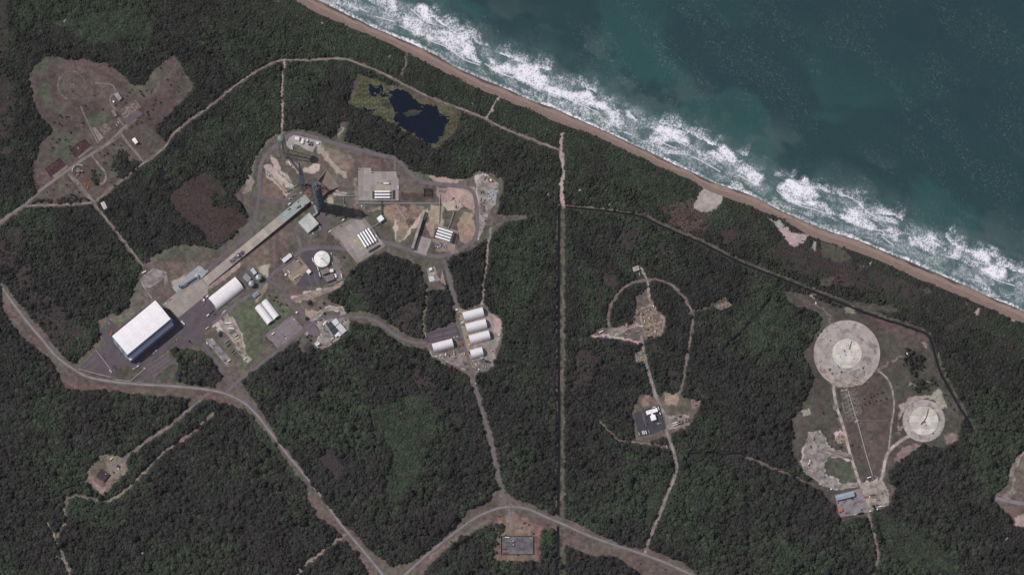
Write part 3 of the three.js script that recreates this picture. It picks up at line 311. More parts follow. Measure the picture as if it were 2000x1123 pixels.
  const fronts = [[[1000, 149], [1015, 154], [1050, 171], [1085, 184], [1130, 203], [1168, 220]], [[835, 78], [870, 92], [905, 116], [935, 127]], [[862, 45], [885, 62], [922, 85]], [[800, 17], [815, 30], [835, 44], [851, 47]], [[778, 50], [805, 62]], [[945, 124], [975, 143], [1000, 151]], [[733, 32], [768, 42]], [[1517, 372], [1535, 387], [1560, 401], [1590, 409], [1617, 418]], [[1640, 425], [1680, 441], [1722, 451]], [[1685, 406], [1710, 424], [1752, 437]], [[1268, 268], [1300, 282], [1320, 290]], [[1300, 298], [1346, 302]], [[1350, 305], [1380, 320], [1405, 335]], [[1288, 250], [1320, 270], [1345, 280]], [[1722, 462], [1745, 479]], [[1815, 458], [1836, 472]], [[1848, 500], [1870, 506]], [[1897, 510], [1935, 518]], [[1917, 528], [1945, 546], [1982, 558]], [[1440, 342], [1484, 363]], [[1382, 295], [1408, 315]], [[1178, 236], [1210, 250]], [[1218, 258], [1232, 263]], [[678, 8], [690, 15]], [[704, 18], [714, 22]], [[1000, 152], [960, 135]], [[1862, 476], [1882, 484]]];
  for (const f of fronts) { path(x, smooth(f, false, 3).map(pt)); x.lineWidth = 2.4; x.strokeStyle = 'rgb(0,255,0)'; x.globalCompositeOperation = 'lighten'; x.stroke(); }
  const fd = x.getImageData(0, 0, W, H).data;
  // soften the foam density so patches trail off seaward
  const den = new Float32Array(W * H); for (let j = 0; j < H; j++) for (let i = 0; i < W; i++) { const e = (fbm(i * 0.03, j * 0.04, 81, 3) - 0.5) * 30, f = (fbm(i * 0.03 + 70, j * 0.04, 82, 3) - 0.5) * 24; const a = clamp(Math.round(i + e), 0, W - 1), b = clamp(Math.round(j + f), 0, H - 1); den[j * W + i] = fd[(b * W + a) * 4] / 255; }
  const tmp = new Float32Array(W * H), rad = 6; for (let j = 0; j < H; j++) { let s = 0; for (let i = -rad; i < W; i++) { if (i + rad < W) s += den[j * W + i + rad]; if (i - rad - 1 >= 0) s -= den[j * W + i - rad - 1]; if (i >= 0) tmp[j * W + i] = s / (2 * rad + 1); } }
  for (let i = 0; i < W; i++) { let s = 0; for (let j = -rad; j < H; j++) { if (j + rad < H) s += tmp[(j + rad) * W + i]; if (j - rad - 1 >= 0) s -= tmp[(j - rad - 1) * W + i]; if (j >= 0) den[j * W + i] = s / (2 * rad + 1); } }
  const shoreV = new Float32Array(W); { const T = smooth(off(tide, 0), false, 3).map(([e, s]) => toUV(e, s)); let k = 0; for (let i = 0; i < W; i++) { const u = u0 + i / kx; while (k + 2 < T.length && T[k + 1][0] < u) k++; const a = T[k], b = T[k + 1]; shoreV[i] = mix(a[1], b[1], clamp((u - a[0]) / (b[0] - a[0] || 1))); } }
  const out = new Uint8Array(W * H * 4), bump = new Uint8Array(W * H * 4), lin = (h) => { const q = new THREE.Color(h); return [q.r, q.g, q.b]; }, deep = lin('#143034'), green = lin('#204644'), shoal = lin('#3d5956'), white = lin('#e6e4e6'), sandy = lin('#4f5c58');
  const sr = (v) => Math.round(255 * (v <= 0.0031308 ? 12.92 * v : 1.055 * Math.pow(v, 1 / 2.4) - 0.055));
  for (let j = 0; j < H; j++) for (let i = 0; i < W; i++) {
    const u = u0 + i / kx, v = v0 + j / ky, dv = v - shoreV[i], o = (j * W + i) * 4;
    const big = fbm(u * 0.006, v * 0.008, 91, 4), plume = sstep(0.5, 0.62, fbm(u * 0.007 + 4, v * 0.009 + 7, 92, 4)) * sstep(420, 120, dv), rip = fbm(u * 0.5 + v * 0.2, v * 0.28 - u * 0.1, 93, 3);
    let col = [0, 1, 2].map((k) => mix(mix(deep[k], green[k], clamp(0.15 + big * 0.3 + plume * 0.75)), shoal[k], 0.85 * sstep(150, 20, dv + (fbm(u * 0.02, v * 0.02, 94, 3) - 0.5) * 90)));
    const sed = sstep(0.52, 0.68, fbm(u * 0.015 + 3, v * 0.03, 95, 3)) * sstep(190, 120, dv) * sstep(40, 90, dv); col = col.map((k, n) => mix(k, sandy[n], sed * 0.35) * (0.86 + rip * 0.28));
    // foam: mottled in patches, lacy behind the fronts, a swash line at the sand
    let D = den[o / 4]; for (let k = 0; k < 3; k++) { const base = [24, 43, 66][k] + (fbm(u * 0.02, k * 9, 120, 3) - 0.5) * [12, 20, 26][k], on = sstep(0.4, 0.56, fbm(u * 0.022 + k * 31, 4, 121 + k, 3)), t = dv - base + (fbm(u * 0.16, v * 0.1, 124, 2) - 0.5) * 5; if (t > -0.8) D = Math.max(D, on * [0.45, 0.72, 0.85][k] * Math.exp(-Math.max(0, t) / [9, 15, 20][k]) * sstep(-0.8, 0.6, t)); } const cell = fbm(u * 0.42, v * 0.34, 96, 3), lace = Math.abs(fbm(u * 0.16 + v * 0.06, v * 0.08, 97, 3) - 0.5) * 2, str = fbm(u * 0.3, v * 0.07, 98, 3);
    const speck = mix(cell, vn(u * 1.15, v * 0.95, 111), 0.45), rag = fbm(u * 0.07 + 2, v * 0.11, 112, 3), D2 = clamp(D + (rag - 0.5) * 0.7 * sstep(0.05, 0.3, D));
    let f = sstep(0.66 - 0.42 * D2, 0.84 - 0.42 * D2, speck) * sstep(0.08, 0.45, D2) * (0.2 + 0.8 * D2);
    f = Math.max(f, D2 * D2 * 0.42 * (0.3 + str));
    const fr = fd[o + 1] / 255; f = Math.max(f, fr * (0.55 + 0.4 * cell));
    const near = sstep(84, 60, dv) * sstep(4, 14, dv), veil = fbm(u * 0.035, v * 0.05, 99, 3); f = Math.max(f, near * (0.2 + 0.66 * sstep(0.36, 0.6, veil)) * (0.2 + 0.8 * sstep(0.42, 0.7, mix(cell, vn(u * 1.3, v * 0.9, 113), 0.5))) * 0.55);
    const sw = -1 + 7 * fbm(u * 0.03, 5, 100, 3) + 4 * fbm(u * 0.14, 9, 101, 2); f = Math.max(f, sstep(sw + 4, sw - 2, dv) * (0.22 + 0.65 * sstep(0.34, 0.62, fbm(u * 0.3, v * 0.3, 102, 3))) * (0.55 + 0.6 * sstep(0.3, 0.65, fbm(u * 0.025, 2, 114, 2))) * sstep(-6, -1, dv));
    if (dv > 30) { const ee = u * 0.914 + v * 0.405, ss = u * 0.405 - v * 0.914, pa = ee * 0.8 - ss * 0.6, pb = ee * 0.6 + ss * 0.8, pt_ = fbm(pa * 0.03, pb * 0.012, 103, 3); f = Math.max(f, (0.02 + 0.1 * vn(pa * 0.21, pb * 0.3, 131)) * sstep(0.8 - 0.2 * sstep(0.4, 0.7, pt_), 1.0, vn(pa * 0.95 + 1.5 * vn(pa * 0.4, pb * 0.4, 132), pb * 0.42 + 1.2 * vn(pa * 0.3 + 8, pb * 0.3, 133), 104)) * sstep(0.3, 0.62, pt_)); }
    for (let k = 0; k < 3; k++) out[o + k] = sr(clamp(mix(col[k], white[k], clamp(f)))); out[o + 3] = 255;
    const b = Math.round(255 * clamp(rip * 0.8 + f * 0.2)); bump[o] = bump[o + 1] = bump[o + 2] = b; bump[o + 3] = 255;
  }
  const tx = (d, s) => { const t = new THREE.DataTexture(d, W, H); t.magFilter = THREE.LinearFilter; t.wrapS = THREE.MirroredRepeatWrapping; t.wrapT = THREE.MirroredRepeatWrapping; if (s) t.colorSpace = THREE.SRGBColorSpace; t.needsUpdate = true; return t; };
  const NX = 220, NV = 90, pos = [], uv = [], idx = [], ua = -900, ub = 2600, va = -22, vb = 1500;
  for (let j = 0; j <= NV; j++) for (let i = 0; i <= NX; i++) { const u = mix(ua, ub, i / NX), v = va + (vb - va) * Math.pow(j / NV, 1.5), e = O[0] + u * U[0] + v * U[1], s = O[1] + u * U[1] - v * U[0]; const sv = 14; pos.push(mx(e), -1.0 + 0.35 * Math.sin(v * 0.11 + 2 * fbm(u * 0.01, v * 0.01, 110, 2)) * sstep(20, 80, v), mz(s)); uv.push((u - u0) / (u1 - u0), (v - v0) / (v1 - v0)); }
  for (let j = 0; j < NV; j++) for (let i = 0; i < NX; i++) { const a = j * (NX + 1) + i, b = a + NX + 1; idx.push(a, a + 1, b, b, a + 1, b + 1); }
  const g = new THREE.BufferGeometry(); g.setAttribute('position', new THREE.Float32BufferAttribute(pos, 3)); g.setAttribute('uv', new THREE.Float32BufferAttribute(uv, 2)); g.setIndex(idx); g.computeVertexNormals();
  const m = new THREE.Mesh(g, new THREE.MeshStandardMaterial({ map: tx(out, true), bumpMap: tx(bump), bumpScale: 0.3, roughness: 0.32, side: THREE.DoubleSide })); m.name = 'sea'; m.receiveShadow = true; scene.add(m); tag(m, 'teal ocean with white lines of breaking surf along the beach', 'sea', null, 'structure');
}
// ---------------------------------------------------------------- pond, pools, canals (open water just above the land sheet, banks of reeds)
const ragged = (p, a, seed, f = 0.25) => { const r = []; p.forEach((q, i) => { const n = p[(i + 1) % p.length], L = Math.hypot(n[0] - q[0], n[1] - q[1]), k = Math.max(1, Math.round(L / 2.2)); for (let j = 0; j < k; j++) { const x = mix(q[0], n[0], j / k), y = mix(q[1], n[1], j / k); r.push([x + (fbm(x * f, y * f, seed, 3) - 0.5) * a * 2.4, y + (fbm(x * f + 9, y * f, seed + 1, 3) - 0.5) * a * 2.4]); } }); return r; };
const waterM = new THREE.MeshStandardMaterial({ color: '#040f1d', roughness: 0.1, side: THREE.DoubleSide }), ditchM = new THREE.MeshStandardMaterial({ color: '#0d080a', roughness: 0.3, side: THREE.DoubleSide });
function sheet(name, geo, mat, label, cat) { const m = part(name, geo, mat); tag(m, label, cat, null, 'structure'); return m; }
{
  const pm = new THREE.Group(); pm.name = 'pond'; scene.add(pm); tag(pm, 'dark blue pond ringed with olive algae mats behind the dunes', 'pond', null, 'structure');
  WATER.forEach((p, i) => part('open_water', prism(ragged(p, 3.2, 210 + i * 3), 0.02, 0.1), waterM, pm));
  const alg = [M('#5c5f41', 'rough', 1), M('#515338', 'rough', 1), M('#434636', 'rough', 1)], r = rng(77);
  const mats_ = [[[682, 198], [700, 180], [720, 190], [738, 196], [752, 205], [765, 232], [748, 226], [732, 224], [730, 210], [706, 206], [700, 212]], [[697, 165], [712, 150], [722, 160], [716, 178], [722, 190], [700, 192], [688, 196]], [[757, 195], [764, 212], [750, 212], [738, 194]], [[760, 228], [772, 245], [800, 262], [826, 277], [845, 284], [838, 284], [800, 268], [765, 246], [745, 232]], [[878, 226], [896, 220], [890, 245], [872, 270], [862, 280], [852, 290], [850, 282], [862, 268], [868, 248]], [[784, 222], [798, 214], [812, 212], [822, 217], [812, 224], [795, 228]], [[855, 208], [880, 212], [872, 226], [858, 220]], [[722, 150], [745, 158], [758, 168], [745, 165], [730, 160]]];
  mats_.forEach((p, i) => part('algae_mat', prism(ragged(p, 3.6, 240 + i * 3, 0.3), 0.02, 0.16 + 0.02 * (i % 3)), alg[i % 3], pm));
  { const rr = rng(909); WATER.forEach((P, k) => P.forEach(([e, s]) => { for (let i = 0; i < 2; i++) { const a = rr() * 6.3, d = rr() * 7, w = 1.5 + rr() * 4, pts = []; for (let q = 0; q < 8; q++) pts.push([e + Math.cos(a) * d + Math.cos(q * 0.785) * w * (0.5 + rr() * 0.7), s + Math.sin(a) * d + Math.sin(q * 0.785) * w * 0.6 * (0.5 + rr() * 0.7)]); part('algae_mat', prism(ragged(pts, 1, 270 + i), 0.02, 0.2 + rr() * 0.05), alg[Math.floor(rr() * 3)], pm); } })); }
  POOLS.forEach((p, i) => sheet('marsh_pool', prism(ragged(p, 1.5, 260 + i * 3), 0.02, 0.1), ditchM, ['dark pool beside the brown reed marsh west of the launch pad', 'dark creek cutting into the western edge of the reed marsh', 'small dark pool in the scrub south west of the white hangars'][i], 'pool'));
  CANALS.forEach(([p, w], i) => sheet('canal', ribbon(p, w, 0.02, 0.12, { wob: w > 3.9 && i > 2 ? 1.2 : 0.25, seed: 300 + i }), ditchM, ['straight north south drainage canal beside the sandy track', 'southern end of the straight drainage canal below the road', 'long dark drainage canal running behind the dunes', 'narrow ditch reaching the right edge of the view', 'short dark ditch running south east from the long canal', 'dark pool in the woods below the ring road', 'diagonal ditch through the woods west of the landing pads', 'narrow creek leaving the dune canal to the south west', 'thin creek dropping south from the dune canal', 'thin overgrown ditch in the lower left woods'][i], 'canal'));
}
// ---------------------------------------------------------------- woods
function lobes(seed, n, spread, flat, leafN, trunk) { // crown: lumpy leaf masses plus loose sprays of leaves
  const r = rng(seed), gs = [];
  for (let i = 0; i < n; i++) {
    const a = r() * 6.283, d = Math.sqrt(r()) * spread * (i ? 1 : 0), R = mix(0.34, 0.6, r()) * (i ? 1 : 1.25), g = new THREE.IcosahedronGeometry(1, 1), p = g.attributes.position;
    for (let k = 0; k < p.count; k++) { const X = p.getX(k), Y = p.getY(k), Z = p.getZ(k), q = 0.72 + 0.6 * hash(Math.round(X * 50) + i * 7, Math.round(Y * 50) + Math.round(Z * 90), seed); p.setXYZ(k, X * R * q, Y * R * flat * q, Z * R * q); }
    g.translate(Math.cos(a) * d, (0.55 + r() * 0.5) * (1 - d * 0.35), Math.sin(a) * d); gs.push(g);
  }
  const v = []; for (let i = 0; i < leafN; i++) { const a = r() * 6.283, d = Math.sqrt(r()) * (spread + 0.45), y = (0.45 + r() * 0.95) * (1.05 - d * 0.4), s = 0.07 + r() * 0.1, b = r() * 6.283, c = (r() - 0.5) * 1.6; const x = Math.cos(a) * d, z = Math.sin(a) * d, ux = Math.cos(b) * s, uz = Math.sin(b) * s, wx = -Math.sin(b) * s * Math.cos(c), wy = Math.sin(c) * s, wz = Math.cos(b) * s * Math.cos(c); v.push(x - ux, y, z - uz, x + ux, y, z + uz, x + wx * 1.8, y + wy * 1.8, z + wz * 1.8); }
  const lg = new THREE.BufferGeometry(); lg.setAttribute('position', new THREE.Float32BufferAttribute(v, 3)); lg.computeVertexNormals(); lg.setAttribute('uv', new THREE.Float32BufferAttribute(new Float32Array(v.length / 3 * 2), 2)); gs.push(lg);
  const crown = mergeGeometries(gs.map((g) => { g = g.index ? g.toNonIndexed() : g; g.computeVertexNormals(); return g; }));
  const tk = [bar([0, 0, 0], [0.02, 0.6, 0.03], 0.07, 5)]; for (let i = 0; i < 3; i++) { const a = i * 2.1 + seed; tk.push(bar([0, 0.35, 0], [Math.cos(a) * 0.4, 0.75, Math.sin(a) * 0.4], 0.035, 4)); }
  return { crown, trunk: mergeGeometries(tk.map((g) => g.toNonIndexed())) };
}
const CROWNS = [0, 1, 2, 3, 4, 5].map((i) => lobes(500 + i * 13, 6 + i % 3, 0.55, 0.8, 70));
const leafM = new THREE.MeshStandardMaterial({ color: '#ffffff', roughness: 0.95, side: THREE.DoubleSide });
const SCRUB = [0, 1, 2].map((i) => lobes(700 + i * 13, 4, 0.6, 0.55, 40));
{
  const lists = CROWNS.map(() => []), low = SCRUB.map(() => []), col = new THREE.Color(), r = rng(9001);
  const green = [0.026, 0.034, 0.021], bright = [0.033, 0.050, 0.026], brown = [0.035, 0.030, 0.027], dark = [0.020, 0.019, 0.018], dry = [0.060, 0.046, 0.042], red = [0.072, 0.046, 0.041];
  const tideAt = (e) => { for (let i = 0; i + 1 < veg.length; i++) if (veg[i][0] <= e && veg[i + 1][0] >= e) return mix(veg[i][1], veg[i + 1][1], (e - veg[i][0]) / (veg[i + 1][0] - veg[i][0])); return e < 577 ? (e - 577) * 0.44 : 629 + (e - 2000) * 0.44; };
  const step = 2.35;
  for (let s = -70; s < 1190; s += step) for (let e = -90; e < 2092; e += step) {
    const x = e + (r() - 0.5) * step * 1.1, y = s + (r() - 0.5) * step * 1.1, k0 = r(), k1 = r(), k2 = r(), k3 = r(), k4 = r(), k5 = r();
    const coast = y - tideAt(x); if (coast < 3 + (fbm(x * 0.06, 7, 430, 3) - 0.5) * 9) continue;
    const q = woodAt(x + (k3 - 0.5) * 3.4, y - 1.5 + (k4 - 0.5) * 3.4), wood = gd[q] / 255, fresh = gd[q + 1] > 150, lowv = gd[q + 2] / 255;
    const near = sstep(130, 10, coast), A = fbm(x * 0.012, y * 0.012, 401, 4), B = fbm(x * 0.03 + 7, y * 0.03, 402, 3), C = fbm(x * 0.006 + 3, y * 0.006, 403, 3);
    // crown size: low even thicket at the coast, bigger crowns inland
    const inland = sstep(500, 1000, y + (x < 900 ? 120 : -40)) * 0.9 + 0.1;
    let grown = wood > 0.3; const clump = lowv > 0.6 && lowv < 0.95 && wood < 0.1 && k2 < (fbm(x * 0.09, y * 0.09, 420, 2) > 0.62 ? 0.45 : 0.05); if (clump) grown = true;
    if (grown) {
      const size = fresh ? 2.3 : mix(mix(2.4, 4.0, inland), 1.8, near), keep = Math.min(1, Math.pow(2.55 / size, 1.5)) * mix(1, 0.96, k0) * (wood < 0.62 ? wood * 1.1 : 1);
      const gap = B < 0.27 && near < 0.5 ? 0.45 : 1;
      if (!clump && k0 > keep * gap) { grown = false; if (lowv < 0.35) continue; } else {
      const cl = vn(x * 0.13 + 3, y * 0.13, 440) * 0.6 + vn(x * 0.06, y * 0.06 + 9, 441) * 0.4, big = (k1 > 0.93 ? 1.45 : 1) * mix(0.85, 1.25, cl), w = size * mix(0.75, 1.3, k1) * big, h = (w * mix(0.75, 1.2, k2) + (near < 0.5 ? 1 : 0.2) * k2) * mix(0.7, mix(1.9, 1.15, near), cl * cl) * (fresh ? 0.6 : 1);
      const gtone = fresh ? 0.9 + 0.3 * k3 : sstep(0.44, 0.62, A * 0.7 + C * 0.3 + (k3 - 0.5) * 0.16), bt = sstep(0.46, 0.6, B + (k4 - 0.5) * 0.4) * mix(0.5, 0.95, sstep(350, 850, y)) * (1 - gtone * 0.6);
      const cr = [0, 1, 2].map((n) => mix(mix(mix(green[n], bright[n], gtone * 0.75 + 0.35 * near), brown[n], bt), dark[n], (1 - gtone) * 0.55 * (1 - near)) * mix(0.72, 1.3, k5) * mix(1.22, 0.8, sstep(0.25, 0.8, cl)));
      lists[Math.floor(k3 * CROWNS.length)].push([x, y, w, h, k4 * 6.283, cr]); }
    }
    if (!grown && lowv > 0.1 && k0 < (lowv > 0.5 ? 0.8 : lowv * 0.28)) {
      const w = mix(0.7, 1.7, k1) * (lowv > 0.5 ? 1 : 0.9), dk = lowv > 0.5 ? sstep(0.35, 0.65, A + (k4 - 0.5) * 0.35) : 1;
      const bush = lowv > 0.5 && k3 > 0.93, cr = [0, 1, 2].map((n) => (bush ? green[n] : mix(mix(dry[n], red[n], sstep(0.45, 0.7, B) * 0.7), brown[n], dk * 0.6)) * mix(0.75, 1.25, k5));
      low[Math.floor(k3 * SCRUB.length)].push([x, y, bush ? 2.2 : w, (bush ? 1.6 : w * 0.6), k4 * 6.283, cr]);
    }
  }
  const place = (name, geos, ls, label, cat) => {
    const grp = new THREE.Group(); grp.name = name; scene.add(grp); tag(grp, label, cat, null, 'stuff'); const m4 = new THREE.Matrix4(), Q = new THREE.Quaternion(), up = new THREE.Vector3(0, 1, 0);
    geos.forEach((g, i) => { const L = ls[i], im = new THREE.InstancedMesh(g.crown, leafM, L.length); L.forEach(([x, y, w, h, a, c], k) => { m4.compose(new THREE.Vector3(mx(x), -0.12 * h, mz(y)), Q.setFromAxisAngle(up, a), new THREE.Vector3(w, h * 0.95, w)); im.setMatrixAt(k, m4); col.setRGB(...c); im.setColorAt(k, col); }); im.name = 'leaf_crowns'; im.userData.kind = 'stuff'; im.castShadow = im.receiveShadow = true; grp.add(im); });
    console.log(name, ls.reduce((a, l) => a + l.length, 0));
  };
  place('forest', CROWNS, lists, 'dense dark green coastal woodland covering the land', 'forest');
  place('scrub', SCRUB, low, 'low brown scrub and reeds in the clearings and marshes', 'scrub');
}
// ---------------------------------------------------------------- roads, tracks
const asphalt = M('#686063', 'asp', 0.95), asphalt2 = M('#625a5d', 'asp', 0.95), oldAsphalt = M('#6c6462', 'asp', 0.95), gravel = M('#8b7f76', 'dirt', 1), sandM = M('#b3a79b', 'dirt', 1), paint = M('#a39c98', 'con', 0.9), blackTop = M('#403d42', 'asp', 0.95);
const road = (pts, w, mat, label, y = 0.12, opt = {}) => sheet('road', ribbon(pts, w, -0.2, y, opt), mat, label, 'road');
{
  road(...ROADS.main, oldAsphalt, 'long grey two lane road curving down from the left edge', 0.2); road(...ROADS.south, oldAsphalt, 'grey road climbing from the bottom edge past the substation', 0.18);
  // centre wear strips of pale aggregate
  sheet('wear_strip', ribbon(ROADS.main[0], 2.2, 0, 0.26), M('#8b8482', 'asp'), 'pale worn middle of the long two lane road', 'road wear'); sheet('wear_strip', ribbon(ROADS.south[0], 1.8, 0, 0.24), M('#87807e', 'asp'), 'pale worn middle of the southern road', 'road wear');
  road(...ROADS.access, asphalt, 'straight purple grey access road past the white hangars', 0.16);
  const T = (k, w, mat, label) => road(LINES[k][0], w ?? LINES[k][1], mat, label, 0.1, { wob: 0.5, seed: k.length * 7 });
  T('coastTrack', 3, gravel, 'sandy track running behind the dunes past the pond'); T('trackLoop', 3.4, M('#847970', 'dirt', 1), 'pale track along the south edge of the old launch site'); T('westTrack', 3.2, M('#8b8077', 'dirt', 1), 'pale level track at the left edge of the old site'); T('diagTrack', 3.4, M('#857a71', 'dirt', 1), 'pale diagonal track leading to the gravel lot'); T('padTrack', 4.4, M('#837875', 'dirt', 1), 'gravel drive to the small isolated pad'); T('lc12road', 5.6, M('#908680', 'dirt', 1), 'pale road from the ring pad down to the southern road'); T('lzWest', 5.2, sandM, 'wide sand road from the large landing circle to the depot'); T('lzEast', 5.8, M('#b3a89d', 'dirt', 1), 'wide sand road from the small landing circle to the depot'); T('lzLoop', 2.9, M('#9f9590', 'dirt', 1), 'narrow pale loop road beside the large landing circle'); T('depotRoad', 3.8, M('#85786f', 'dirt', 1), 'track leaving the landing depot to the bottom edge'); T('ring', 3.4, M('#7c7068', 'dirt', 1), 'ring shaped track around the wooded launch pad');
  road([[504, 376], [504, 336], [512, 309], [533, 286], [557, 267], [576, 260], [624, 272], [672, 286], [736, 302], [773, 312], [799, 339], [815, 352], [875, 362], [910, 367], [922, 376], [928, 400], [929, 455], [922, 470], [900, 485], [862, 500], [825, 497], [775, 480], [735, 470]], 7.2, asphalt, 'perimeter road looping round the launch pad', 0.14);
  road([[504, 370], [500, 400], [494, 432], [478, 461], [440, 494], [398, 530]], [6.6, 8], asphalt2, 'road along the north west side of the elevated roadway', 0.15);
  road([[676, 486], [620, 483], [585, 490], [564, 507], [534, 531], [519, 547], [499, 565], [479, 580], [452, 599], [436, 613], [412, 632]], 6.6, asphalt, 'road between the domed tank yard and the vaulted hangar', 0.17);
  road([[519, 547], [540, 558], [553, 573], [572, 597], [593, 624], [600, 634]], 6.4, asphalt2, 'road running south past the twin vaulted hangars', 0.19);
  road([[437, 769], [455, 751], [500, 716], [545, 681], [590, 645], [614, 628], [640, 619], [690, 619], [720, 622], [745, 635], [770, 655], [800, 668], [832, 670]], 5.8, asphalt, 'winding road from the junction past the striped roof building to the hangars', 0.21);
  road([[500, 808], [472, 772], [452, 748], [430, 720], [405, 688], [394, 670]], 5.8, asphalt2, 'road from the junction north west to the assembly building yard', 0.23);
  road([[586, 492], [582, 470], [575, 452], [580, 440]], 6, asphalt, 'short spur beside the flat roofed pad building', 0.13); road([[590, 482], [640, 482], [672, 484]], 5, asphalt2, 'road passing north of the domed tank', 0.2); road([[768, 314], [769, 332]], 4.4, asphalt, 'short link road down to the tank farm slab', 0.155); road([[776, 353], [815, 352]], 4, asphalt, 'link road east of the tank farm slab', 0.165); road([[505, 386], [530, 389], [555, 396], [575, 402]], 6, asphalt2, 'apron road leading to the pad deck', 0.175);
  road([[-20, 445], [0, 430], [47, 397], [75, 372], [125, 335], [160, 310], [207, 280], [240, 248], [262, 232]], 5.4, M('#7a7170', 'asp', 0.95), 'main axis road of the old launch site', 0.13);
  road([[245, 252], [228, 232], [222, 215], [213, 203], [212, 188], [222, 180], [216, 166], [206, 164], [182, 162]], 2.4, M('#7c7370', 'asp', 0.95), 'narrow curving road in the old launch site', 0.11); road([[154, 208], [165, 233], [176, 256], [188, 280]], 3.2, M('#726868', 'asp', 0.95), 'narrow straight road from the old ring pad', 0.15);
  road([[130, 338], [150, 360], [170, 385], [182, 398]], 8, M('#80766f', 'dirt', 1), 'wide pale road down to the track junction', 0.16); road([[234, 262], [248, 282], [268, 305], [276, 318]], 4.5, M('#7a716d', 'asp', 0.95), 'pale road on the east side of the old site', 0.17); road([[175, 302], [190, 322], [203, 340], [200, 356], [192, 360]], 4, M('#857b74', 'dirt', 1), 'hooked gravel road inside the old site', 0.12);
  road([[275, 555], [285, 572], [298, 588]], 3.4, M('#8f837b', 'dirt', 1), 'pale track from the gravel lot to the assembly building', 0.13); road([[992, 992], [994, 1015], [998, 1034]], [3.6, 7], M('#7b7171', 'asp', 0.95), 'short drive into the substation yard', 0.22);
  road([[1940, 972], [1965, 978], [2000, 984], [2060, 990]], 7, M('#7b7478', 'asp', 0.95), 'grey paved road end at the right edge', 0.15);
}
// ---------------------------------------------------------------- paved slabs and yards
const LX = 0.0433, LZ = 0.311;                                  // how far a roof stands off its footprint on the plan, map units per metre of height
const foot = (p, h) => p.map(([e, s]) => [e + LX * h, s + LZ * h]);
const mid = (p) => [p.reduce((a, q) => a + q[0], 0) / p.length, p.reduce((a, q) => a + q[1], 0) / p.length];
const inside = (p, e, s) => { let k = false; for (let i = 0, j = p.length - 1; i < p.length; j = i++) if ((p[i][1] > s) !== (p[j][1] > s) && e < (p[j][0] - p[i][0]) * (s - p[i][1]) / (p[j][1] - p[i][1]) + p[i][0]) k = !k; return k; };
const CON = ['#9b938d', '#918a84', '#a29a93', '#968f89'].map((c) => M(c, 'con', 0.95)), CONW = ['#a0958a', '#968c83', '#a69b8e', '#99928b'].map((c) => M(c, 'con', 0.95)), joint = M('#5f5750', 'con', 1);
// a slab: base bed plus one panel per pour; panels that the outline cuts are left to the bed
function slab(name, label, poly, { deg = 0, cell = 0, tones = CON, bed = CON[0], y = 0.3, seed = 1, cat = 'concrete slab', kind = 'structure' } = {}) {
  const [ce, cs] = mid(poly), g = new THREE.Group(); g.name = numbered(name); g.position.set(mx(ce), 0, mz(cs)); g.rotation.y = -deg * Math.PI / 180; scene.add(g); tag(g, label, cat, null, kind);
  const c = Math.cos(-deg * Math.PI / 180), s_ = Math.sin(-deg * Math.PI / 180), loc = poly.map(([e, s]) => { const dx = (e - ce) * G, dz = (s - cs) * G; return [dx * c - dz * s_, dx * s_ + dz * c]; });
  part('bed', localPrism(loc, -0.2, y), bed, g);
  if (cell) { const S_ = cell * G, xs = loc.map((q) => q[0]), zs = loc.map((q) => q[1]), geo = uvBox(new THREE.BoxGeometry(S_ - 0.3, 0.12, S_ - 0.3)); let n = 0;
    for (let x = Math.min(...xs) + S_ / 2; x < Math.max(...xs); x += S_) for (let z = Math.min(...zs) + S_ / 2; z < Math.max(...zs); z += S_) { const h = S_ * 0.46; if (![[-h, -h], [h, -h], [h, h], [-h, h], [0, 0]].every(([a, b]) => inside(loc, x + a, z + b))) continue; if (n++ > 290) continue;
      const m = new THREE.Mesh(geo, tones[Math.floor(hash(n, seed, 3) * tones.length)]); m.name = 'slab_panel'; m.position.set(x, y + 0.03, z); m.receiveShadow = m.castShadow = true; g.add(m); } }
  return g;
}
function yard(name, label, poly, mat, y = 0.1) { return sheet(name, prism(poly, -0.2, y), mat, label, 'yard'); }
// painted parking bays: a row of short lines between two points, tilted across
function bays(parent, a, b, n, len, y, deg = 90) { const gs = [], dx = b[0] - a[0], dy = b[1] - a[1], L = Math.hypot(dx, dy), ux = dx / L, uy = dy / L, t = deg * Math.PI / 180, wx = ux * Math.cos(t) - uy * Math.sin(t), wy = ux * Math.sin(t) + uy * Math.cos(t);
  for (let i = 0; i <= n; i++) { const e = a[0] + dx * i / n, s = a[1] + dy * i / n; gs.push(new THREE.BoxGeometry(len * G, 0.02, 0.3).rotateY(-Math.atan2(wy, wx)).translate(mx(e), y, mz(s))); }
  const m = part('bay_markings', gs, paint, parent); m.userData.kind = 'stuff'; return m; }
slab('tank_slab', 'large patched concrete slab under the three white tanks', [[697, 328], [722, 328], [722, 335], [771, 335], [773, 347], [776, 350], [776, 391.5], [697, 391.5]], { cell: 11.2, seed: 5 });
slab('tank_slab', 'angled concrete slab under the five white tanks', [[639, 450], [695, 422.5], [708, 424], [751, 480], [695, 515], [673, 488], [650, 463]], { deg: -31, cell: 11, seed: 6, bed: M('#877d76', 'con', 0.95) });
slab('tank_slab', 'concrete slab around the four white tanks', [[846, 437], [894, 452], [886, 484], [895, 494], [880, 495], [872, 486], [842, 472]], { deg: 17, seed: 7, bed: M('#8c8077', 'con', 0.95) });
slab('tank_slab', 'small concrete slab at the foot of the long wall', [[817, 461], [841, 467], [829, 499], [806, 491]], { deg: 17, cell: 11, seed: 8 });
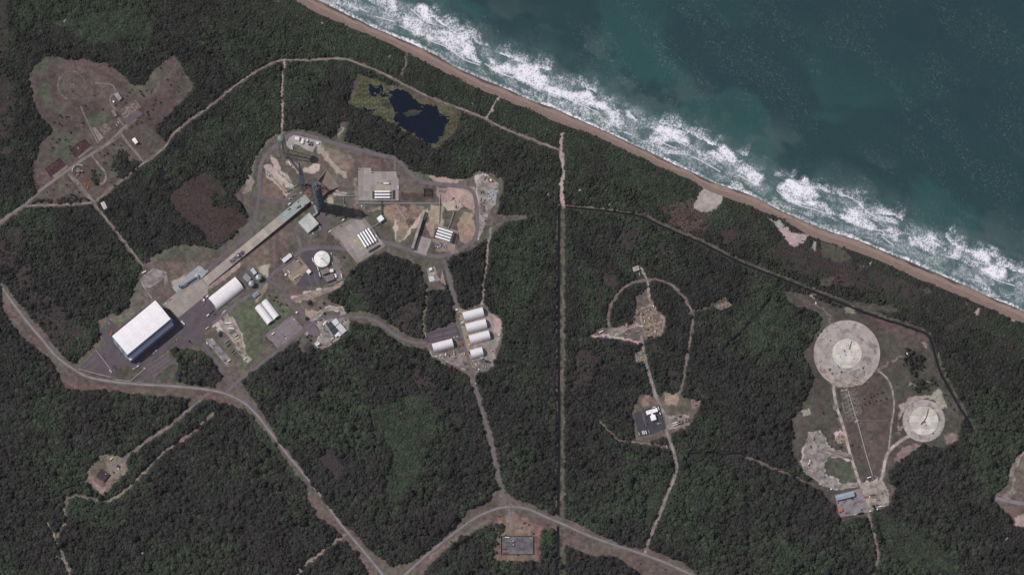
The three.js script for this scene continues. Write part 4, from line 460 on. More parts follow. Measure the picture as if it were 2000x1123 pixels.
slab('tower_yard', 'pale concrete yard beside the water tower', [[557, 285], [556, 273], [568, 265], [571, 263.5], [584, 266], [625, 276], [624, 286], [614, 285], [608, 297], [596, 293.5], [582, 284], [572, 281], [566, 293]], { bed: M('#a59d97', 'con', 0.95) });
slab('pad_apron', 'tan concrete apron between the silver rocket stage and the assembly building', [[392, 544], [404, 558], [403, 574], [345, 621], [331, 606], [313, 595], [341, 572]], { deg: -38.5, cell: 9, tones: CONW, seed: 9, bed: CONW[1] });
slab('stage_pad', 'pale grey painted slab beneath the silver rocket stage', [[333, 561], [384.5, 519], [391, 521], [398, 529], [401, 526], [404, 529.6], [391.5, 542.5], [341, 571.4]], { deg: -39, cell: 10, tones: ['#9ba19f', '#a3a8a5'].map((c) => M(c, 'con')), bed: M('#9aa09e', 'con') });
yard('assembly_yard', 'dark asphalt yard round the white assembly building', [[298, 590], [345, 622], [402, 576], [417, 607], [432, 610], [412, 636], [392, 655], [389, 674], [360, 678], [332, 676], [322, 688], [300, 700], [275, 716], [264, 722], [250, 714], [240, 715], [225, 722], [218, 733], [214, 738], [150, 722], [180, 690], [205, 672], [196, 660], [192, 645], [212, 625], [228, 640], [290, 592]], M('#574e53', 'asp', 0.95), 0.13);
const L2 = yard('car_park', 'marked asphalt car park south of the assembly building', [[279, 719], [320, 693], [337, 706], [296, 739], [262, 746], [280, 727]], M('#5b5256', 'asp', 0.95), 0.16);
bays(L2, [283, 715], [318, 693.5], 20, 3.4, 0.18); bays(L2, [287, 722], [324, 698], 20, 3.6, 0.18); bays(L2, [290, 728], [328, 702.5], 20, 3.4, 0.18); bays(L2, [296, 736], [335, 707], 22, 3.4, 0.18);
{ const y = scene.getObjectByName('assembly_yard'); bays(y, [152, 716], [181, 685], 18, 3.2, 0.15); bays(y, [161, 717], [184, 698], 13, 3.4, 0.15); bays(y, [172, 722], [198, 703], 13, 3, 0.15); }
const L3 = yard('car_park', 'pale paved car park beside the twin vaulted hangars', [[514, 655], [567.5, 615.5], [590, 641], [541, 682]], M('#766e70', 'asp', 0.95), 0.14);
for (const k of [0.18, 0.42, 0.66, 0.88]) bays(L3, [514 + 27 * k + 3, 655 + 27 * k - 2], [567.5 + 22 * k - 3, 615.5 + 25.5 * k + 2], 22, 3, 0.16);
const L4 = yard('car_park', 'small asphalt car park by the striped roof building', [[596, 645], [611, 634], [624, 651], [607, 660.5]], M('#655c60', 'asp', 0.95), 0.14); bays(L4, [598, 646], [608, 659], 10, 2.6, 0.16);
const L5 = yard('car_park', 'dark marked car park north of the western hangar', [[830, 648], [887.5, 630], [897, 656], [878, 664], [830, 670], [822, 671]], M('#50474d', 'asp', 0.95), 0.15);
bays(L5, [833, 650], [886, 635], 26, 3.4, 0.17); bays(L5, [834, 659], [860, 653], 14, 5, 0.17); bays(L5, [866, 652], [888, 646], 12, 5, 0.17); bays(L5, [836, 666], [892, 655], 26, 3, 0.17);
const L6 = yard('car_park', 'black asphalt lot around the white T shaped building', [[1234, 808], [1286, 790], [1300, 837], [1269, 849], [1246, 853]], blackTop, 0.14); bays(L6, [1235, 809], [1243, 845], 18, 2.6, 0.16); bays(L6, [1252, 804], [1260, 833], 16, 3.4, 0.16);
yard('yard_slab', 'concrete work yard west of the domed tank', [[547, 526], [581.5, 500.4], [600, 523.6], [574, 558]], M('#82766d', 'con', 0.95), 0.22); yard('yard_strip', 'tan concrete strip across the work yard', [[560, 541], [594, 516], [600, 524], [566, 549]], M('#928570', 'con', 0.95), 0.25);
const L7 = yard('car_park', 'black asphalt lot below the domed tank', [[583, 500], [601, 489], [631, 488], [648, 491], [640, 520], [626, 526], [628, 540], [636, 554], [585, 561], [575, 557], [600, 524]], M('#4d484e', 'asp', 0.95), 0.16); bays(L7, [598, 537], [606, 557], 10, 4, 0.18); bays(L7, [611, 538], [618, 555], 9, 4, 0.18);
yard('dome_yard', 'grey concrete yard east of the domed tank', [[628, 527], [641, 520], [648, 498], [660, 506], [668, 545], [640, 557], [632, 545]], M('#7d7370', 'con', 0.95), 0.2);
yard('pad_yard', 'asphalt yard between the pad building and the main tower', [[600, 414], [608, 402], [632, 410], [644, 420], [640, 442], [632, 455], [622, 440], [612, 426]], M('#5d5556', 'asp', 0.95), 0.12);
const GR = M('#958c86', 'dirt', 1), GR2 = M('#a0958b', 'dirt', 1);
yard('gravel_apron', 'large pale gravel loop west of the wide sand road', ragged([[1566, 905], [1570, 870], [1578, 846], [1595, 842], [1608, 850], [1614, 870], [1630, 878], [1662, 889], [1664, 898], [1640, 894], [1618, 891], [1609, 905], [1610, 928], [1618, 935], [1632, 933], [1638, 945], [1672, 942], [1677, 950], [1630, 956], [1605, 948], [1585, 932], [1570, 925]], 1.3, 51), GR, 0.14);
yard('gravel_apron', 'sandy turning area at the head of the landing depot', ragged([[1678, 948], [1686, 943], [1712, 940], [1722, 936], [1735, 965], [1735, 985], [1712, 997], [1692, 998], [1684, 975]], 1.2, 52), GR2, 0.15);
yard('gravel_apron', 'pale gravel yard around the striped roof building', ragged([[613, 632], [635, 623], [678, 621], [681, 640], [660, 659], [641, 677], [624, 681], [616, 665], [626, 651]], 1, 53), GR, 0.12);
yard('gravel_apron', 'pale gravel ground of the trailer yard', ragged([[420, 626], [438, 614], [450, 621], [466, 648], [474, 680], [486, 704], [481, 711], [464, 690], [446, 660], [432, 645]], 1, 54), GR2, 0.12);
yard('gravel_apron', 'pale stone yard at the east end of the perimeter road', ragged([[929, 352], [941, 341], [965, 353], [971, 363], [965, 395], [952, 418], [944, 442], [936, 460], [931, 466], [932, 400], [930, 374]], 1, 55), M('#9a908a', 'dirt', 1), 0.1);
yard('gravel_apron', 'gravel ground beside the western hangar', ragged([[836, 678], [846, 692], [892, 697], [908, 690], [915, 720], [903, 720], [870, 704], [842, 694]], 1, 56), M('#877c77', 'dirt', 1), 0.12);
yard('gravel_apron', 'pale gravel around the hollow concrete bunkers', ragged([[1303, 815], [1328, 808], [1345, 815], [1345, 829], [1318, 837], [1304, 839]], 0.8, 57), M('#948a80', 'dirt', 1), 0.12);
yard('gravel_apron', 'sandy loop of the dirt road north of the winding road', ragged([[600, 627], [614, 610], [640, 599], [664, 600], [673, 613], [666, 617], [660, 606], [630, 608], [616, 622]], 0.7, 58), M('#a2978d', 'dirt', 1), 0.1);
yard('gravel_apron', 'wide sandy strip of the dirt road under the trees', ragged([[566, 583], [600, 571], [650, 559], [670, 549], [672, 556], [640, 570], [602, 584], [574, 591]], 0.7, 59), M('#9a8e82', 'dirt', 1), 0.1);
yard('gravel_lot', 'pale gravel lot beside the diagonal track', [[270, 546], [279, 536], [295, 524], [322, 531], [325, 553], [318, 556], [316, 541], [311, 549], [290, 562], [276, 561]], M('#938a87', 'dirt', 1), 0.14);
yard('trailer_strip', 'pale gravel strip beside the trailer yard', [[399, 663], [411, 660], [447, 702], [441, 714], [437, 712], [405, 674]], M('#8f8585', 'dirt', 1), 0.13);
yard('hangar_apron', 'tan concrete apron in front of the white hangars', [[890, 603], [895, 602], [905, 613], [922, 668], [928, 715], [920, 718], [907, 672]], M('#948673', 'con', 0.95), 0.24);
yard('hangar_apron', 'grey gravel yard south of the smallest hangar', [[917, 705], [945, 695], [958, 712], [950, 727], [924, 727]], M('#857c78', 'dirt', 1), 0.2);
const DEP = yard('depot_slab', 'grey paved yard of the landing depot', [[1629, 967], [1677, 955], [1684, 957.7], [1696, 998], [1695, 1001], [1640, 1010.5]], M('#857c7e', 'con', 0.95), 0.2); yard('depot_slab', 'pale concrete rectangle at the head of the depot', [[1682.6, 959], [1709, 952], [1711, 958.5], [1684.5, 966.5]], M('#a59c8b', 'con', 0.95), 0.28);
yard('substation_yard', 'grey gravel yard of the electrical substation', [[976, 1048], [1038.5, 1048], [1038.5, 1083], [976, 1083]], M('#6f6b6e', 'dirt', 1), 0.2);
yard('tank_pad', 'pale concrete pad under the small tube trailers', [[831, 526], [847, 520], [852, 539], [858, 546], [861, 527], [869, 558], [856, 548], [836, 553]], M('#8f857b', 'con', 0.95), 0.22);
// old launch site
const RED = ['#4a3435', '#513a39', '#573f3c'].map((c) => M(c, 'rough', 1));
slab('old_slab', 'dark red weathered slab at the left of the old site', [[83.5, 330], [113, 308], [126, 321], [95, 345]], { deg: -37, cell: 9.5, tones: RED, bed: RED[0] }); slab('old_slab', 'dark red weathered slab nearest the old site road fork', [[131, 292], [162, 271], [175, 284], [143, 307.5]], { deg: -34, cell: 9.5, tones: RED, bed: RED[0], seed: 3 }); slab('old_slab', 'small dark red slab by the west road', [[50, 352], [60, 347], [75, 366], [65, 376]], { bed: RED[1] });
slab('old_slab', 'tan concrete strip beside the left red slab', [[99, 343], [127, 323], [130, 326], [103, 348]], { bed: M('#7d6f64', 'con') }); slab('old_slab', 'tan concrete strip beside the second red slab', [[148, 307], [176, 285], [179, 288], [151, 310]], { bed: M('#7a6d63', 'con') });
slab('old_slab', 'large pale concrete slab of the old launch stand', [[229, 217], [260, 194], [273, 209], [240, 233]], { deg: -36, cell: 11, tones: ['#7f716a', '#877a71'].map((c) => M(c, 'rough')), bed: M('#7b6e67', 'rough') }); slab('old_slab', 'tan square slab beside the old axis road', [[189, 249], [203, 239], [215, 252], [200, 265]], { deg: -36, cell: 9, tones: ['#85756a', '#7d6f65'].map((c) => M(c, 'rough')), bed: M('#7e7066', 'rough') }); slab('old_slab', 'pale wedge of concrete at the old road junction', [[176, 249], [183, 249], [199, 269], [190, 276]], { bed: M('#8a7b74', 'con') });
slab('old_slab', 'rust orange slab with stored pipes in the old site', [[157, 356], [169, 347], [181, 358], [168, 371]], { deg: -38, bed: M('#72503f', 'rough') }); slab('old_slab', 'pale pad beside the old axis road', [[170, 290], [196, 284], [236, 256], [232, 268], [205, 285], [195, 292]], { bed: M('#80746e', 'dirt', 1) });
slab('old_slab', 'purple grey slab east of the old stand', [[240, 234], [265, 214], [275, 222], [246, 246]], { bed: M('#5e5458', 'asp') });
slab('small_slab', 'pale concrete slab of the isolated pad', [[206, 908], [222, 900], [231, 909], [230, 922], [212, 940], [200, 934], [212, 924]], { bed: M('#85796d', 'con') });
slab('ruin_slab', 'broken concrete slab under the thin white pipeline', [[1640, 765], [1655, 763], [1657, 758], [1671, 756], [1676, 775], [1685, 810], [1668, 822], [1652, 824]], { deg: -14, cell: 9, tones: ['#7d736a', '#6f665e', '#867b71', '#756b66'].map((c) => M(c, 'rough')), bed: M('#6b615a', 'rough'), y: 0.18 });
slab('ruin_slab', 'overgrown grid of concrete pads in the woods right of the ring track', [[1388, 593], [1414, 582], [1424, 596], [1402, 605]], { deg: -20, cell: 7.5, tones: ['#8a7a6b', '#7d6e61', '#938373'].map((c) => M(c, 'rough')), bed: M('#66594d', 'rough'), y: 0.18, seed: 4 });
slab('ring_slab', 'tan concrete hardstand of the wooded ring pad', [[1248, 604], [1275, 596], [1280, 612], [1294, 622], [1291, 651], [1257, 661], [1254, 640]], { deg: -14, cell: 10, tones: ['#93836f', '#8a7b6b', '#9a8b79'].map((c) => M(c, 'rough')), bed: M('#8b7b6c', 'rough'), y: 0.16, seed: 5 });
slab('ring_slab', 'pale concrete pad beside the road below the ring', [[1237, 690], [1256, 688], [1259, 703], [1242, 708]], { deg: -10, cell: 7, tones: ['#958779', '#887b70'].map((c) => M(c, 'rough')), bed: M('#857869', 'rough'), y: 0.16, seed: 6 });
// ---------------------------------------------------------------- landing circles
function disc(e, s, r, y0, y1, n = 96) { return cylY(r * G, r * G, y1 - y0, mx(e), y0, mz(s), n); }
function landing(name, label, e, s, R, r, tone, seed) {
  const g = new THREE.Group(); g.name = numbered(name); scene.add(g); tag(g, label, 'landing pad');
  const N = 512, c = document.createElement('canvas'); c.width = c.height = N; const x = c.getContext('2d'), d = x.createImageData(N, N);
  for (let j = 0; j < N; j++) for (let i = 0; i < N; i++) { const u = i / N * 60, v = j / N * 60, a = Math.atan2(v - 30, u - 30) * 9, q = Math.hypot(u - 30, v - 30), b = fbm(u * 0.22, v * 0.22, seed, 4), sm = sstep(0.56, 0.74, fbm(u * 0.16 + 5, v * 0.16, seed + 5, 4)), sw = fbm(a * 0.5, q * 0.9, seed + 9, 3), m = (0.84 + b * 0.3 + (sw - 0.5) * 0.1) * (1 - sm * 0.2) * (0.97 + hash(i, j, 4) * 0.06), o = (j * N + i) * 4; d.data[o] = clamp(157 * m, 0, 255); d.data[o + 1] = clamp(149 * m, 0, 255); d.data[o + 2] = clamp(143 * m, 0, 255); d.data[o + 3] = 255; }
  x.putImageData(d, 0, 0); const t = new THREE.CanvasTexture(c); t.colorSpace = THREE.SRGBColorSpace; t.wrapS = t.wrapT = THREE.RepeatWrapping; t.repeat.set(1 / (2 * R * G), 1 / (2 * R * G)); t.offset.set(0.5 - mx(e) / (2 * R * G), 0.5 - mz(s) / (2 * R * G));
  part('gravel_ring', disc(e, s, R, -0.2, 0.2, 128), new THREE.MeshStandardMaterial({ map: t, roughness: 1, side: THREE.DoubleSide }), g);
  part('edge_kerb', new THREE.TorusGeometry(r * G + 0.3, 0.35, 4, 96).rotateX(Math.PI / 2).translate(mx(e), 0.3, mz(s)), M('#8c8070', 'con'), g);
  const n = 9, cs = ['#c8c2b6', '#bfb9ad', '#cec8bc', '#bab3a7'].map((q) => M(q, 'con', 0.95));                 // strips of poured concrete
  for (let k = 0; k < n; k++) { const z0 = -r + 2 * r * k / n + 0.06, z1 = -r + 2 * r * (k + 1) / n - 0.06, pts = []; const W = (z) => Math.sqrt(Math.max(0, r * r - z * z)); for (let q = 0; q <= 8; q++) { const z = mix(z0, z1, q / 8); pts.push([e + W(z), s + z]); } for (let q = 8; q >= 0; q--) { const z = mix(z0, z1, q / 8); pts.push([e - W(z), s + z]); } part('concrete_strip', prism(pts, 0, 0.42), cs[Math.floor(hash(k, seed, 2) * 4)], g); }
  part('bed', disc(e, s, r, 0, 0.36), M('#958b78', 'con'), g); return g;
}
const LZ1 = landing('landing_pad', 'largest landing circle, pale disc inside a wide smudged gravel ring', 1653, 690.6, 65, 29, 0, 31), LZ2 = landing('landing_pad', 'smaller landing circle with a long curved dark mark on its disc', 1803.4, 822, 41.5, 28.5, 0, 47);
part('sand_drift', prism(ragged([[1598, 722], [1612, 738], [1622, 750], [1634, 756], [1655, 757], [1684, 751], [1700, 734], [1690, 732], [1668, 741], [1640, 741], [1618, 730], [1606, 716]], 1.6, 6), 0, 0.24), M('#a89b8f', 'dirt', 1), LZ1);
const markM = M('#4d4646', 'rough', 0.95), fadeM = M('#948f8a', 'con', 0.95), paleM = M('#c9c7c2', 'con', 0.9);
part('painted_mark', prism(smooth([[1797.8, 830.5], [1798, 827.3], [1804, 821], [1809, 811], [1812.2, 797.7], [1812.9, 797.7], [1811, 811.3], [1807.4, 819.6], [1801.8, 828]], true, 1), 0.42, 0.46), markM, LZ2); part('painted_mark', prism([[1804, 823.6], [1806.5, 823.2], [1808, 826.5], [1804.2, 826]], 0.42, 0.46), markM, LZ2); part('painted_mark', prism(ragged([[1804.5, 829.5], [1809, 828.8], [1812, 832.2], [1805, 832.5]], 0.5, 5), 0.42, 0.45), fadeM, LZ2); part('scoured_patch', prism(ragged([[1807, 818], [1815, 812], [1819, 820], [1816, 830], [1808, 829]], 1.2, 9), 0.42, 0.44), paleM, LZ2); part('painted_mark', prism([[1798, 813.3], [1799.3, 813.6], [1803.5, 820], [1803, 820.3]], 0.42, 0.45), fadeM, LZ2);
part('painted_mark', prism([[1657, 682], [1659.2, 682.4], [1663, 667], [1661.8, 666]], 0.42, 0.46), markM, LZ1); part('painted_mark', prism([[1647.3, 683], [1648.4, 683], [1650.9, 687.2], [1650.4, 688.4], [1648.2, 687.6]], 0.42, 0.46), markM, LZ1); part('painted_mark', prism(ragged([[1638.5, 696.5], [1641.5, 696], [1641.8, 698.8], [1639, 699.2]], 0.4, 3), 0.42, 0.45), fadeM, LZ1); part('scoured_patch', prism(ragged([[1643, 692], [1652, 684], [1660, 683], [1658, 694], [1648, 700]], 1.5, 4), 0.42, 0.44), paleM, LZ1);
for (const [g, L] of [[LZ1, [[1650.5, 693.5, 1.4], [1621, 665.5, 2], [1684, 664.5, 2], [1620, 722, 3.5], [1625, 730, 3], [1643, 727, 3], [1685, 719, 3], [1694.5, 711, 2], [1674, 738, 3.2], [1588, 693, 1], [1642, 714, 1.2]]], [LZ2, [[1822, 797.5, 1.8], [1772.5, 822, 1.6], [1767.5, 822, 0.8], [1834, 816, 1.2], [1822.5, 847, 1.8]]]]) L.forEach(([e, s, r], i) => { const r0 = disc(e, s, 0.01, 0, 0.01); const p = []; for (let a = 0; a < 14; a++) p.push([e + Math.cos(a * 0.449) * r * (0.5 + hash(a, i, 7) * 0.7), s + Math.sin(a * 0.449) * r * (0.4 + hash(a, i, 9) * 0.6)]); part('dirt_stain', prism(p, 0, Math.hypot(e - (g === LZ1 ? 1653 : 1803), s - (g === LZ1 ? 691 : 822)) < 28.6 ? 0.45 : 0.23), M('#655953', 'rough', 1), g); });
// ring of the oldest pad
{ const g = thing('ring_mound', 'circular kerb of the abandoned ring pad in brown turf', 'old pad', 137, 167); part('kerb_ring', new THREE.TorusGeometry(26 * G, 0.55, 6, 90).rotateX(Math.PI / 2).scale(1, 0.8, 1).translate(0, 0.2, 0), M('#937b68', 'rough', 1), g); part('worn_ring', new THREE.RingGeometry(27.3 * G, 29.2 * G, 80, 1, 1.2, 3.2).rotateX(-Math.PI / 2).translate(0, 0.08, 0), M('#85786d', 'rough', 1), g);
  const r = rng(31); for (let i = 0; i < 16; i++) { const a = r() * 6.3, d = r() * 6; part('rubble', box(0.8 + r() * 1.4, 0.6, 0.8 + r(), Math.cos(a) * d * G - 1, 0, Math.sin(a) * d * G, r() * 3), M('#978c7b', 'con'), g); } }
// ---------------------------------------------------------------- buildings
const WHITE = M('#e2dfde', 'metal', 0.6), ROOFW = M('#dedad8', 'metal', 0.65), WALLB = M('#93a2b4', 'metal', 0.7), GREY = M('#8b8f96', 'metal', 0.7), DARK = M('#3a363c', 'metal', 0.8), STEEL = M('#59636c', 'metal', 0.6, 0.2), DOOR = M('#6d7580', 'metal', 0.7), CREAM = M('#c9c2a4', 'metal', 0.7), RUST = M('#7d5140', 'rough', 0.9), BLUE = M('#343a6e', 'metal', 0.6), ORANGE = M('#b06a3a', 'metal', 0.7), GREEN = M('#5a675c', 'metal', 0.7), GLASS = new THREE.MeshStandardMaterial({ color: '#20262b', roughness: 0.15 }), TYRE = M('#1b1a1b', null, 0.9), BLACK = M('#252327', 'metal', 0.7), YELLOW = M('#b89a3a', 'metal', 0.7), SILVER = M('#b7b9be', 'metal', 0.35, 0.55);
// oriented box from four roof corners (clockwise), height h: returns centre, turn, length, width
function frame(c, h) { const p = foot(c, h), [e, s] = mid(p), ax = (p[1][0] - p[0][0] + p[2][0] - p[3][0]) / 2, ay = (p[1][1] - p[0][1] + p[2][1] - p[3][1]) / 2, bx = (p[3][0] - p[0][0] + p[2][0] - p[1][0]) / 2, by = (p[3][1] - p[0][1] + p[2][1] - p[1][1]) / 2; return { e, s, deg: Math.atan2(ay, ax) * 180 / Math.PI, L: Math.hypot(ax, ay) * G, W: Math.hypot(bx, by) * G }; }
const gable = (L, W, h, rise, x = 0) => { const s = new THREE.Shape([[-W / 2, 0], [W / 2, 0], [W / 2, h], [0, h + rise], [-W / 2, h]].map((q) => new THREE.Vector2(...q))); return new THREE.ExtrudeGeometry(s, { depth: L, bevelEnabled: false }).translate(0, 0, -L / 2).rotateY(Math.PI / 2).translate(x, 0, 0); };
function slope(L, W, h, rise, side, t = 0.25, o = 0.4) { const a = Math.atan2(rise, W / 2), len = Math.hypot(rise, W / 2) + o; return new THREE.BoxGeometry(L + o * 2, t, len).translate(0, t / 2 + 0.02, len / 2).rotateX(a).translate(0, h + rise, 0).rotateY(side > 0 ? 0 : Math.PI); }
function shed(name, label, cat, corners, h, { wall = WHITE, roof = ROOFW, roof2, rise = 0, doors = 1, vents = 2, group, winN = 3, ribs = 0, y = 0 } = {}) {
  const f = frame(corners, h), g = thing(name, label, cat, f.e, f.s, f.deg, group, y), { L, W } = f;
  if (rise) { part('walls', gable(L, W, h - rise, rise), wall, g); const A = part('roof_slope', slope(L, W, h - rise, rise, 1), roof, g); const B = part('roof_slope', slope(L, W, h - rise, rise, -1), roof2 ?? roof, g);
    for (let i = 0; i < ribs; i++) for (const [m, s] of [[A, 1], [B, -1]]) { const q = slope(0.35, W, h - rise, rise, s, 0.4, 0.2); q.translate(-L / 2 + L * (i + 0.5) / ribs, 0.05, 0); part('seam', q, M('#8d8b8c', 'metal'), m); }
    part('ridge_cap', box(L + 0.6, 0.25, 0.8, 0, h + 0.2, 0), roof, g); }
  else { part('walls', box(L, h - 0.4, W), wall, g); const R = part('roof', box(L - 0.5, 0.25, W - 0.5, 0, h - 0.42, 0), roof, g); for (const [l, w, x, z] of [[L + 0.1, 0.4, 0, W / 2 - 0.15], [L + 0.1, 0.4, 0, -W / 2 + 0.15], [0.4, W - 0.7, L / 2 - 0.15, 0], [0.4, W - 0.7, -L / 2 + 0.15, 0]]) part('parapet', box(l, 0.55, w, x, h - 0.4, z), wall, g);
    for (let i = 0; i < ribs; i++) part('seam', box(0.5, 0.16, W - 0.9, -L / 2 + L * (i + 0.5) / ribs, h - 0.18, 0), M('#86858a', 'metal'), R);
    for (let i = 0; i < vents; i++) part('roof_vent', box(1.4, 1, 1.2, L * (hash(i, L | 0, 3) - 0.5) * 0.6, h - 0.18, W * (hash(i, W | 0, 5) - 0.5) * 0.5), GREY, g); }
  for (let i = 0; i < doors; i++) { const dm = part('door', box(Math.min(4, L * 0.25), Math.min(4, h * 0.6), 0.15, L * ((i + 1) / (doors + 1) - 0.5), 0, W / 2 + 0.09), DOOR, g); part('handle', box(0.2, 0.1, 0.1, L * ((i + 1) / (doors + 1) - 0.5) + 0.8, 1.1, W / 2 + 0.2), BLACK, dm); }
  for (let i = 0; i < winN; i++) part('window', box(1.4, 1.1, 0.12, -L / 2 + L * (i + 0.5) / winN + 0.9, Math.min(h * 0.5, 2), -W / 2 - 0.07), GLASS, g);
  return g;
}
// arched hangar: shell of curved panels, two end walls, big door
function vault(name, label, e, s, deg, L, W, H, { n = 8, shell = ROOFW, end = M('#c9c6cc', 'metal', 0.7), group, cat = 'hangar' } = {}) {
  const g = thing(name, label, cat, e, s, deg, group), a = W / 2, arc = (x0, x1, lift) => { const v = [], N = 22, P = (t) => { const c = Math.cos(t), q = Math.sin(t); return [Math.sign(c) * Math.pow(Math.abs(c), 0.86) * (a + lift), Math.pow(q, 0.92) * (H + lift)]; };
    for (let i = 0; i < N; i++) { const [z0, y0] = P(Math.PI * i / N), [z1, y1] = P(Math.PI * (i + 1) / N); v.push(x0, y0, z0, x0, y1, z1, x1, y1, z1, x0, y0, z0, x1, y1, z1, x1, y0, z0); } const q = new THREE.BufferGeometry(); q.setAttribute('position', new THREE.Float32BufferAttribute(v, 3)); return q; };
  const sp = L / n; for (let i = 0; i < n; i++) part('roof_panel', arc(-L / 2 + i * sp + 0.1, -L / 2 + (i + 1) * sp - 0.1, i % 2 ? 0.02 : 0), shell, g); for (let i = 0; i <= n; i++) part('rib', arc(Math.max(-L / 2, -L / 2 + i * sp - 0.25), Math.min(L / 2, -L / 2 + i * sp + 0.25), 0.12), M('#cbc8c8', 'metal', 0.7), g);
  for (const sd of [-1, 1]) { const pts = []; for (let i = 0; i <= 22; i++) { const t = Math.PI * i / 22, c = Math.cos(t), q = Math.sin(t); pts.push(new THREE.Vector2(Math.sign(c) * Math.pow(Math.abs(c), 0.86) * (a - 0.2), Math.pow(q, 0.92) * (H - 0.2))); } const q = new THREE.ExtrudeGeometry(new THREE.Shape(pts), { depth: 0.3, bevelEnabled: false }).rotateY(Math.PI / 2).translate(sd > 0 ? L / 2 - 0.6 : -L / 2 + 0.3, 0, 0); part('end_wall', q, end, g); const d = part('hangar_door', box(0.2, H * 0.6, W * 0.45, sd * (L / 2 - 0.12), 0, 0), DOOR, g); part('door_track', box(0.25, 0.3, W * 0.5, sd * (L / 2 - 0.1), H * 0.6, 0), STEEL, d); }
  return g;
}
{ // tall white assembly building
  const H = 38.5, f = frame([[216.2, 655.7], [301.1, 586.9], [330, 621.7], [246.6, 692.3]], H), g = thing('assembly_building', 'huge tall white assembly building with blue grey walls', 'building', f.e, f.s, f.deg), { L, W } = f;
  part('walls', box(L, H - 1.6, W), M('#74859a', 'metal', 0.75), g);
  for (const sd of [-1, 1]) { const R = part('roof_slope', slope(L, W, H - 1.9, 1.5, sd, 0.4, 0.35), M('#e9e5e4', 'metal', 0.7), g); for (let i = 0; i < 11; i++) { const q = slope(0.2, W, H - 1.9, 1.5, sd, 0.46, 0); q.translate(-L / 2 + L * (i + 0.5) / 11, 0.02, 0); part('roof_seam', q, M('#e2dedd', 'metal'), R); } }
  for (const x of [-L / 2 + 0.06, L / 2 - 0.06]) part('gable_trim', box(0.3, 0.6, W, x, H - 1.7, 0), WHITE, g);
  for (let i = 0; i < 3; i++) { const d = part('high_bay_door', box(0.3, 27, 11, -L / 2 - 0.16, 0, -W / 2 + W * (i + 0.5) / 3), M('#a9b7c6', 'metal', 0.7), g); for (let k = 1; k < 5; k++) part('door_panel_joint', box(0.2, 0.25, 10.6, -L / 2 - 0.36, k * 5.2, -W / 2 + W * (i + 0.5) / 3), STEEL, d); part('louvre', box(0.3, 4, 5, -L / 2 - 0.16, 30, -W / 2 + W * (i + 0.5) / 3), M('#42536a', 'metal'), g); }
  const d2 = part('high_bay_door', box(0.3, 29, 22, L / 2 + 0.16, 0, -4), M('#a4b2c2', 'metal', 0.7), g); part('door_panel_joint', box(0.2, 0.25, 21.6, L / 2 + 0.36, 12, -4), STEEL, d2);
  const an = part('annex', box(L + 1, 15.2, 8.6, 0.5, 0, W / 2 + 4.3), M('#6c7d92', 'metal', 0.75), g); part('annex_roof', box(L + 1.2, 0.4, 9, 0.5, 15.2, W / 2 + 4.4), M('#c9cbd0', 'metal', 0.7), an); for (let i = 0; i < 14; i++) part('window', box(3.4, 1.8, 0.15, -L / 2 + L * (i + 0.5) / 14, 7.6, W / 2 + 8.68), GLASS, an); for (let i = 0; i < 4; i++) part('door', box(4.2, 4.6, 0.15, -L / 2 + L * (i + 0.5) / 4, 0, W / 2 + 8.68), DOOR, an);
  part('stair_tower', box(5, 24, 6, L / 2 + 2.6, 0, W / 2 - 3), M('#8a9aae', 'metal', 0.75), g); for (let i = 0; i < 6; i++) part('wall_panel_joint', box(L - 1, 0.2, 0.15, 0, 17 + i * 3.4, W / 2 + 0.08), M('#7b8ea5', 'metal'), g);
}
vault('vaulted_hangar', 'long ribbed white hangar beside the tan apron', 438.3, 573.8, -38.5, 66.5 * G, 29 * G, 12, { n: 16, group: 'white vaulted buildings' });
vault('vaulted_hangar', 'left one of the twin white tents on the lawn', 513.2, 614.6, 52.9, 41 * G, 14.8 * G, 8.5, { n: 10, end: M('#aba4bb', 'metal'), group: 'white vaulted buildings' }); vault('vaulted_hangar', 'right one of the twin white tents on the lawn', 525.6, 605, 52.9, 41 * G, 14.8 * G, 8.5, { n: 10, end: M('#aba4bb', 'metal'), group: 'white vaulted buildings' });
for (const [e, s, L, label] of [[922.3, 614.8, 40.5, 'northernmost white hangar east of the access road'], [928, 637.5, 40.5, 'middle white hangar east of the access road'], [934.5, 659.9, 40.5, 'third white hangar east of the access road'], [862.6, 676, 40.5, 'white hangar west of the access road beside the car park'], [929, 690.5, 24.5, 'short white hangar south of the other hangars']]) vault('storage_hangar', label, e, s, -14.7, L * G, 18 * G, 13, { n: L > 30 ? 14 : 8, group: 'white hangars along the access road' });
{ const b = shed('pad_building', 'flat pale roofed building below the elevated roadway', 'building', [[579, 434], [601, 415], [620, 436], [599, 455]], 9, { roof: M('#b9bab3', 'con'), wall: M('#9ba0a0', 'metal'), vents: 7, doors: 3, winN: 6 }); }
shed('sphere_shed', 'grey roofed shed beside the lower spherical tank', 'shed', [[470.6, 541], [477.8, 533], [488, 543.5], [480, 551]], 6, { roof: M('#83878d', 'metal'), wall: GREY, winN: 2 }); shed('sphere_shed', 'pale roofed shed beside the upper spherical tank', 'shed', [[485, 527], [491.5, 523], [499.4, 532], [493.6, 537]], 6, { roof: M('#b3bbc2', 'metal'), wall: GREY, winN: 2 });
shed('small_building', 'small blue grey roofed building near the ribbed hangar', 'building', [[489, 576], [499, 568], [504, 573.8], [494, 581]], 5, { roof: M('#7b8793', 'metal'), rise: 1.2, ribs: 5 });
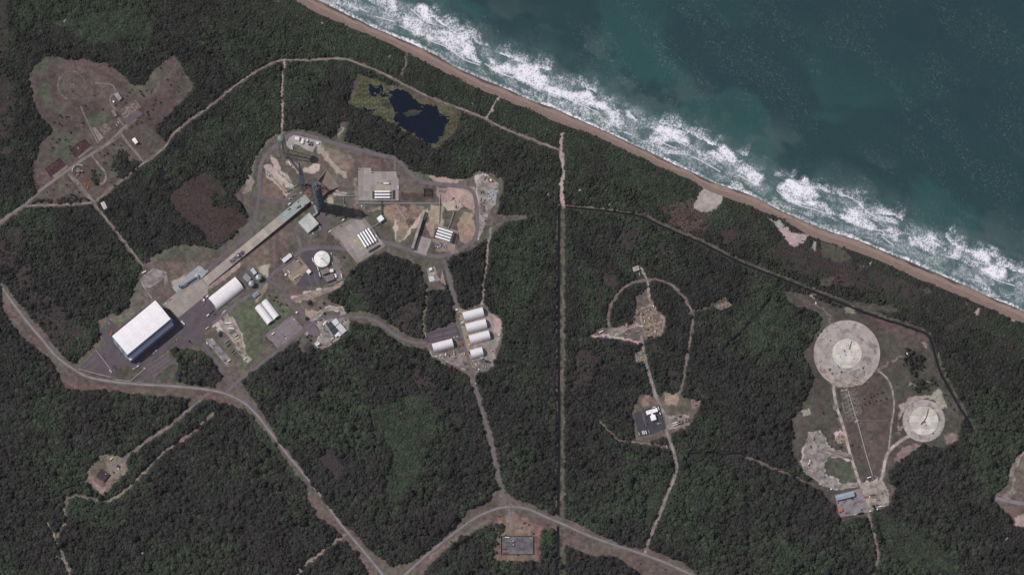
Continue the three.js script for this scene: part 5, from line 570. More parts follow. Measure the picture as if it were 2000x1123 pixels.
shed('split_roof_building', 'long building with one black and one white roof slope', 'building', [[544, 502.5], [558.5, 490], [568.5, 499], [552, 511.5]], 7.5, { roof: M('#ececec', 'metal'), roof2: M('#38343a', 'metal'), rise: 2.2, doors: 2, ribs: 6 });
shed('yard_shed', 'white square shed on the work yard edge', 'shed', [[595, 530], [600, 525], [605.4, 530], [600, 535]], 6, { vents: 0 }); shed('yard_shed', 'white square shed on the concrete roofed block', 'shed', [[640.6, 526], [647.7, 525], [648.7, 530.7], [642, 531.7]], 7, { vents: 1 });
shed('control_block', 'low concrete roofed block touching the domed tank', 'building', [[622.5, 528], [638.5, 521.5], [641.5, 530.7], [626, 537.7]], 6, { roof: M('#80746c', 'con'), wall: M('#85796f', 'con'), vents: 3 }); shed('control_block', 'square concrete roofed block at the tank yard corner', 'building', [[632, 540], [647, 533.5], [650.5, 545], [635, 551]], 7, { roof: M('#7b706a', 'con'), wall: M('#7b7068', 'con'), vents: 3 });
vault('yard_tent', 'small white vaulted tent east of the concrete blocks', 653.3, 539.4, 75, 7.4 * G, 5.2 * G, 4.5, { n: 4, cat: 'tent' });
// striped roof office complex: wings of one building
{ const g = thing('office_complex', 'building with white ribbed, black and grey roofs', 'building', 652, 641, 0), wing = (name, c, h, roof, seams, seamM) => { const f = frame(c, h), q = new THREE.Group(); q.name = name; q.position.set(mx(f.e) - mx(652), 0, mz(f.s) - mz(641)); q.rotation.y = -f.deg * Math.PI / 180; g.add(q); part('walls', box(f.L, h - 0.3, f.W), M('#a3a09e', 'metal'), q); part('roof', box(f.L + 0.2, 0.3, f.W + 0.2, 0, h - 0.3, 0), roof, q); for (let i = 0; i < seams; i++) part('seam', box(f.L, 0.2, 0.7, 0, h, -f.W / 2 + f.W * (i + 0.5) / seams), seamM, q); };
  const wr = M('#dcdada', 'metal'), sm = M('#77757c', 'metal'), dk = M('#34353c', 'metal'), ds = M('#4c4e56', 'metal');
  wing('white_wing', [[653, 621.6], [660.6, 629.7], [651.4, 637.3], [645, 628]], 5.2, wr, 5, sm); wing('white_wing', [[661.8, 630.5], [674.6, 645.7], [665, 653], [653.4, 637.7]], 5.4, wr, 7, sm); wing('dark_wing', [[644, 628], [651.4, 637], [641, 643], [634.4, 633]], 5, dk, 5, ds); wing('dark_wing', [[652, 639.3], [657.4, 645.7], [648, 651.8], [643, 646.5]], 4.9, dk, 4, ds); wing('grey_wing', [[633.7, 632], [649, 655.3], [645.8, 659], [631, 633.4]], 4.6, M('#8c8883', 'con'), 0); wing('link_wing', [[658.6, 647.7], [661.8, 651.3], [653.4, 658], [650, 655.3]], 4.7, M('#d8d9db', 'metal'), 0); wing('link_wing', [[634.5, 627.5], [636, 629.3], [628.6, 634.4], [626.5, 633]], 4.2, wr, 0); wing('link_wing', [[662, 651.5], [664.2, 654], [660, 657.6], [657.8, 655.4]], 4, wr, 0); }
shed('dark_roof_house', 'house with a dark roof at the forest edge', 'house', [[588, 677.8], [599, 668], [608, 675.8], [596, 686.6]], 6, { roof: M('#48434a', 'rough'), wall: M('#6d655f', 'con'), rise: 2, ribs: 0 }); shed('half_roof_shed', 'pale shed at the south corner of the gravel yard', 'shed', [[611, 670.5], [617, 665], [622, 670.5], [615.5, 676]], 5, { roof: M('#e0decb', 'metal'), roof2: M('#9aa6a6', 'metal'), rise: 1.2 });
shed('fence_house', 'pale rusty roofed hut by the small car park', 'hut', [[593.5, 650.5], [596.5, 647.8], [600, 652], [597, 655]], 4, { roof: M('#98847e', 'rough'), winN: 1, vents: 0 });
for (const [c, label] of [[[[886.8, 603.5], [890.8, 602.8], [892, 605.5], [888, 606.2]], 'white guard hut at the top of the hangar row'], [[[574, 609.8], [576.8, 607.6], [578.6, 610], [575.8, 612]], 'white gate hut by the pale car park']]) shed('guard_hut', label, 'hut', c, 3.5, { vents: 0, winN: 1 });
shed('gas_hut', 'white cube hut at the small tube trailer pad', 'hut', [[834.7, 524], [840.3, 522], [842, 526.4], [836.6, 528.9]], 5, { vents: 0 });
// T shaped white building
{ const a = [[1259.7, 803.3], [1281.3, 796], [1283.2, 803.7], [1261.3, 810]], g = shed('white_office', 'white T shaped office in the black asphalt lot', 'office', a, 6, { roof: M('#ece9e8', 'metal'), vents: 2, doors: 2, winN: 8 }); const f = frame(a, 6), w = (c, h) => { const q = frame(c, h), t = -f.deg * Math.PI / 180, dx = mx(q.e) - mx(f.e), dz = mz(q.s) - mz(f.s), x = dx * Math.cos(t) - dz * Math.sin(t), z = dx * Math.sin(t) + dz * Math.cos(t), W = part('wing', box(q.L, h, q.W, x, 0, z), WHITE, g); part('wing_roof', box(q.L - 0.6, 0.3, q.W - 0.6, x, h, z), M('#ece9e8', 'metal'), W); }; w([[1269.3, 808], [1274, 806.8], [1274.6, 811.3], [1269.8, 812]], 4.5); w([[1268, 812], [1278, 809.7], [1280.2, 819.3], [1270.3, 821.9]], 6.6); }
// twin concrete pits
for (const [e, s, w, l, t] of [[1326.4, 825, 8.2, 6.6, 'nearer'], [1339.2, 820.6, 7, 6.6, 'farther']]) { const g = thing('concrete_pit', t + ' of two hollow square concrete bunkers beside the pale road', 'bunker', e, s, -14), W = w * G, L = l * G; for (const [a, b, x, z] of [[W, 2.4, 0, L / 2 - 1.2], [W, 2.4, 0, -L / 2 + 1.2], [2.4, L - 4.8, W / 2 - 1.2, 0], [2.4, L - 4.8, -W / 2 + 1.2, 0]]) part('wall', box(a, 4.2, b, x, 0, z), M('#877a6d', 'con'), g); part('pit_floor', box(W - 4.8, 0.2, L - 4.8, 0, 0.25, 0), M('#40393a', 'rough'), g); part('grating', box(W - 5.4, 0.15, 0.4, 0, 2.2, 0), STEEL, g); }
for (const [e, s, label] of [[1327.4, 814, 'dark tarpaulin mat behind the concrete bunkers'], [1318.2, 818.6, 'purple grey tarpaulin mat beside the pale road']]) { const g = thing('ground_mat', label, 'mat', e, s, -10); part('mat', localPrism([[-3.6, -3], [-1, -3.6], [3.4, -2.8], [3.8, 2], [1, 3.2], [-3.4, 2.6]], 0.1, 0.5), M(e > 1320 ? '#3a3338' : '#575062', 'rough'), g); part('weight', box(0.8, 0.5, 0.8, 2.4, 0.5, 1.5), GREY, g); part('weight', box(0.8, 0.5, 0.8, -2.4, 0.5, -1.5), GREY, g); }
shed('ring_hut', 'pale flat roofed hut above the ring track', 'hut', [[1234, 522.5], [1245, 518.5], [1246.5, 527], [1236, 530]], 4, { roof: M('#a29a95', 'con'), vents: 4 }); shed('brick_shed', 'tan walled enclosure at the edge of the ring pad', 'shed', [[1239, 604], [1244.5, 603], [1247, 613], [1241, 614.5]], 3, { roof: M('#8c7869', 'rough'), wall: M('#84705f', 'rough'), vents: 2 }); shed('yellow_shed', 'shed with a yellow eave in the scrub near the ring pad', 'shed', [[1217.5, 631.5], [1220.6, 629.8], [1225.4, 636.6], [1222, 638.8]], 4, { roof: M('#7d756b', 'metal'), roof2: M('#c0a860', 'metal'), rise: 0.9, vents: 0 });
// old site buildings
shed('metal_barn', 'grey metal roofed barn in the old launch site', 'barn', [[220.5, 183], [226.5, 180], [234, 191], [228, 197]], 7, { roof: M('#8f9399', 'metal'), rise: 1.8, ribs: 6, wall: GREY }); shed('rusty_barn', 'narrow rusty roofed barn in the old launch site', 'barn', [[213, 216.5], [218.5, 214], [226, 224.5], [221.5, 228]], 5, { roof: RUST, rise: 1.2, ribs: 5, wall: M('#6f5f55', 'con') }); shed('canopy', 'bright white canopy roof at the east of the old site', 'canopy', [[254.5, 272], [260, 268.5], [265.5, 277], [261, 281]], 7, { roof: M('#e5e6d8', 'metal'), rise: 1, wall: M('#b9b8ad', 'metal') }); shed('white_warehouse', 'white ribbed warehouse at the old site track junction', 'warehouse', [[192.7, 396], [199, 393.6], [206.4, 405], [200, 409]], 6, { rise: 1.2, ribs: 7, roof: M('#e6e4e2', 'metal') }); shed('store_hut', 'small white hut beside the grey metal barn', 'hut', [[216, 197.5], [218.5, 196], [220.5, 199], [218, 200.6]], 3.5, { vents: 0, winN: 1 });
{ const g = thing('blockhouse', 'round blockhouse inside broken white curved walls', 'blockhouse', 150, 334.6), wm = M('#cfcac4', 'con'); for (const [a0, a1] of [[3.0, 4.1], [4.45, 5.35]]) { const pts = []; for (let i = 0; i <= 14; i++) { const a = mix(a0, a1, i / 14); pts.push([Math.cos(a) * 17.2, Math.sin(a) * 17.2]); } for (let i = 14; i >= 0; i--) { const a = mix(a0, a1, i / 14); pts.push([Math.cos(a) * 15.8, Math.sin(a) * 15.8]); } part('curved_wall', localPrism(pts, 0, 2.2), wm, g); } part('drum', cylY(6.2, 6, 3.4, -0.5, 0, -0.8, 24), M('#6a6462', 'con'), g); part('dome', new THREE.SphereGeometry(6.2, 24, 8, 0, 6.3, 0, 1.2).scale(1, 0.35, 1).translate(-0.5, 3.2, -0.8), M('#757070', 'con'), g); part('periscope_tower', box(4.4, 7, 4, 8, 0, 1.5), M('#988472', 'con'), g); part('entrance', box(8, 2.6, 3.2, -2.5, 0, 9.5, 0.6), M('#887a6c', 'con'), g); }
// landing depot
shed('depot_warehouse', 'long blue grey roofed warehouse of the landing depot', 'warehouse', [[1630.5, 967], [1665.7, 959.8], [1668, 967.7], [1634, 977.5]], 7, { roof: M('#93a0aa', 'metal'), rise: 1.8, ribs: 12, wall: M('#7e8a95', 'metal'), doors: 5 });
shed('orange_shelter', 'orange roofed shelter at the depot west fence', 'shelter', [[1635.5, 995.5], [1642, 992], [1645.5, 996.6], [1638.8, 1000.4]], 4, { roof: M('#ad6a48', 'metal'), rise: 1, wall: M('#9a6248', 'metal'), vents: 0 });
// small isolated pad: open rusty frame building
{ const g = thing('frame_building', 'roofless rusty frame building on the isolated pad', 'building', 197, 929, 37), w = M('#694a41', 'rough'), L = 25, W = 22; part('floor_slab', box(L + 8, 0.5, W + 6), M('#7c6658', 'rough'), g); for (const [a, b, x, z] of [[L, 1, 0, W / 2], [L, 1, 0, -W / 2], [1, W - 1, L / 2, 0], [1, W - 1, -L / 2, 0]]) part('wall', box(a, 5, b, x, 0.5, z), w, g); for (let i = 1; i < 5; i++) part('partition', box(0.5, 4.4, W - 1, -L / 2 + L * i / 5, 0.5, 0), M('#5f5656', 'rough'), g); part('partition', box(L - 1, 4.5, 0.5, 0, 0.5, 3), M('#5f5656', 'rough'), g); for (let i = 0; i < 9; i++) part('roof_beam', box(0.4, 0.4, W, -L / 2 + L * (i + 0.5) / 9, 5.5, 0), M('#85807f', 'metal'), g); part('vent_box', box(1.8, 1.4, 1.6, 6, 5.6, -6), WHITE, g); }
shed('blue_shelter', 'blue square canopy on the isolated pad', 'canopy', [[223.5, 909.8], [227, 906.6], [230.5, 910.8], [226.6, 914]], 3.5, { roof: M('#373a6c', 'metal'), wall: M('#494c66', 'metal'), vents: 0, winN: 0 });
// small white sheds by the water tower
vault('tower_shed', 'wider white vaulted shed in the water tower yard', 577.6, 271.2, 8, 9 * G, 8.6 * G, 5.5, { n: 5, cat: 'shed' }); vault('tower_shed', 'narrow white vaulted shed in the water tower yard', 588.4, 277, 105, 10.6 * G, 6.4 * G, 5, { n: 5, cat: 'shed' });
shed('pump_box', 'white pump house at the east end of the tower yard', 'pump house', [[614.4, 276.6], [620.4, 277.8], [619.8, 281.6], [613.8, 280.4]], 4, { vents: 1 }); shed('relay_hut', 'tall thin white hut beside the valve skids', 'hut', [[596, 271.5], [598.6, 271], [598, 275.6], [595.6, 276]], 4, { vents: 0, winN: 1 });
shed('cold_box', 'bright white square cold box between the tank farms', 'cold box', [[733, 426], [741.5, 419.3], [748, 427], [739.6, 433.6]], 8, { roof: M('#eae8e8', 'metal'), vents: 1 });
{ const g = thing('blast_wall', 'long high concrete wall standing between the tank farms', 'wall', 814.8, 451, 107), L = 78 * G; part('wall_core', box(L, 9.2, 6), M('#8a8078', 'con'), g); for (let i = 0; i < 10; i++) part('coping_slab', box(L / 10 - 0.15, 0.5, 6.6, -L / 2 + L * (i + 0.5) / 10, 9.2, 0), CON[i % 4], g); for (let i = 0; i <= 10; i++) part('buttress', box(0.9, 8.4, 1, -L / 2 + 0.5 + (L - 1) * i / 10, 0, -3.5), M('#7f766f', 'con'), g); }
// flat enclosure on the turf
{ const g = thing('pit_fence', 'square dark fenced pit in the turf north of the wall', 'fence', 833.5, 376.6, 2); for (const [a, b, x, z] of [[20, 0.5, 0, 9], [20, 0.5, 0, -9], [0.5, 17.4, 10, 0], [0.5, 17.4, -10, 0]]) part('fence_rail', box(a, 2.4, b, x, 0, z), M('#443c38', 'rough'), g); for (const x of [-10, 0, 10]) for (const z of [-9.4, 9.4]) part('post', box(0.4, 3, 0.4, x, 0, z), STEEL, g); part('pit_floor', box(19, 0.16, 17), M('#3c342e', 'rough'), g); }
// ---------------------------------------------------------------- elevated roadway up to the pad
{
  const a = [398, 550.9], b = [598.4, 389.1], L = Math.hypot(b[0] - a[0], b[1] - a[1]) * G, deg = Math.atan2(b[1] - a[1], b[0] - a[0]) * 180 / Math.PI, W = 18.2 * G, h0 = 1.2, h1 = 9.6, sl = Math.atan2(h1 - h0, L);
  const g = thing('elevated_roadway', 'long sloping concrete roadway rising to the launch pad', 'roadway', a[0], a[1], deg);
  const s = new THREE.Shape([[0, 0], [L, 0], [L, h1], [0, h0]].map((q) => new THREE.Vector2(...q))); part('ramp_body', new THREE.ExtrudeGeometry(s, { depth: W - 0.6, bevelEnabled: false }).translate(0, 0, -W / 2 + 0.3), M('#6e655f', 'con'), g);
  const n = 27, step = L / n, tan = ['#b0a698', '#a59b90', '#b5ab9d', '#9f978f', '#aba195'].map((c) => M(c, 'con', 0.95)), pal = ['#9da4a0', '#a4aaa5', '#97a09d'].map((c) => M(c, 'con', 0.9)), geo = uvBox(new THREE.BoxGeometry(step - 0.25, 0.3, W / 2 - 0.25));
  for (let i = 0; i < n; i++) for (const k of [-1, 1]) { const t = (i + 0.5) / n, m = new THREE.Mesh(geo, t > 0.74 ? pal[Math.floor(hash(i, k + 2, 5) * 3)] : tan[Math.floor(hash(i, k + 2, 6) * 5)]); m.name = 'deck_slab'; m.position.set(t * L, mix(h0, h1, t) + 0.16, k * W / 4); m.rotation.z = sl; m.castShadow = m.receiveShadow = true; g.add(m); }
  for (const k of [-1, 1]) { const q = new THREE.BoxGeometry(L, 0.9, 0.5).rotateZ(sl).translate(L / 2, (h0 + h1) / 2 + 0.6, k * (W / 2 - 0.1)); part('parapet', q, M('#80776e', 'con'), g); }
  for (let i = 1; i < 12; i++) part('pier', box(2, mix(h0, h1, i / 12) - 0.3, 1.2, L * i / 12, 0, W / 2 - 0.2), M('#625a55', 'con'), g);
}
{ // pad mound with launch mount
  const P = foot([[592, 378.6], [603, 370], [611, 361], [618.4, 352.5], [640, 371], [628, 384], [616, 395], [604.2, 393]], 10), [e, s] = mid(P), g = thing('launch_mount', 'rust brown launch mount deck at the foot of the main tower', 'launch mount', e, s), loc = P.map(([x, y]) => [(x - e) * G, (y - s) * G]);
  part('mound', localPrism(loc, 0, 9.4), M('#6f625a', 'con'), g); part('deck', localPrism(loc.map(([x, z]) => [x * 0.985, z * 0.985]), 9.4, 9.8), M('#7a6150', 'rough'), g);
  const r = rng(51); for (let i = 0; i < 26; i++) { let x, z; do { x = (r() - 0.5) * 56; z = (r() - 0.5) * 46; } while (!inside(loc, x * 1.1, z * 1.1)); part(i % 3 ? 'equipment_box' : 'support_frame', box(1 + r() * 2.6, 0.8 + r() * 2, 1 + r() * 2.4, x, 9.8, z, r() * 3), [RUST, STEEL, M('#8a7767', 'rough'), BLACK][Math.floor(r() * 4)], g); }
  for (const k of [0, 1, 2, 3]) { const a = k * Math.PI / 2 + 0.66; part('hold_down_post', box(1.6, 5.5, 1.6, -8 + Math.cos(a) * 7, 9.8, 1 + Math.sin(a) * 7, 0.66), RUST, g); } part('flame_opening', localPrism([[-13, -2], [-6, -8], [-2, -3], [-9, 4]].map(([x, z]) => [x + 1, z + 3]), 9.8, 9.95), BLACK, g);
}
{ // flame exit: apron between two tapering wing walls
  sheet('flame_apron', prism([[635.3, 331], [660, 364], [641, 374.4], [619, 355.8]], -0.2, 0.3), M('#7f7268', 'con'), 'bare concrete flame apron north of the main tower', 'apron');
  for (const [o, i, label] of [[[635.3, 330.8], [618.6, 355.4], 'triangular wing wall on the west side of the flame apron'], [[660.5, 363.6], [634, 377.6], 'triangular wing wall on the east side of the flame apron']]) { const L = Math.hypot(i[0] - o[0], i[1] - o[1]) * G, g = thing('wing_wall', label, 'wall', o[0], o[1], Math.atan2(i[1] - o[1], i[0] - o[0]) * 180 / Math.PI), sh = new THREE.Shape([[0, 0], [L, 0], [L, 9.8], [L * 0.93, 9.8], [0, 0.5]].map((q) => new THREE.Vector2(...q))); part('wall', new THREE.ExtrudeGeometry(sh, { depth: 1.4, bevelEnabled: false }).translate(0, 0, -0.7), M('#8d8076', 'con'), g); part('coping', new THREE.BoxGeometry(Math.hypot(L * 0.93, 9.3), 0.4, 1.8).rotateZ(Math.atan2(9.3, L * 0.93)).translate(L * 0.465, 5.3, 0), M('#8f8278', 'con'), g); }
}
// ---------------------------------------------------------------- towers
// lattice: levels [[y, half width]...]; legs, rings and crossed braces
function lattice(g, lv, r, mat, { braces = true, panelEvery = 0, mats } = {}) {
  const C = (y, w) => [[-w, y, -w], [w, y, -w], [w, y, w], [-w, y, w]];
  for (let c = 0; c < 4; c++) part('leg', lv.slice(1).map((q, i) => bar(C(...lv[i])[c], C(...q)[c], r * 1.5)), mat, g);
  for (let i = 0; i + 1 < lv.length; i++) { const A = C(...lv[i]), B = C(...lv[i + 1]), gs = []; for (let c = 0; c < 4; c++) { const d = (c + 1) % 4; gs.push(bar(B[c], B[d], r)); if (braces) gs.push(bar(A[c], B[d], r * 0.8), bar(A[d], B[c], r * 0.8)); } part('bracing', gs, mat, g); }
}
const seg = (y0, y1, n, w0, w1, first = true) => Array.from({ length: n + (first ? 1 : 0) }, (_, i) => { const t = (first ? i : i + 1) / n; return [mix(y0, y1, t), mix(w0, w1, t)]; });
{ // main launch tower
  const g = thing('launch_tower', 'massive dark blue grey lattice launch tower with a lightning spire', 'tower', 621.6, 403.6, -38.5), st = M('#565d61', 'metal', 0.7), pan = ['#5f666a', '#4a5156', '#6d7478', '#41474c'].map((c) => M(c, 'metal', 0.7)), N = 16, H = 124, w = 9.2;
  lattice(g, seg(0, H, N, w, w * 0.9), 0.5, st); part('lift_shaft', box(5.4, H + 3, 5.4, -3, 0, 2), pan[2], g); part('stair_core', box(3.6, H, 6, 5, 0, -3), pan[1], g);
  const r = rng(5); for (let i = 1; i <= N; i++) { const y = H * i / N, q = w * (1 - 0.1 * i / N) - 0.2; const f = part('floor_deck', [box(2 * q, 0.3, 5.5, 0, y, -q + 2.75), box(2 * q, 0.3, 5, 0, y, q - 2.5), box(5, 0.3, 2 * q - 10.5, q - 2.5, y, 0)], M('#6d757c', 'metal'), g);
    for (let k = 0; k < 4; k++) { const side = k, hgt = H / N - 1.2, x = (r() - 0.5) * q, b = side < 2 ? box(3 + r() * 5, hgt * (0.5 + r() * 0.5), 0.2, x, y - hgt, (side ? 1 : -1) * (q + 0.55)) : box(0.2, hgt * (0.5 + r() * 0.5), 3 + r() * 5, (side > 2 ? 1 : -1) * (q + 0.55), y - hgt, x); part('wind_panel', b, pan[Math.floor(r() * 4)], f); } for (let k = 0; k < 3; k++) part('equipment_box', box(1.2 + r() * 2, 1.4, 1.2 + r() * 2, (r() - 0.5) * q, y + 0.3, (r() > 0.5 ? 1 : -1) * (q - 2)), [WHITE, STEEL, pan[0]][Math.floor(r() * 3)], f); }
  for (const [y, len] of [[38, 15], [66, 13], [92, 14]]) part('umbilical_arm', [box(len, 0.5, 2.6, -w - len / 2, y, 0), box(len, 0.5, 2.6, -w - len / 2, y + 3, 0), box(0.4, 3, 2.6, -w - len + 0.3, y, 0)], pan[3], g);
  part('roof_cap', box(15, 1, 15, 0, H, 0), pan[1], g); part('hammerhead_crane', [box(22, 1.4, 1.6, -4, H + 4, 0), box(2, 4, 2, 3, H + 0.9, 0)], M('#3d464e', 'metal'), g);
  const sp = new THREE.Group(); sp.name = 'lightning_spire'; sp.position.set(2, 0, -1); g.add(sp); lattice(sp, seg(H + 1, 143, 6, 2.2, 0.7), 0.22, M('#8795a0', 'metal')); part('mast_tip', cylY(0.5, 0.25, 12, 0, 143, 0, 8), M('#a9b4bb', 'metal'), sp);
}
{ // slim lightning tower
  const g = thing('lightning_tower', 'slender pointed lattice tower north west of the main tower', 'tower', 589, 362, 12), st = M('#5a666c', 'metal', 0.7); lattice(g, [...seg(0, 62, 9, 5.6, 3.6), ...seg(62, 138, 12, 3.6, 0.8, false)], 0.22, st); for (let i = 1; i < 9; i += 2) { const q = mix(5.6, 3.6, i / 9); part('platform', box(2 * q - 0.4, 0.3, q, 0, 62 * i / 9 - 0.4, -q / 2), M('#576269', 'metal'), g); } part('cable_tray', box(0.5, 100, 0.5, 0.6, 0, 0), M('#4b565c', 'metal'), g); part('mast_tip', cylY(0.55, 0.3, 18, 0, 138, 0, 8), M('#b4bcc0', 'metal'), g); for (let i = 0; i < 4; i++) part('footing', box(4, 1.2, 4, i % 2 ? 5.6 : -5.6, 0, i > 1 ? 5.6 : -5.6), CON[1], g);
}
{ // water tower
  const g = thing('water_tower', 'tall grey green water tower with a round tank on slanted legs', 'water tower', 551.2, 299.4), st = M('#626a66', 'metal', 0.75), H = 82, N = 6; const leg = (i, t) => { const a = i * Math.PI * 2 / N + 0.3, r = mix(13, 8.6, t); return [Math.cos(a) * r, H * t + 2 * t, Math.sin(a) * r]; };
  for (let i = 0; i < N; i++) { part('leg', bar(leg(i, 0), leg(i, 1), 0.45, 7), st, g); const f = leg(i, 0); part('footing', box(2.4, 0.9, 2.4, f[0], 0, f[2]), CON[1], g); }
  for (let k = 0; k < 6; k++) { const t = k / 6 + 0.04, t2 = (k + 1) / 6, gs = []; for (let i = 0; i < N; i++) gs.push(bar(leg(i, t), leg((i + 1) % N, t), 0.2), bar(leg(i, t), leg((i + 1) % N, t2), 0.07, 4), bar(leg((i + 1) % N, t), leg(i, t2), 0.07, 4)); part('bracing', gs, st, g); }
  part('riser', cylY(1.1, 1.1, H + 2, 0, 0, 0, 14), st, g); const tk = part('tank', new THREE.SphereGeometry(9.4, 36, 24).scale(1, 0.86, 1).translate(0, 90, 0), M('#747c74', 'metal', 0.6), g); part('balcony', new THREE.TorusGeometry(9.5, 0.5, 6, 48).rotateX(Math.PI / 2).translate(0, 88, 0), st, tk); part('roof_rail', new THREE.TorusGeometry(2.6, 0.18, 6, 24).rotateX(Math.PI / 2).translate(0, 98, 0), M('#8d948d', 'metal'), tk); part('hatch', cylY(1, 0.9, 1, 0.8, 97.6, 0, 12), M('#565d58', 'metal'), tk); for (let i = 0; i < 3; i++) part('antenna', cylY(0.12, 0.06, 3.2, Math.cos(i * 2) * 2.2, 97.6, Math.sin(i * 2) * 2.2, 6), WHITE, tk); part('ladder', box(0.5, 82, 0.2, 2, 0, 0), st, g);
}
// ---------------------------------------------------------------- pipes
function pipeline(name, label, pts, { y = 2.4, r = 0.32, n = 3, gap = 0.9, mat = STEEL, posts = true, cat = 'pipe rack', group } = {}) {
  const [e, s] = pts[0], g = thing(name, label, cat, e, s, 0, group), P = smooth(pts, false, 4).map(([a, b]) => [(a - e) * G, (b - s) * G]);
  for (let k = 0; k < n; k++) { const o = (k - (n - 1) / 2) * gap, v = P.map((p, i) => { const A = P[Math.max(0, i - 1)], B = P[Math.min(P.length - 1, i + 1)], l = Math.hypot(B[0] - A[0], B[1] - A[1]) || 1; return new THREE.Vector3(p[0] - (B[1] - A[1]) / l * o, y, p[1] + (B[0] - A[0]) / l * o); }); part('pipe', new THREE.TubeGeometry(new THREE.CatmullRomCurve3(v), v.length * 2, r, 6), Array.isArray(mat) ? mat[k % mat.length] : mat, g); }
  if (posts) for (let i = 0; i < P.length; i += 2) part('support', [box(0.3, y - r, n * gap + 0.4, P[i][0], 0, P[i][1], 0.7)], M('#6d655f', 'con'), g); return g;
}
const PIPES = [M('#9a9a99', 'metal', 0.6), M('#6d6a68', 'metal', 0.7), M('#b5b4b1', 'metal', 0.6)];
pipeline('pipe_rack', 'long pipe rack south of the three tank slab', [[694, 397.4], [740, 397.4], [800, 397.6], [856, 397.6]], { n: 4, mat: PIPES }); pipeline('pipe_rack', 'pipe rack dropping south to the four tank slab', [[856.4, 379], [856.4, 400], [855, 436]], { mat: PIPES }); pipeline('pipe_rack', 'short dark pipe rack from three tanks to the cold box', [[742.9, 392], [742.9, 420]], { n: 4, mat: [M('#4c4644', 'metal')], y: 3.2 }); pipeline('pipe_rack', 'slanting pipe rack from the cold box to the five tanks', [[738, 436], [723, 446]], { mat: PIPES }); pipeline('pipe_rack', 'pipe rack from the sand flat to the pad west corner', [[517, 333], [533, 351], [554, 376]], { n: 4, mat: PIPES }); pipeline('pipe_rack', 'pipe rack along the pad west side', [[553.6, 376], [566, 369], [577, 362]], { n: 3, mat: PIPES, y: 3.4 }); pipeline('pipe_rack', 'pipe rack from the main tower east to the tank slab', [[637, 382.5], [665, 383], [696, 382.8]], { n: 4, mat: PIPES }); pipeline('pipe_rack', 'pipe rack between the flare pole and the four tanks', [[884.6, 414], [880, 430], [873, 448]], { mat: PIPES }); pipeline('pipe_rack', 'kinked pipe rack across the sand east of the cold box', [[771, 399], [782, 416], [785, 421], [793, 430]], { mat: PIPES }); pipeline('pipe_rack', 'narrow pipe rack down to the instrument pad', [[668.6, 383], [668.6, 401]], { n: 2, mat: PIPES });
for (let i = 0; i < 5; i++) pipeline('deluge_pipe', ['outermost of the curved deluge pipes beside the slim tower', 'second of the curved deluge pipes beside the slim tower', 'middle one of the curved deluge pipes beside the slim tower', 'fourth of the curved deluge pipes beside the slim tower', 'innermost of the curved deluge pipes beside the slim tower'][i], [[586 + i * 0.4, 337 + i * 4], [597 - i * 1.2, 338.5 + i * 3.2], [604.5 - i * 2.4, 341 + i * 3], [611 - i * 2.8, 349 + i * 3], [617 - i * 3, 357.5 + i * 2.6]], { n: 1, r: 0.42, y: 3, mat: M('#62676a', 'metal'), cat: 'pipe', group: 'curved deluge pipes', posts: i === 0 });
for (let i = 0; i < 4; i++) pipeline('deluge_pipe', ['left outer', 'left inner', 'right inner', 'right outer'][i] + ' of four straight pipes below the slim tower', [[577 + i * 2.6, 357 - i * 1.8], [588 + i * 2.6, 374.6 - i * 1.8]], { n: 1, r: 0.5, y: 3.2, mat: M('#54585b', 'metal'), cat: 'pipe', group: 'straight deluge pipes' });
pipeline('water_main', 'thick dark water main from the water tower to the pad', [[553.5, 301], [566, 316], [578, 331], [586, 341]], { n: 2, r: 1.3, gap: 2.5, y: 4, mat: M('#474f52', 'metal'), cat: 'water main' });
pipeline('white_pipeline', 'thin white pipeline running straight to the large landing circle', [[1655.6, 764], [1664, 793], [1675, 829], [1689, 881], [1703.5, 930]], { n: 1, r: 0.75, y: 1.2, mat: M('#b9b3b6', 'metal'), cat: 'pipeline' }); pipeline('white_pipeline', 'short pipe branch toward the narrow loop road', [[1676, 822], [1700, 822], [1734, 822.4]], { n: 2, r: 0.45, y: 1, mat: M('#7c7471', 'metal'), cat: 'pipeline' });
{ const g = thing('pipe_junction', 'white valve box where the pipeline branches', 'valve box', 1673.6, 822.6, -12); part('body', box(6, 3, 4), WHITE, g); part('lid', box(6.3, 0.3, 4.3, 0, 3, 0), GREY, g); part('hatch', box(0.2, 2, 1.4, 3.1, 0.2, 0), DOOR, g); }
// ---------------------------------------------------------------- tanks
function tankProto(name, L, R, h, mat, cat) { const g = new THREE.Group(); g.name = numbered(name); scene.add(g); tag(g, '', cat); const sh = part('shell', capsule(L, R, 0, h, 0, 22), mat, g); for (const x of [-L * 0.32, 0, L * 0.32]) { part('saddle', box(1, h - R * 0.6, R * 1.7, x, 0, 0), CON[2], g); part('band', new THREE.TorusGeometry(R + 0.02, 0.1, 5, 24).rotateY(Math.PI / 2).translate(x, h, 0), GREY, sh); } part('valve_cabinet', box(1.6, 2.6, R * 1.7, -L / 2 - 1.2, 0, 0), M('#56504f', 'metal'), g); part('manifold', [bar([L / 2, h - 0.6, -R], [L / 2 + 3, h - 0.6, -R], 0.22), bar([L / 2 + 3, 0.3, -R], [L / 2 + 3, h - 0.6, -R], 0.22), bar([L / 2, h - 1.2, R * 0.6], [L / 2 + 4, h - 1.2, R * 0.6], 0.2)], M('#6a6668', 'metal'), g); return g; }
const tankW = M('#ebebea', 'metal', 0.4), bigTank = tankProto('storage_tank', 31 * G, 2.35, 4.4, tankW, 'storage tank'); let firstTank = true;
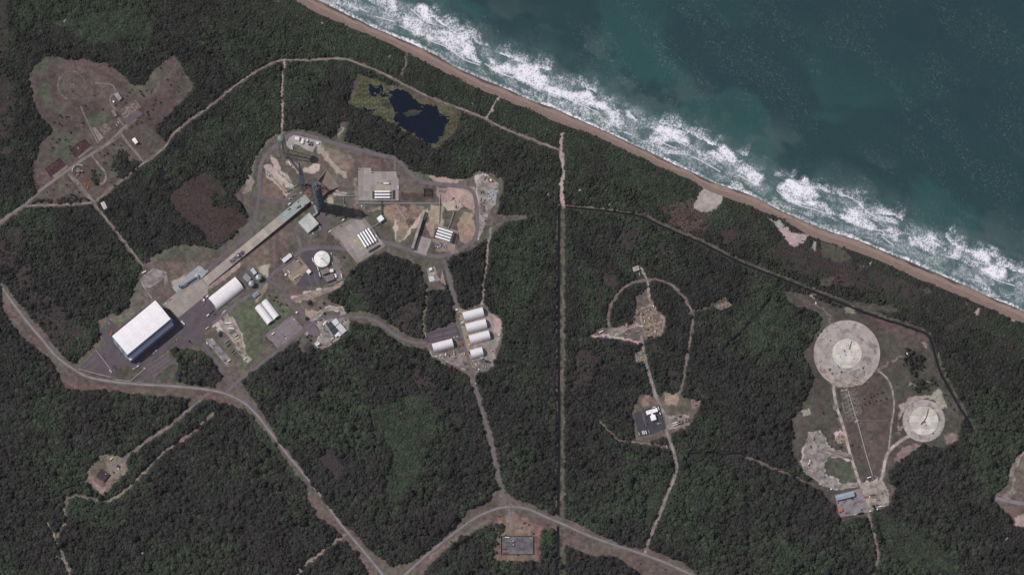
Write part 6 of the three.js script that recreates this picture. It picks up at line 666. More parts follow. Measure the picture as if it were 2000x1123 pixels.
const putTank = (e, s, deg, label, group) => { const f = foot([[e, s]], 5)[0]; if (firstTank) { firstTank = false; bigTank.position.set(mx(f[0]), 0.35, mz(f[1])); bigTank.rotation.y = -deg * Math.PI / 180; tag(bigTank, label, 'storage tank', group); return; } dup(bigTank, f[0], f[1], deg, label, group); };
[['northern', 374.3], ['middle', 379.9], ['southern', 385.6]].forEach(([w, s]) => putTank(744.3, s, 0, w + ' of the three level white tanks on the patched slab', 'three white tanks')); ['westernmost', 'second', 'middle', 'fourth', 'easternmost'].forEach((w, i) => putTank(704.4 + i * 4.95, 470.2 - i * 3, 57.5, w + ' of the five slanted white tanks', 'five white tanks')); ['northernmost', 'second', 'third', 'southernmost'].forEach((w, i) => putTank(867.9 - i * 1.85, 449.8 + i * 5.45, 17.6, w + ' of the four white tanks by the long wall', 'four white tanks'));
const smTank = tankProto('gas_tank', 11.6 * G, 1.9, 3, tankW, 'gas tank'); smTank.position.set(mx(752.2), 0.35, mz(359.4)); tag(smTank, 'single small white tank north of the three level tanks', 'gas tank'); dup(smTank, 1696.8, 933.4, -16, 'white tank with a dark side at the head of the depot', null, 0.75);
function rack(name, label, e, s, deg, L, W, H, n, mat, cat = 'vaporizer') { const g = thing(name, label, cat, e, s, deg), gs = Math.max(2, Math.round(L / n * 1)); part('base_frame', box(L, 0.4, W), CON[1], g); for (let i = 0; i < n; i++) part('fin_panel', box(L / n * 0.55, H, W * 0.9, -L / 2 + L * (i + 0.5) / n, 0.4, 0), mat, g); part('header_pipe', bar([-L / 2, H + 0.5, W * 0.3], [L / 2, H + 0.5, W * 0.3], 0.25), STEEL, g); return g; }
rack('vaporizer_bank', 'black finned vaporizer bank at the end of the four tanks', 884.8, 466.8, 106, 27, 8, 6, 12, M('#34323a', 'metal')); rack('vaporizer_bank', 'dark finned rack south of the five slanted tanks', 728.5, 486, -31, 34, 5.4, 3, 14, M('#3c3a41', 'metal')); rack('vaporizer_bank', 'dark finned rack beside the easternmost slanted tank', 735, 459.5, 57, 20, 2.5, 3, 10, M('#4a484d', 'metal')); rack('vaporizer_bank', 'row of dark fins east of the three level tanks', 766.5, 380.6, 90, 24, 6, 2.6, 9, M('#403e44', 'metal')); rack('vaporizer_bank', 'dark cabinet row west of the three level tanks', 726, 381, 90, 20, 4, 2.5, 8, M('#5b5658', 'metal')); rack('vaporizer_bank', 'dark cabinet row west of the four tanks', 847.5, 457, 104, 26, 5, 3, 8, M('#4c464b', 'metal'));
yard('tank_bund', 'cream concrete bund north of the three level tanks', [[731, 361], [760, 361], [760, 372], [731, 372]], M('#a29782', 'con'), 0.5); yard('tank_bund', 'cream concrete bund beside the five slanted tanks', [[686, 470], [696, 463.5], [712, 481.5], [701, 489.5]], M('#a39a83', 'con'), 0.5);
function skid(label, e, s, deg, n, seed, w = 12, d = 8, cat = 'valve skid', group) { const g = thing('valve_skid', label, cat, e, s, deg, group), r = rng(seed); part('base_frame', box(w, 0.35, d), M('#767072', 'con'), g); for (let i = 0; i < n; i++) { const x = (r() - 0.5) * w * 0.85, z = (r() - 0.5) * d * 0.85, h = 1 + r() * 2.4; if (r() > 0.5) part('vessel', cylY(0.5 + r() * 0.5, 0.5 + r() * 0.4, h, x, 0.35, z, 10), [WHITE, GREY, STEEL, M('#57504f', 'metal')][Math.floor(r() * 4)], g); else part('cabinet', box(0.9 + r() * 1.6, h, 0.9 + r() * 1.4, x, 0.35, z, r()), [GREY, BLACK, STEEL, WHITE][Math.floor(r() * 4)], g); } for (let i = 0; i < 4; i++) part('pipe', bar([-w / 2, 0.8 + r(), (r() - 0.5) * d], [w / 2, 0.8 + r(), (r() - 0.5) * d], 0.16), PIPES[i % 3], g); return g; }
for (const [l, e, s, d, n, w, h] of [['tangle of valves in the middle of the water tower yard', 605, 281, 20, 16, 14, 12], ['small valve skid behind the tall white hut', 599.5, 277, 40, 8, 8, 7], ['valve skid south of the four white tanks', 863, 480, 25, 16, 24, 9], ['white piping skid at the corner by the four tanks', 852.6, 481.5, 25, 10, 15, 7], ['six dark cabinets on a slab north of the shadow', 707, 403.6, 10, 10, 12, 9], ['small instrument pad at the end of a narrow pipe', 668.5, 403.6, 0, 5, 7, 7], ['pipe skid where the pipeline meets the depot', 1706.6, 932.6, -16, 12, 13, 8], ['machinery cluster south of the flat roofed pad building', 606.5, 456.5, -38, 12, 14, 9], ['machinery box east of the flat roofed pad building', 622, 446, -38, 6, 8, 8], ['valve cluster beside the gravel heads on the sand flat', 522, 341, 40, 9, 16, 6], ['pale skid on the sand at the pad west corner', 568, 384, -30, 12, 26, 7], ['flare pit head east of the kinked pipe', 794.5, 428.5, 50, 4, 10, 6], ['flare pit head at the foot of the pole', 889.5, 405, 40, 4, 9, 7], ['pair of round valve pits in the red dirt', 861, 373.5, 15, 6, 18, 8], ['lone valve stand in the red dirt', 883, 388, 0, 4, 6, 5], ['machinery racks beside the domed tank', 645, 511, 80, 12, 18, 4], ['machinery heap below the domed tank', 638, 519, -30, 12, 14, 7]]) skid(l, e, s, d, n, Math.round(e * 7 + s), w, h);
{ // domed storage tank
  const g = thing('domed_tank', 'large round white storage tank with a shallow cone roof', 'storage tank', 626.4, 508.6); part('wall', cylY(20.4, 20.4, 9, 0, 0, 0, 72), M('#c9cac3', 'metal', 0.6), g); const n = 16; for (let i = 0; i < n; i++) { const a0 = i / n * 6.28319, a1 = (i + 1) / n * 6.28319, v = [], m = 3; for (let k = 0; k < m; k++) { const b0 = mix(a0, a1, k / m), b1 = mix(a0, a1, (k + 1) / m); v.push(0, 13.4, 0, Math.cos(b1) * 20.8, 9, Math.sin(b1) * 20.8, Math.cos(b0) * 20.8, 9, Math.sin(b0) * 20.8); } const q = new THREE.BufferGeometry(); q.setAttribute('position', new THREE.Float32BufferAttribute(v, 3)); part('roof_sector', q, ['#dcdcd2', '#d6d6cc', '#e0e0d7'].map((c) => M(c, 'metal', 0.65))[i % 3], g); } part('eave_ring', new THREE.TorusGeometry(20.6, 0.35, 6, 72).rotateX(Math.PI / 2).translate(0, 9, 0), GREY, g); part('crown_vent', [cylY(1.8, 1.6, 1.4, 0, 13, 0, 16), box(3, 1, 1.2, -2, 12.9, 1)], M('#a59c80', 'metal'), g); part('roof_stair', new THREE.BoxGeometry(20, 0.5, 0.8).translate(10.4, 0.5, 0).rotateZ(-0.21).translate(0, 13.3, 0).rotateY(-0.72), M('#6b6a68', 'metal'), g); for (let i = 0; i < 6; i++) part('roof_valve', cylY(0.5, 0.5, 1.1, Math.cos(-2.4 + i * 0.32) * 8, 11.6, Math.sin(-2.4 + i * 0.32) * 8, 8), GREY, g);
}
for (const [e, s, l] of [[488.7, 557, 'lower one of the two silver spherical tanks'], [502.7, 545, 'upper one of the two silver spherical tanks']]) { const g = thing('spherical_tank', l, 'spherical tank', e, s, 0, 'two spherical tanks'); const b = part('sphere', new THREE.SphereGeometry(7.6, 36, 24).translate(0, 10, 0), M('#b3b5bb', 'metal', 0.45, 0.25), g); part('equator_walk', new THREE.TorusGeometry(7.9, 0.25, 6, 36).rotateX(Math.PI / 2).translate(0, 10, 0), GREY, b); part('top_platform', [cylY(1.8, 1.8, 0.4, 0, 17.5, 0, 12), box(2.6, 1.1, 0.3, 0.5, 17.9, 0)], M('#85868a', 'metal'), b); for (let i = 0; i < 8; i++) { const a = i * 0.785; part('leg', bar([Math.cos(a) * 7.2, 0, Math.sin(a) * 7.2], [Math.cos(a) * 7.2, 9.6, Math.sin(a) * 7.2], 0.3), GREY, g); } part('stair', bar([10, 0, 3], [3, 17.4, 1], 0.35), STEEL, g); }
{ // silver rocket stage lying on supports
  const g = thing('rocket_stage', 'silver rocket stage lying on supports at the roadway foot', 'rocket stage', 366.4, 549.8, -33), R = 3.6, h = 5, body = part('tank_section', new THREE.CylinderGeometry(R, R, 40, 32).rotateZ(Math.PI / 2).translate(-2, h, 0), M('#aeb1b8', 'metal', 0.32, 0.5), g); part('engine_section', new THREE.CylinderGeometry(4.5, 3.7, 6, 32).rotateZ(Math.PI / 2).translate(-25, h, 0), M('#9a9ca4', 'metal', 0.4, 0.5), g); part('interstage', new THREE.CylinderGeometry(3.7, 3.5, 8, 32).rotateZ(Math.PI / 2).translate(22, h, 0), M('#c9cace', 'metal', 0.4, 0.3), g); for (let i = 0; i < 7; i++) { const a = i * 0.9, r = i ? 2.4 : 0; part('engine_bell', new THREE.CylinderGeometry(0.5, 1, 1.8, 14, 1, true).rotateZ(-Math.PI / 2).translate(-28.8, h + Math.sin(a) * r, Math.cos(a) * r), BLACK, g); }
  for (const s of [-1, 1]) part('strake', box(10, 0.4, 2.6, -15, h, s * 4.4), M('#8a8c94', 'metal', 0.4, 0.4), g); for (const s of [-1, 1]) part('fin', box(3.6, 0.4, 3.4, 23, h + 0.8, s * 4.6), M('#a2a4aa', 'metal'), g); for (const x of [-14, -2, 10]) part('seam_ring', new THREE.TorusGeometry(R + 0.03, 0.12, 5, 32).rotateY(Math.PI / 2).translate(x, h, 0), GREY, body); for (const x of [-20, -6, 8, 20]) part('cradle', box(2, 2.4, 6, x, 0.2, 0), STEEL, g);
}
{ // blue transporter frame on the roadway
  const hh = 4.4, g = thing('transporter_frame', 'long blue lattice transporter parked on the elevated roadway', 'transporter', 459.9, 503.8, -38.9, null, hh), b = M('#3c3f74', 'metal', 0.6), L = 42, W = 6.4; for (const z of [-W / 2, W / 2]) for (const y of [1.6, 4.4]) part('chord', bar([-L / 2, y, z], [L / 2, y, z], 0.32, 6), b, g); for (let i = 0; i <= 12; i++) { const x = -L / 2 + L * i / 12; part('cross_frame', [bar([x, 1.6, -W / 2], [x, 4.4, -W / 2], 0.2), bar([x, 1.6, W / 2], [x, 4.4, W / 2], 0.2), bar([x, 4.4, -W / 2], [x, 4.4, W / 2], 0.22), bar([x, 1.6, -W / 2], [x, 1.6, W / 2], 0.22)], b, g); } for (let i = 0; i < 6; i++) { part('bogie', box(3, 1, 2, -L / 2 + 3 + i * 7, 0.5, i % 2 ? W / 2 : -W / 2), BLACK, g); } part('power_pack', box(5, 2.2, 5, L / 2 - 5, 1.6, 0), RUST, g); part('operator_cab', box(3, 2.4, 3, 4, 4.4, 0), WHITE, g); part('wide_beam', box(5, 1, 9.4, 6, 4.4, 0), b, g); part('hitch', bar([L / 2, 1.6, 0], [L / 2 + 5, 1.2, 0], 0.35), M('#7d4340', 'metal'), g);
}
{ // green ramp arm beside the pad
  const g = thing('escape_ramp', 'pale green bent ramp descending from the roadway end', 'ramp', 606, 399.5), P = [[0, 8.8, -4], [9, 7.6, 10], [14, 6.2, 22], [2, 5, 32]]; for (let i = 0; i + 1 < P.length; i++) { const A = P[i], B = P[i + 1], L = Math.hypot(B[0] - A[0], B[2] - A[2]) + 2, q = new THREE.BoxGeometry(L, 0.6, 5).rotateZ(Math.atan2(B[1] - A[1], L)).rotateY(-Math.atan2(B[2] - A[2], B[0] - A[0])).translate((A[0] + B[0]) / 2, (A[1] + B[1]) / 2 + i * 0.02, (A[2] + B[2]) / 2); part('ramp_deck', q, M('#8d9a94', 'con'), g); part('ramp_wall', new THREE.BoxGeometry(L, (A[1] + B[1]) / 2 - 0.4, 4.6).rotateY(-Math.atan2(B[2] - A[2], B[0] - A[0])).translate((A[0] + B[0]) / 2, ((A[1] + B[1]) / 2 - 0.4) / 2, (A[2] + B[2]) / 2), M('#747c78', 'con'), g); }
}
// poles
const poleM = M('#5a4c44', 'rough'), P0 = (() => { const g = new THREE.Group(); g.name = numbered('power_pole'); scene.add(g); tag(g, '', 'power pole'); part('post', cylY(0.35, 0.2, 12, 0, 0, 0, 8), poleM, g); const c = part('crossarm', box(0.3, 0.3, 4.4, 0, 10.8, 0), poleM, g); for (const z of [-1.9, 0, 1.9]) part('insulator', cylY(0.14, 0.1, 0.5, 0, 11.1, z, 6), WHITE, c); return g; })();
[[1040, 1012], [1046.5, 1022], [1067, 1024.5], [1101, 1034.5], [1184, 1066], [1287, 1108.5], [1040.8, 1058], [1046.4, 1072.4], [1008, 1032], [1038, 1041]].forEach(([e, s], i) => { const l = ['pole', 'pole', 'pole', 'pole', 'pole', 'pole', 'pole', 'pole', 'pole', 'pole'] && ['power pole nearest the substation drive bend', 'second power pole west of the canal crossing', 'power pole just west of the canal end', 'power pole just east of the canal end', 'power pole midway along the southern road', 'power pole near the bottom edge of the road', 'upper power pole beside the substation fence', 'lower power pole beside the substation fence', 'power pole on the red earth beside the drive', 'power pole at the upper right corner of the red earth'][i]; if (!i) { P0.position.set(mx(e), 0, mz(s)); tag(P0, l, 'power pole', 'power poles along the southern road'); } else dup(P0, e, s, 20, l, 'power poles along the southern road'); });
{ const g = thing('flare_pole', 'tall thin flare pole in the sand north of the four tanks', 'flare pole', 889, 403.4); part('post', cylY(0.5, 0.28, 30, 0, 0, 0, 10), M('#6a6866', 'metal'), g); part('burner', cylY(0.6, 0.8, 1.6, 0, 30, 0, 10), BLACK, g); for (let i = 0; i < 3; i++) part('guy_wire', bar([0, 24, 0], [Math.cos(i * 2.1) * 12, 0, Math.sin(i * 2.1) * 12], 0.06, 4), STEEL, g); }
{ const g = thing('batch_silo', 'tall cement silo plant south of the short hangar', 'silo', 941, 704.6, 10); const lg = M('#6d6b6c', 'metal'); for (let i = 0; i < 4; i++) part('leg', bar([i % 2 ? 2 : -2, 0, i > 1 ? 2 : -2], [i % 2 ? 2 : -2, 9, i > 1 ? 2 : -2], 0.3), lg, g); part('hopper', cylY(0.8, 2.8, 4, 0, 6, 0, 18), GREY, g); part('drum', cylY(2.8, 2.8, 11, 0, 10, 0, 18), M('#9a9b9d', 'metal', 0.5), g); part('roof', cylY(2.8, 0.6, 1.2, 0, 21, 0, 18), GREY, g); part('second_drum', cylY(2.2, 2.2, 13, 6, 4, 1, 16), M('#8b8d90', 'metal', 0.5), g); part('conveyor', bar([6, 16, 1], [-12, 1, 2], 0.8), M('#615f60', 'metal'), g); part('control_cabin', box(4, 3, 3, -6, 0, -5), M('#b3a78c', 'metal'), g); }
// ---------------------------------------------------------------- vehicles, trailers, containers
const PAINT = { white: M('#dcdbd8', null, 0.4), black: M('#232126', null, 0.4), grey: M('#7e8084', null, 0.4), red: M('#8b3f34', null, 0.5), cream: M('#cfc79c', null, 0.5), yellow: M('#b8983a', null, 0.5), orange: M('#a8623c', null, 0.5), green: M('#4f5b50', null, 0.5), blue: M('#33396a', null, 0.5), tan: M('#a08c6c', null, 0.6), silver: M('#a9adb2', null, 0.35) };
const protos = new Map();
function build(kind, colour, g) {
  const c = PAINT[colour]; const wheels = (xs, z, r = 0.4) => { for (const x of xs) for (const s of [-1, 1]) { const w = part('wheel', new THREE.CylinderGeometry(r, r, 0.28, 12).rotateX(Math.PI / 2).translate(x, r, s * z), TYRE, g); part('rim', new THREE.CylinderGeometry(r * 0.55, r * 0.55, 0.05, 10).rotateX(Math.PI / 2).translate(x, r, s * (z + 0.15)), GREY, w); } };
  if (kind === 'car') { const s = new THREE.Shape([[-2.3, 0.4], [2.3, 0.4], [2.35, 0.85], [1.3, 1.0], [-2.2, 1.05]].map((q) => new THREE.Vector2(...q))); part('body', new THREE.ExtrudeGeometry(s, { depth: 1.7, bevelEnabled: true, bevelSize: 0.08, bevelThickness: 0.08, bevelSegments: 1 }).translate(0, 0, -0.85), c, g); const q = new THREE.Shape([[-1.9, 1.0], [1.2, 1.0], [0.5, 1.55], [-1.4, 1.55]].map((p) => new THREE.Vector2(...p))), cb = part('cabin_glass', new THREE.ExtrudeGeometry(q, { depth: 1.5, bevelEnabled: false }).translate(0, 0, -0.75), GLASS, g); part('roof', box(1.8, 0.07, 1.46, -0.45, 1.55, 0), c, cb); wheels([-1.4, 1.4], 0.8, 0.34); for (const z of [-0.6, 0.6]) part('headlight', box(0.08, 0.16, 0.3, 2.42, 0.66, z), WHITE, g); }
  if (kind === 'truck') { part('chassis', box(8, 0.4, 2, 0, 0.6, 0), BLACK, g); part('cargo_box', box(5.6, 2.5, 2.5, -1.1, 1, 0), c, g); const cb = part('cab', box(2, 2.1, 2.3, 2.9, 0.8, 0), c, g); part('windscreen', box(0.1, 0.9, 2, 3.92, 1.7, 0), GLASS, cb); wheels([-2.8, -1.8, 2.8], 1, 0.5); }
  if (kind === 'trailer') { const b = part('cargo_box', box(15.6, 2.8, 2.7, 0, 1.1, 0), c, g); part('rear_door', box(0.1, 2.5, 2.4, -7.86, 1.2, 0), GREY, b); part('roof_rail', box(15.6, 0.08, 0.2, 0, 3.9, 1.2), GREY, b); part('landing_gear', box(0.3, 1.1, 1.8, 4.5, 0, 0), STEEL, g); wheels([-6.2, -5], 1.1, 0.5); }
  if (kind === 'container') { const b = part('shell', box(12, 2.7, 2.5, 0, 0.2, 0), c, g); for (let i = 0; i < 9; i++) part('corrugation', box(0.5, 0.06, 2.46, -5.3 + i * 1.32, 2.9, 0), c, b); for (const z of [-0.62, 0.62]) part('door_leaf', box(0.08, 2.4, 1.15, 6.04, 0.3, z), c, g); for (const x of [-5.9, 5.9]) for (const z of [-1.15, 1.15]) part('corner_post', box(0.24, 2.9, 0.24, x, 0.1, z), GREY, g); }
  if (kind === 'tube') { part('frame', box(15, 0.5, 2.6, 0, 0.9, 0), c, g); for (let i = 0; i < 4; i++) part('gas_tube', capsule(14.4, 0.36, 0, 2.0 + (i % 2) * 0.1, -0.95 + i * 0.63, 10), M('#dfe6e6', null, 0.4), g); part('end_cabinet', box(0.8, 2, 2.5, -7.6, 0.9, 0), WHITE, g); wheels([-5.6, -4.5], 1.1, 0.5); }
  if (kind === 'flatbed') { part('bed', box(13, 0.4, 2.6, 0, 1.1, 0), c, g); part('load', box(8, 0.9, 2, -1, 1.5, 0), M('#4b4650', 'rough'), g); const cb = part('cab', box(2.4, 2.5, 2.5, 8, 0.7, 0), c, g); part('windscreen', box(0.1, 0.9, 2.2, 9.22, 1.9, 0), GLASS, cb); wheels([-5.2, -4, 7.6], 1.1, 0.5); }
  if (kind === 'loader') { part('body', box(4.4, 1.8, 2.2, 0, 0.8, 0), c, g); const cb = part('cab', box(1.7, 1.6, 1.8, 0.2, 2.6, 0), GLASS, g); part('cab_roof', box(1.9, 0.15, 2, 0.2, 4.2, 0), c, cb); part('arm', bar([1.6, 1.8, 0.7], [4.4, 0.9, 0.7], 0.22), c, g); part('arm', bar([1.6, 1.8, -0.7], [4.4, 0.9, -0.7], 0.22), c, g); part('bucket', box(1, 0.9, 2.6, 4.7, 0.2, 0), STEEL, g); wheels([-1.4, 1.5], 1.2, 0.75); }
  if (kind === 'lift') { part('base', box(4, 1, 2.2, 0, 0.5, 0), c, g); part('boom', bar([-1.2, 1.6, 0], [5.6, 3.6, 0], 0.3), c, g); part('boom_base', box(1.6, 1.2, 1.4, -1, 1.4, 0), STEEL, g); part('basket', box(1.6, 1.1, 2, 6.2, 3.2, 0), c, g); wheels([-1.3, 1.3], 1.15, 0.5); }
  if (kind === 'boxes') { const r = rng(colour.length * 91 + 7); for (let i = 0; i < 4; i++) part('crate', box(1.4 + r() * 1.4, 1 + r(), 1.2 + r(), -2.4 + i * 1.6, 0, (r() - 0.5) * 1.4), i % 2 ? c : M('#5d5654', 'rough'), g); part('pallet', box(7.6, 0.16, 3.2, 0, -0.02, 0), M('#79684f', 'rough'), g); }
  if (kind === 'drum') { part('shell', cylY(2.4, 2.4, 3, 0, 0.2, 0, 20), c, g); part('lid', cylY(2.4, 0.5, 0.8, 0, 3.2, 0, 20), c, g); part('base_ring', cylY(2.7, 2.7, 0.25, 0, 0, 0, 20), CON[1], g); }
}
const CAT = { car: 'car', truck: 'truck', trailer: 'trailer', container: 'container', tube: 'tube trailer', flatbed: 'truck', loader: 'loader', lift: 'boom lift', boxes: 'crates', drum: 'tank' }, NAME = { car: 'parked_car', truck: 'box_truck', trailer: 'cargo_trailer', container: 'shipping_container', tube: 'tube_trailer', flatbed: 'flatbed_truck', loader: 'wheel_loader', lift: 'boom_lift', boxes: 'crate_pile', drum: 'round_tank' };
function put(kind, colour, e, s, deg, label, group, y = 0.15, scale = 1) {
  const k = kind + colour; let g;
  if (!protos.has(k)) { g = new THREE.Group(); g.name = numbered(NAME[kind]); build(kind, colour, g); scene.add(g); protos.set(k, g); } else { g = protos.get(k).clone(); g.name = numbered(NAME[kind]); scene.add(g); }
  g.userData = {}; tag(g, label, CAT[kind], group); g.position.set(mx(e), y, mz(s)); g.rotation.y = -deg * Math.PI / 180; g.scale.setScalar(scale); return g;
}
const row = (list, place, group, words) => list.forEach(([k, c, e, s, d, extra, sc, y]) => put(k, c, e, s, d, extra ? (`${extra} ${c} ${words?.[k] ?? CAT[k]} ${place}`) : `${c} ${words?.[k] ?? CAT[k]} ${place}`, group, y ?? 0.25, sc ?? 1));
row([['trailer', 'white', 442.7, 632, 0, 'northern long'], ['trailer', 'white', 448.7, 642.6, 3, 'southern long'], ['trailer', 'black', 450.5, 649.4, -33, null, 0.85], ['trailer', 'grey', 452, 651, -34, 'slanted', 0.75], ['trailer', 'cream', 454.3, 653.6, -35, 'first slanted', 0.7], ['trailer', 'cream', 456.8, 656, -35, 'second slanted', 0.7], ['trailer', 'cream', 460, 661.4, -36, 'third slanted', 0.7], ['trailer', 'grey', 439.3, 668, -38, 'lone', 0.75], ['trailer', 'black', 443.3, 674.8, -38, 'southern', 0.75], ['trailer', 'green', 451.3, 686, -38, 'upper', 0.7], ['trailer', 'green', 455.4, 690, -38, 'lower', 0.6], ['truck', 'black', 426.9, 653.5, 107, null, 1.5], ['loader', 'yellow', 416.6, 639, 50], ['loader', 'yellow', 476, 693, 40, 'dusty'], ['boxes', 'red', 431.8, 623.6, 60, null, 1.2], ['boxes', 'orange', 461.5, 671, 60], ['boxes', 'grey', 470, 682, 40, 'scattered'], ['boxes', 'white', 472, 688, 20, 'pale'], ['boxes', 'green', 459, 698, 50], ['truck', 'cream', 476, 701.5, -35], ['boxes', 'black', 464.5, 687.4, 50], ['trailer', 'cream', 401.5, 641.5, -38, 'roadside', 0.65]], 'in the gravel trailer yard by the lawn', 'things stored in the trailer yard');
row([['truck', 'white', 401.4, 671, 60, null, 0.8], ['car', 'white', 407.6, 674.8, -30], ['car', 'black', 414.4, 676, 40, null, 1.2], ['truck', 'cream', 411.8, 664.6, 40, null, 0.6], ['truck', 'cream', 444.6, 705, -32, 'southern'], ['car', 'black', 436.4, 705, -30, 'southern', 1.1]], 'on the pale gravel strip west of the trailer yard', 'vehicles on the gravel strip');
row([['boxes', 'orange', 211.6, 651, 52, 'upper rack of', 1.6], ['boxes', 'orange', 214, 647.8, 52, 'lower rack of', 1.6], ['container', 'orange', 227.4, 641, 60, null, 0.5], ['boxes', 'white', 213, 624.8, 30, 'scattered'], ['boxes', 'white', 209, 631, 50, 'loose'], ['boxes', 'grey', 203, 640, 40], ['boxes', 'red', 222, 637, 45], ['lift', 'red', 194.8, 688.4, 40, 'northern'], ['lift', 'red', 196.4, 695.8, 60, 'southern'], ['lift', 'grey', 227.4, 688.4, 60], ['container', 'blue', 218.6, 716.6, -38, null, 0.75], ['loader', 'orange', 220.4, 719.8, -30], ['truck', 'white', 211, 724, 60, 'left', 0.6], ['truck', 'white', 213.6, 726.4, 60, 'right', 0.6], ['trailer', 'white', 354, 631, 45, null, 0.8], ['flatbed', 'yellow', 338.8, 666.2, -36, null, 0.7], ['lift', 'black', 366, 666, 60, null, 1.3], ['drum', 'white', 395, 587, 0, null, 1.1], ['lift', 'orange', 392.6, 596.4, -50], ['flatbed', 'black', 409, 611, -42, null, 0.9], ['loader', 'red', 415.6, 613.4, -50], ['truck', 'white', 403, 616.4, -42, 'southern'], ['truck', 'white', 401.6, 579.6, -38, 'northern'], ['boxes', 'red', 396, 579, -30, 'northern'], ['car', 'white', 278.8, 719.8, 40], ['truck', 'tan', 325, 688.4, 90, null, 0.7], ['truck', 'white', 265.6, 716, -38, 'wall side', 0.8], ['truck', 'grey', 262, 718.6, -38, null, 0.8], ['car', 'white', 257.4, 720.6, -38, 'western'], ['car', 'white', 301.4, 685.4, -38, 'eastern'], ['car', 'silver', 296.6, 689.6, -38], ['boxes', 'black', 291, 694.6, -38, 'wall side'], ['car', 'white', 321, 593, 50, 'apron'], ['boxes', 'tan', 329, 585, -30, 'apron']], 'in the asphalt yard of the assembly building', 'equipment around the assembly building');
row([['lift', 'red', 579.6, 397.6, -50, null, 1, 9.2], ['boxes', 'green', 582.2, 406.4, -38, 'larger', 1.3, 9.2], ['boxes', 'green', 578.4, 409, -38, 'smaller', 0.8, 9.1], ['boxes', 'black', 563, 411.4, -38, null, 1, 8.4], ['boxes', 'white', 593.6, 402, -38, null, 0.8, 9.7]], 'standing on the pale end of the elevated roadway', 'equipment on the elevated roadway');
row([['truck', 'white', 562.6, 399, -38], ['car', 'white', 585, 377, -38, null, 1.2], ['car', 'black', 553, 384, -38], ['boxes', 'white', 563, 321, 55], ['trailer', 'white', 563, 320.4, 55, null, 0.75], ['trailer', 'white', 567.2, 288, 75, null, 0.65], ['car', 'white', 570, 404, 30], ['boxes', 'white', 546.2, 286, 80, 'small'], ['boxes', 'grey', 558, 273, 120, 'scrap']], 'beside the launch pad', 'vehicles beside the launch pad');
row([['truck', 'white', 530.4, 652.4, -38], ['car', 'black', 553.2, 658, 45], ['car', 'white', 555.2, 661, 45], ['car', 'black', 517.4, 659.6, 45], ['car', 'black', 526.2, 667.6, 45], ['car', 'black', 529.2, 671, 45], ['car', 'grey', 544.4, 673, 45], ['car', 'white', 571.8, 624.4, 60], ['car', 'black', 580.2, 634, 45], ['car', 'grey', 563, 656, 45], ['car', 'grey', 536, 660, 45], ['car', 'silver', 548, 648, 45]], 'in the pale car park by the twin tents', 'cars in the pale car park');
row([['car', 'black', 615.4, 631.2, 40, 'westernmost'], ['car', 'white', 619, 629.4, 40, 'roadside'], ['car', 'black', 623, 626.4, 40, 'left of the paired roadside'], ['car', 'black', 625.4, 625.6, 40, 'right of the paired roadside'], ['car', 'black', 630.6, 644.4, 55, 'upper of the row west'], ['car', 'black', 633.4, 647.6, 55, 'middle of the row west'], ['car', 'black', 637.4, 648.6, 55, 'lower of the row west'], ['car', 'grey', 635.8, 644, 55], ['car', 'white', 627.4, 641, 55, 'gravel side'], ['car', 'white', 624.6, 656.2, 55, 'southern gravel'], ['car', 'black', 672.2, 625.4, 60, 'north eastern'], ['car', 'black', 666.2, 627.8, 60, 'second north eastern'], ['car', 'black', 664.6, 631, 60, 'wall side north eastern'], ['truck', 'cream', 647, 662, -35], ['truck', 'orange', 628.6, 682.4, -35, null, 0.6], ['car', 'white', 618.2, 678.8, -35], ['car', 'black', 623.8, 675.2, -35], ['boxes', 'black', 645, 669, 50]], 'around the striped roof office building', 'vehicles around the office building');
row([['boxes', 'red', 894, 617, 60, 'upper'], ['boxes', 'red', 897.6, 628.4, 60, 'lower'], ['boxes', 'black', 896, 613, 20], ['truck', 'white', 900.6, 630.6, -14], ['truck', 'grey', 901.8, 634.6, -14], ['car', 'white', 901.2, 638.8, -14], ['loader', 'tan', 908.8, 657.4, 60], ['truck', 'cream', 914, 673.2, -10, 'upper', 0.7], ['truck', 'cream', 914.4, 675.6, -10, 'lower', 0.7], ['lift', 'black', 914, 688.4, 75], ['boxes', 'tan', 917.4, 702.6, 75], ['boxes', 'tan', 919.8, 710, 75, 'southern'], ['trailer', 'grey', 925, 705.6, -14, null, 0.55], ['lift', 'red', 955.4, 682, 40], ['truck', 'white', 957.6, 684.4, 40, 'crane', 0.6], ['drum', 'white', 973, 654.6, 0, null, 0.7], ['boxes', 'green', 905.4, 712.4, 70, 'first dark'], ['boxes', 'green', 908.8, 711, 70, 'second dark'], ['boxes', 'green', 908.6, 722, 70, 'third dark'], ['boxes', 'green', 911.8, 720.4, 70, 'fourth dark']], 'on the apron of the hangar row', 'equipment on the hangar apron');
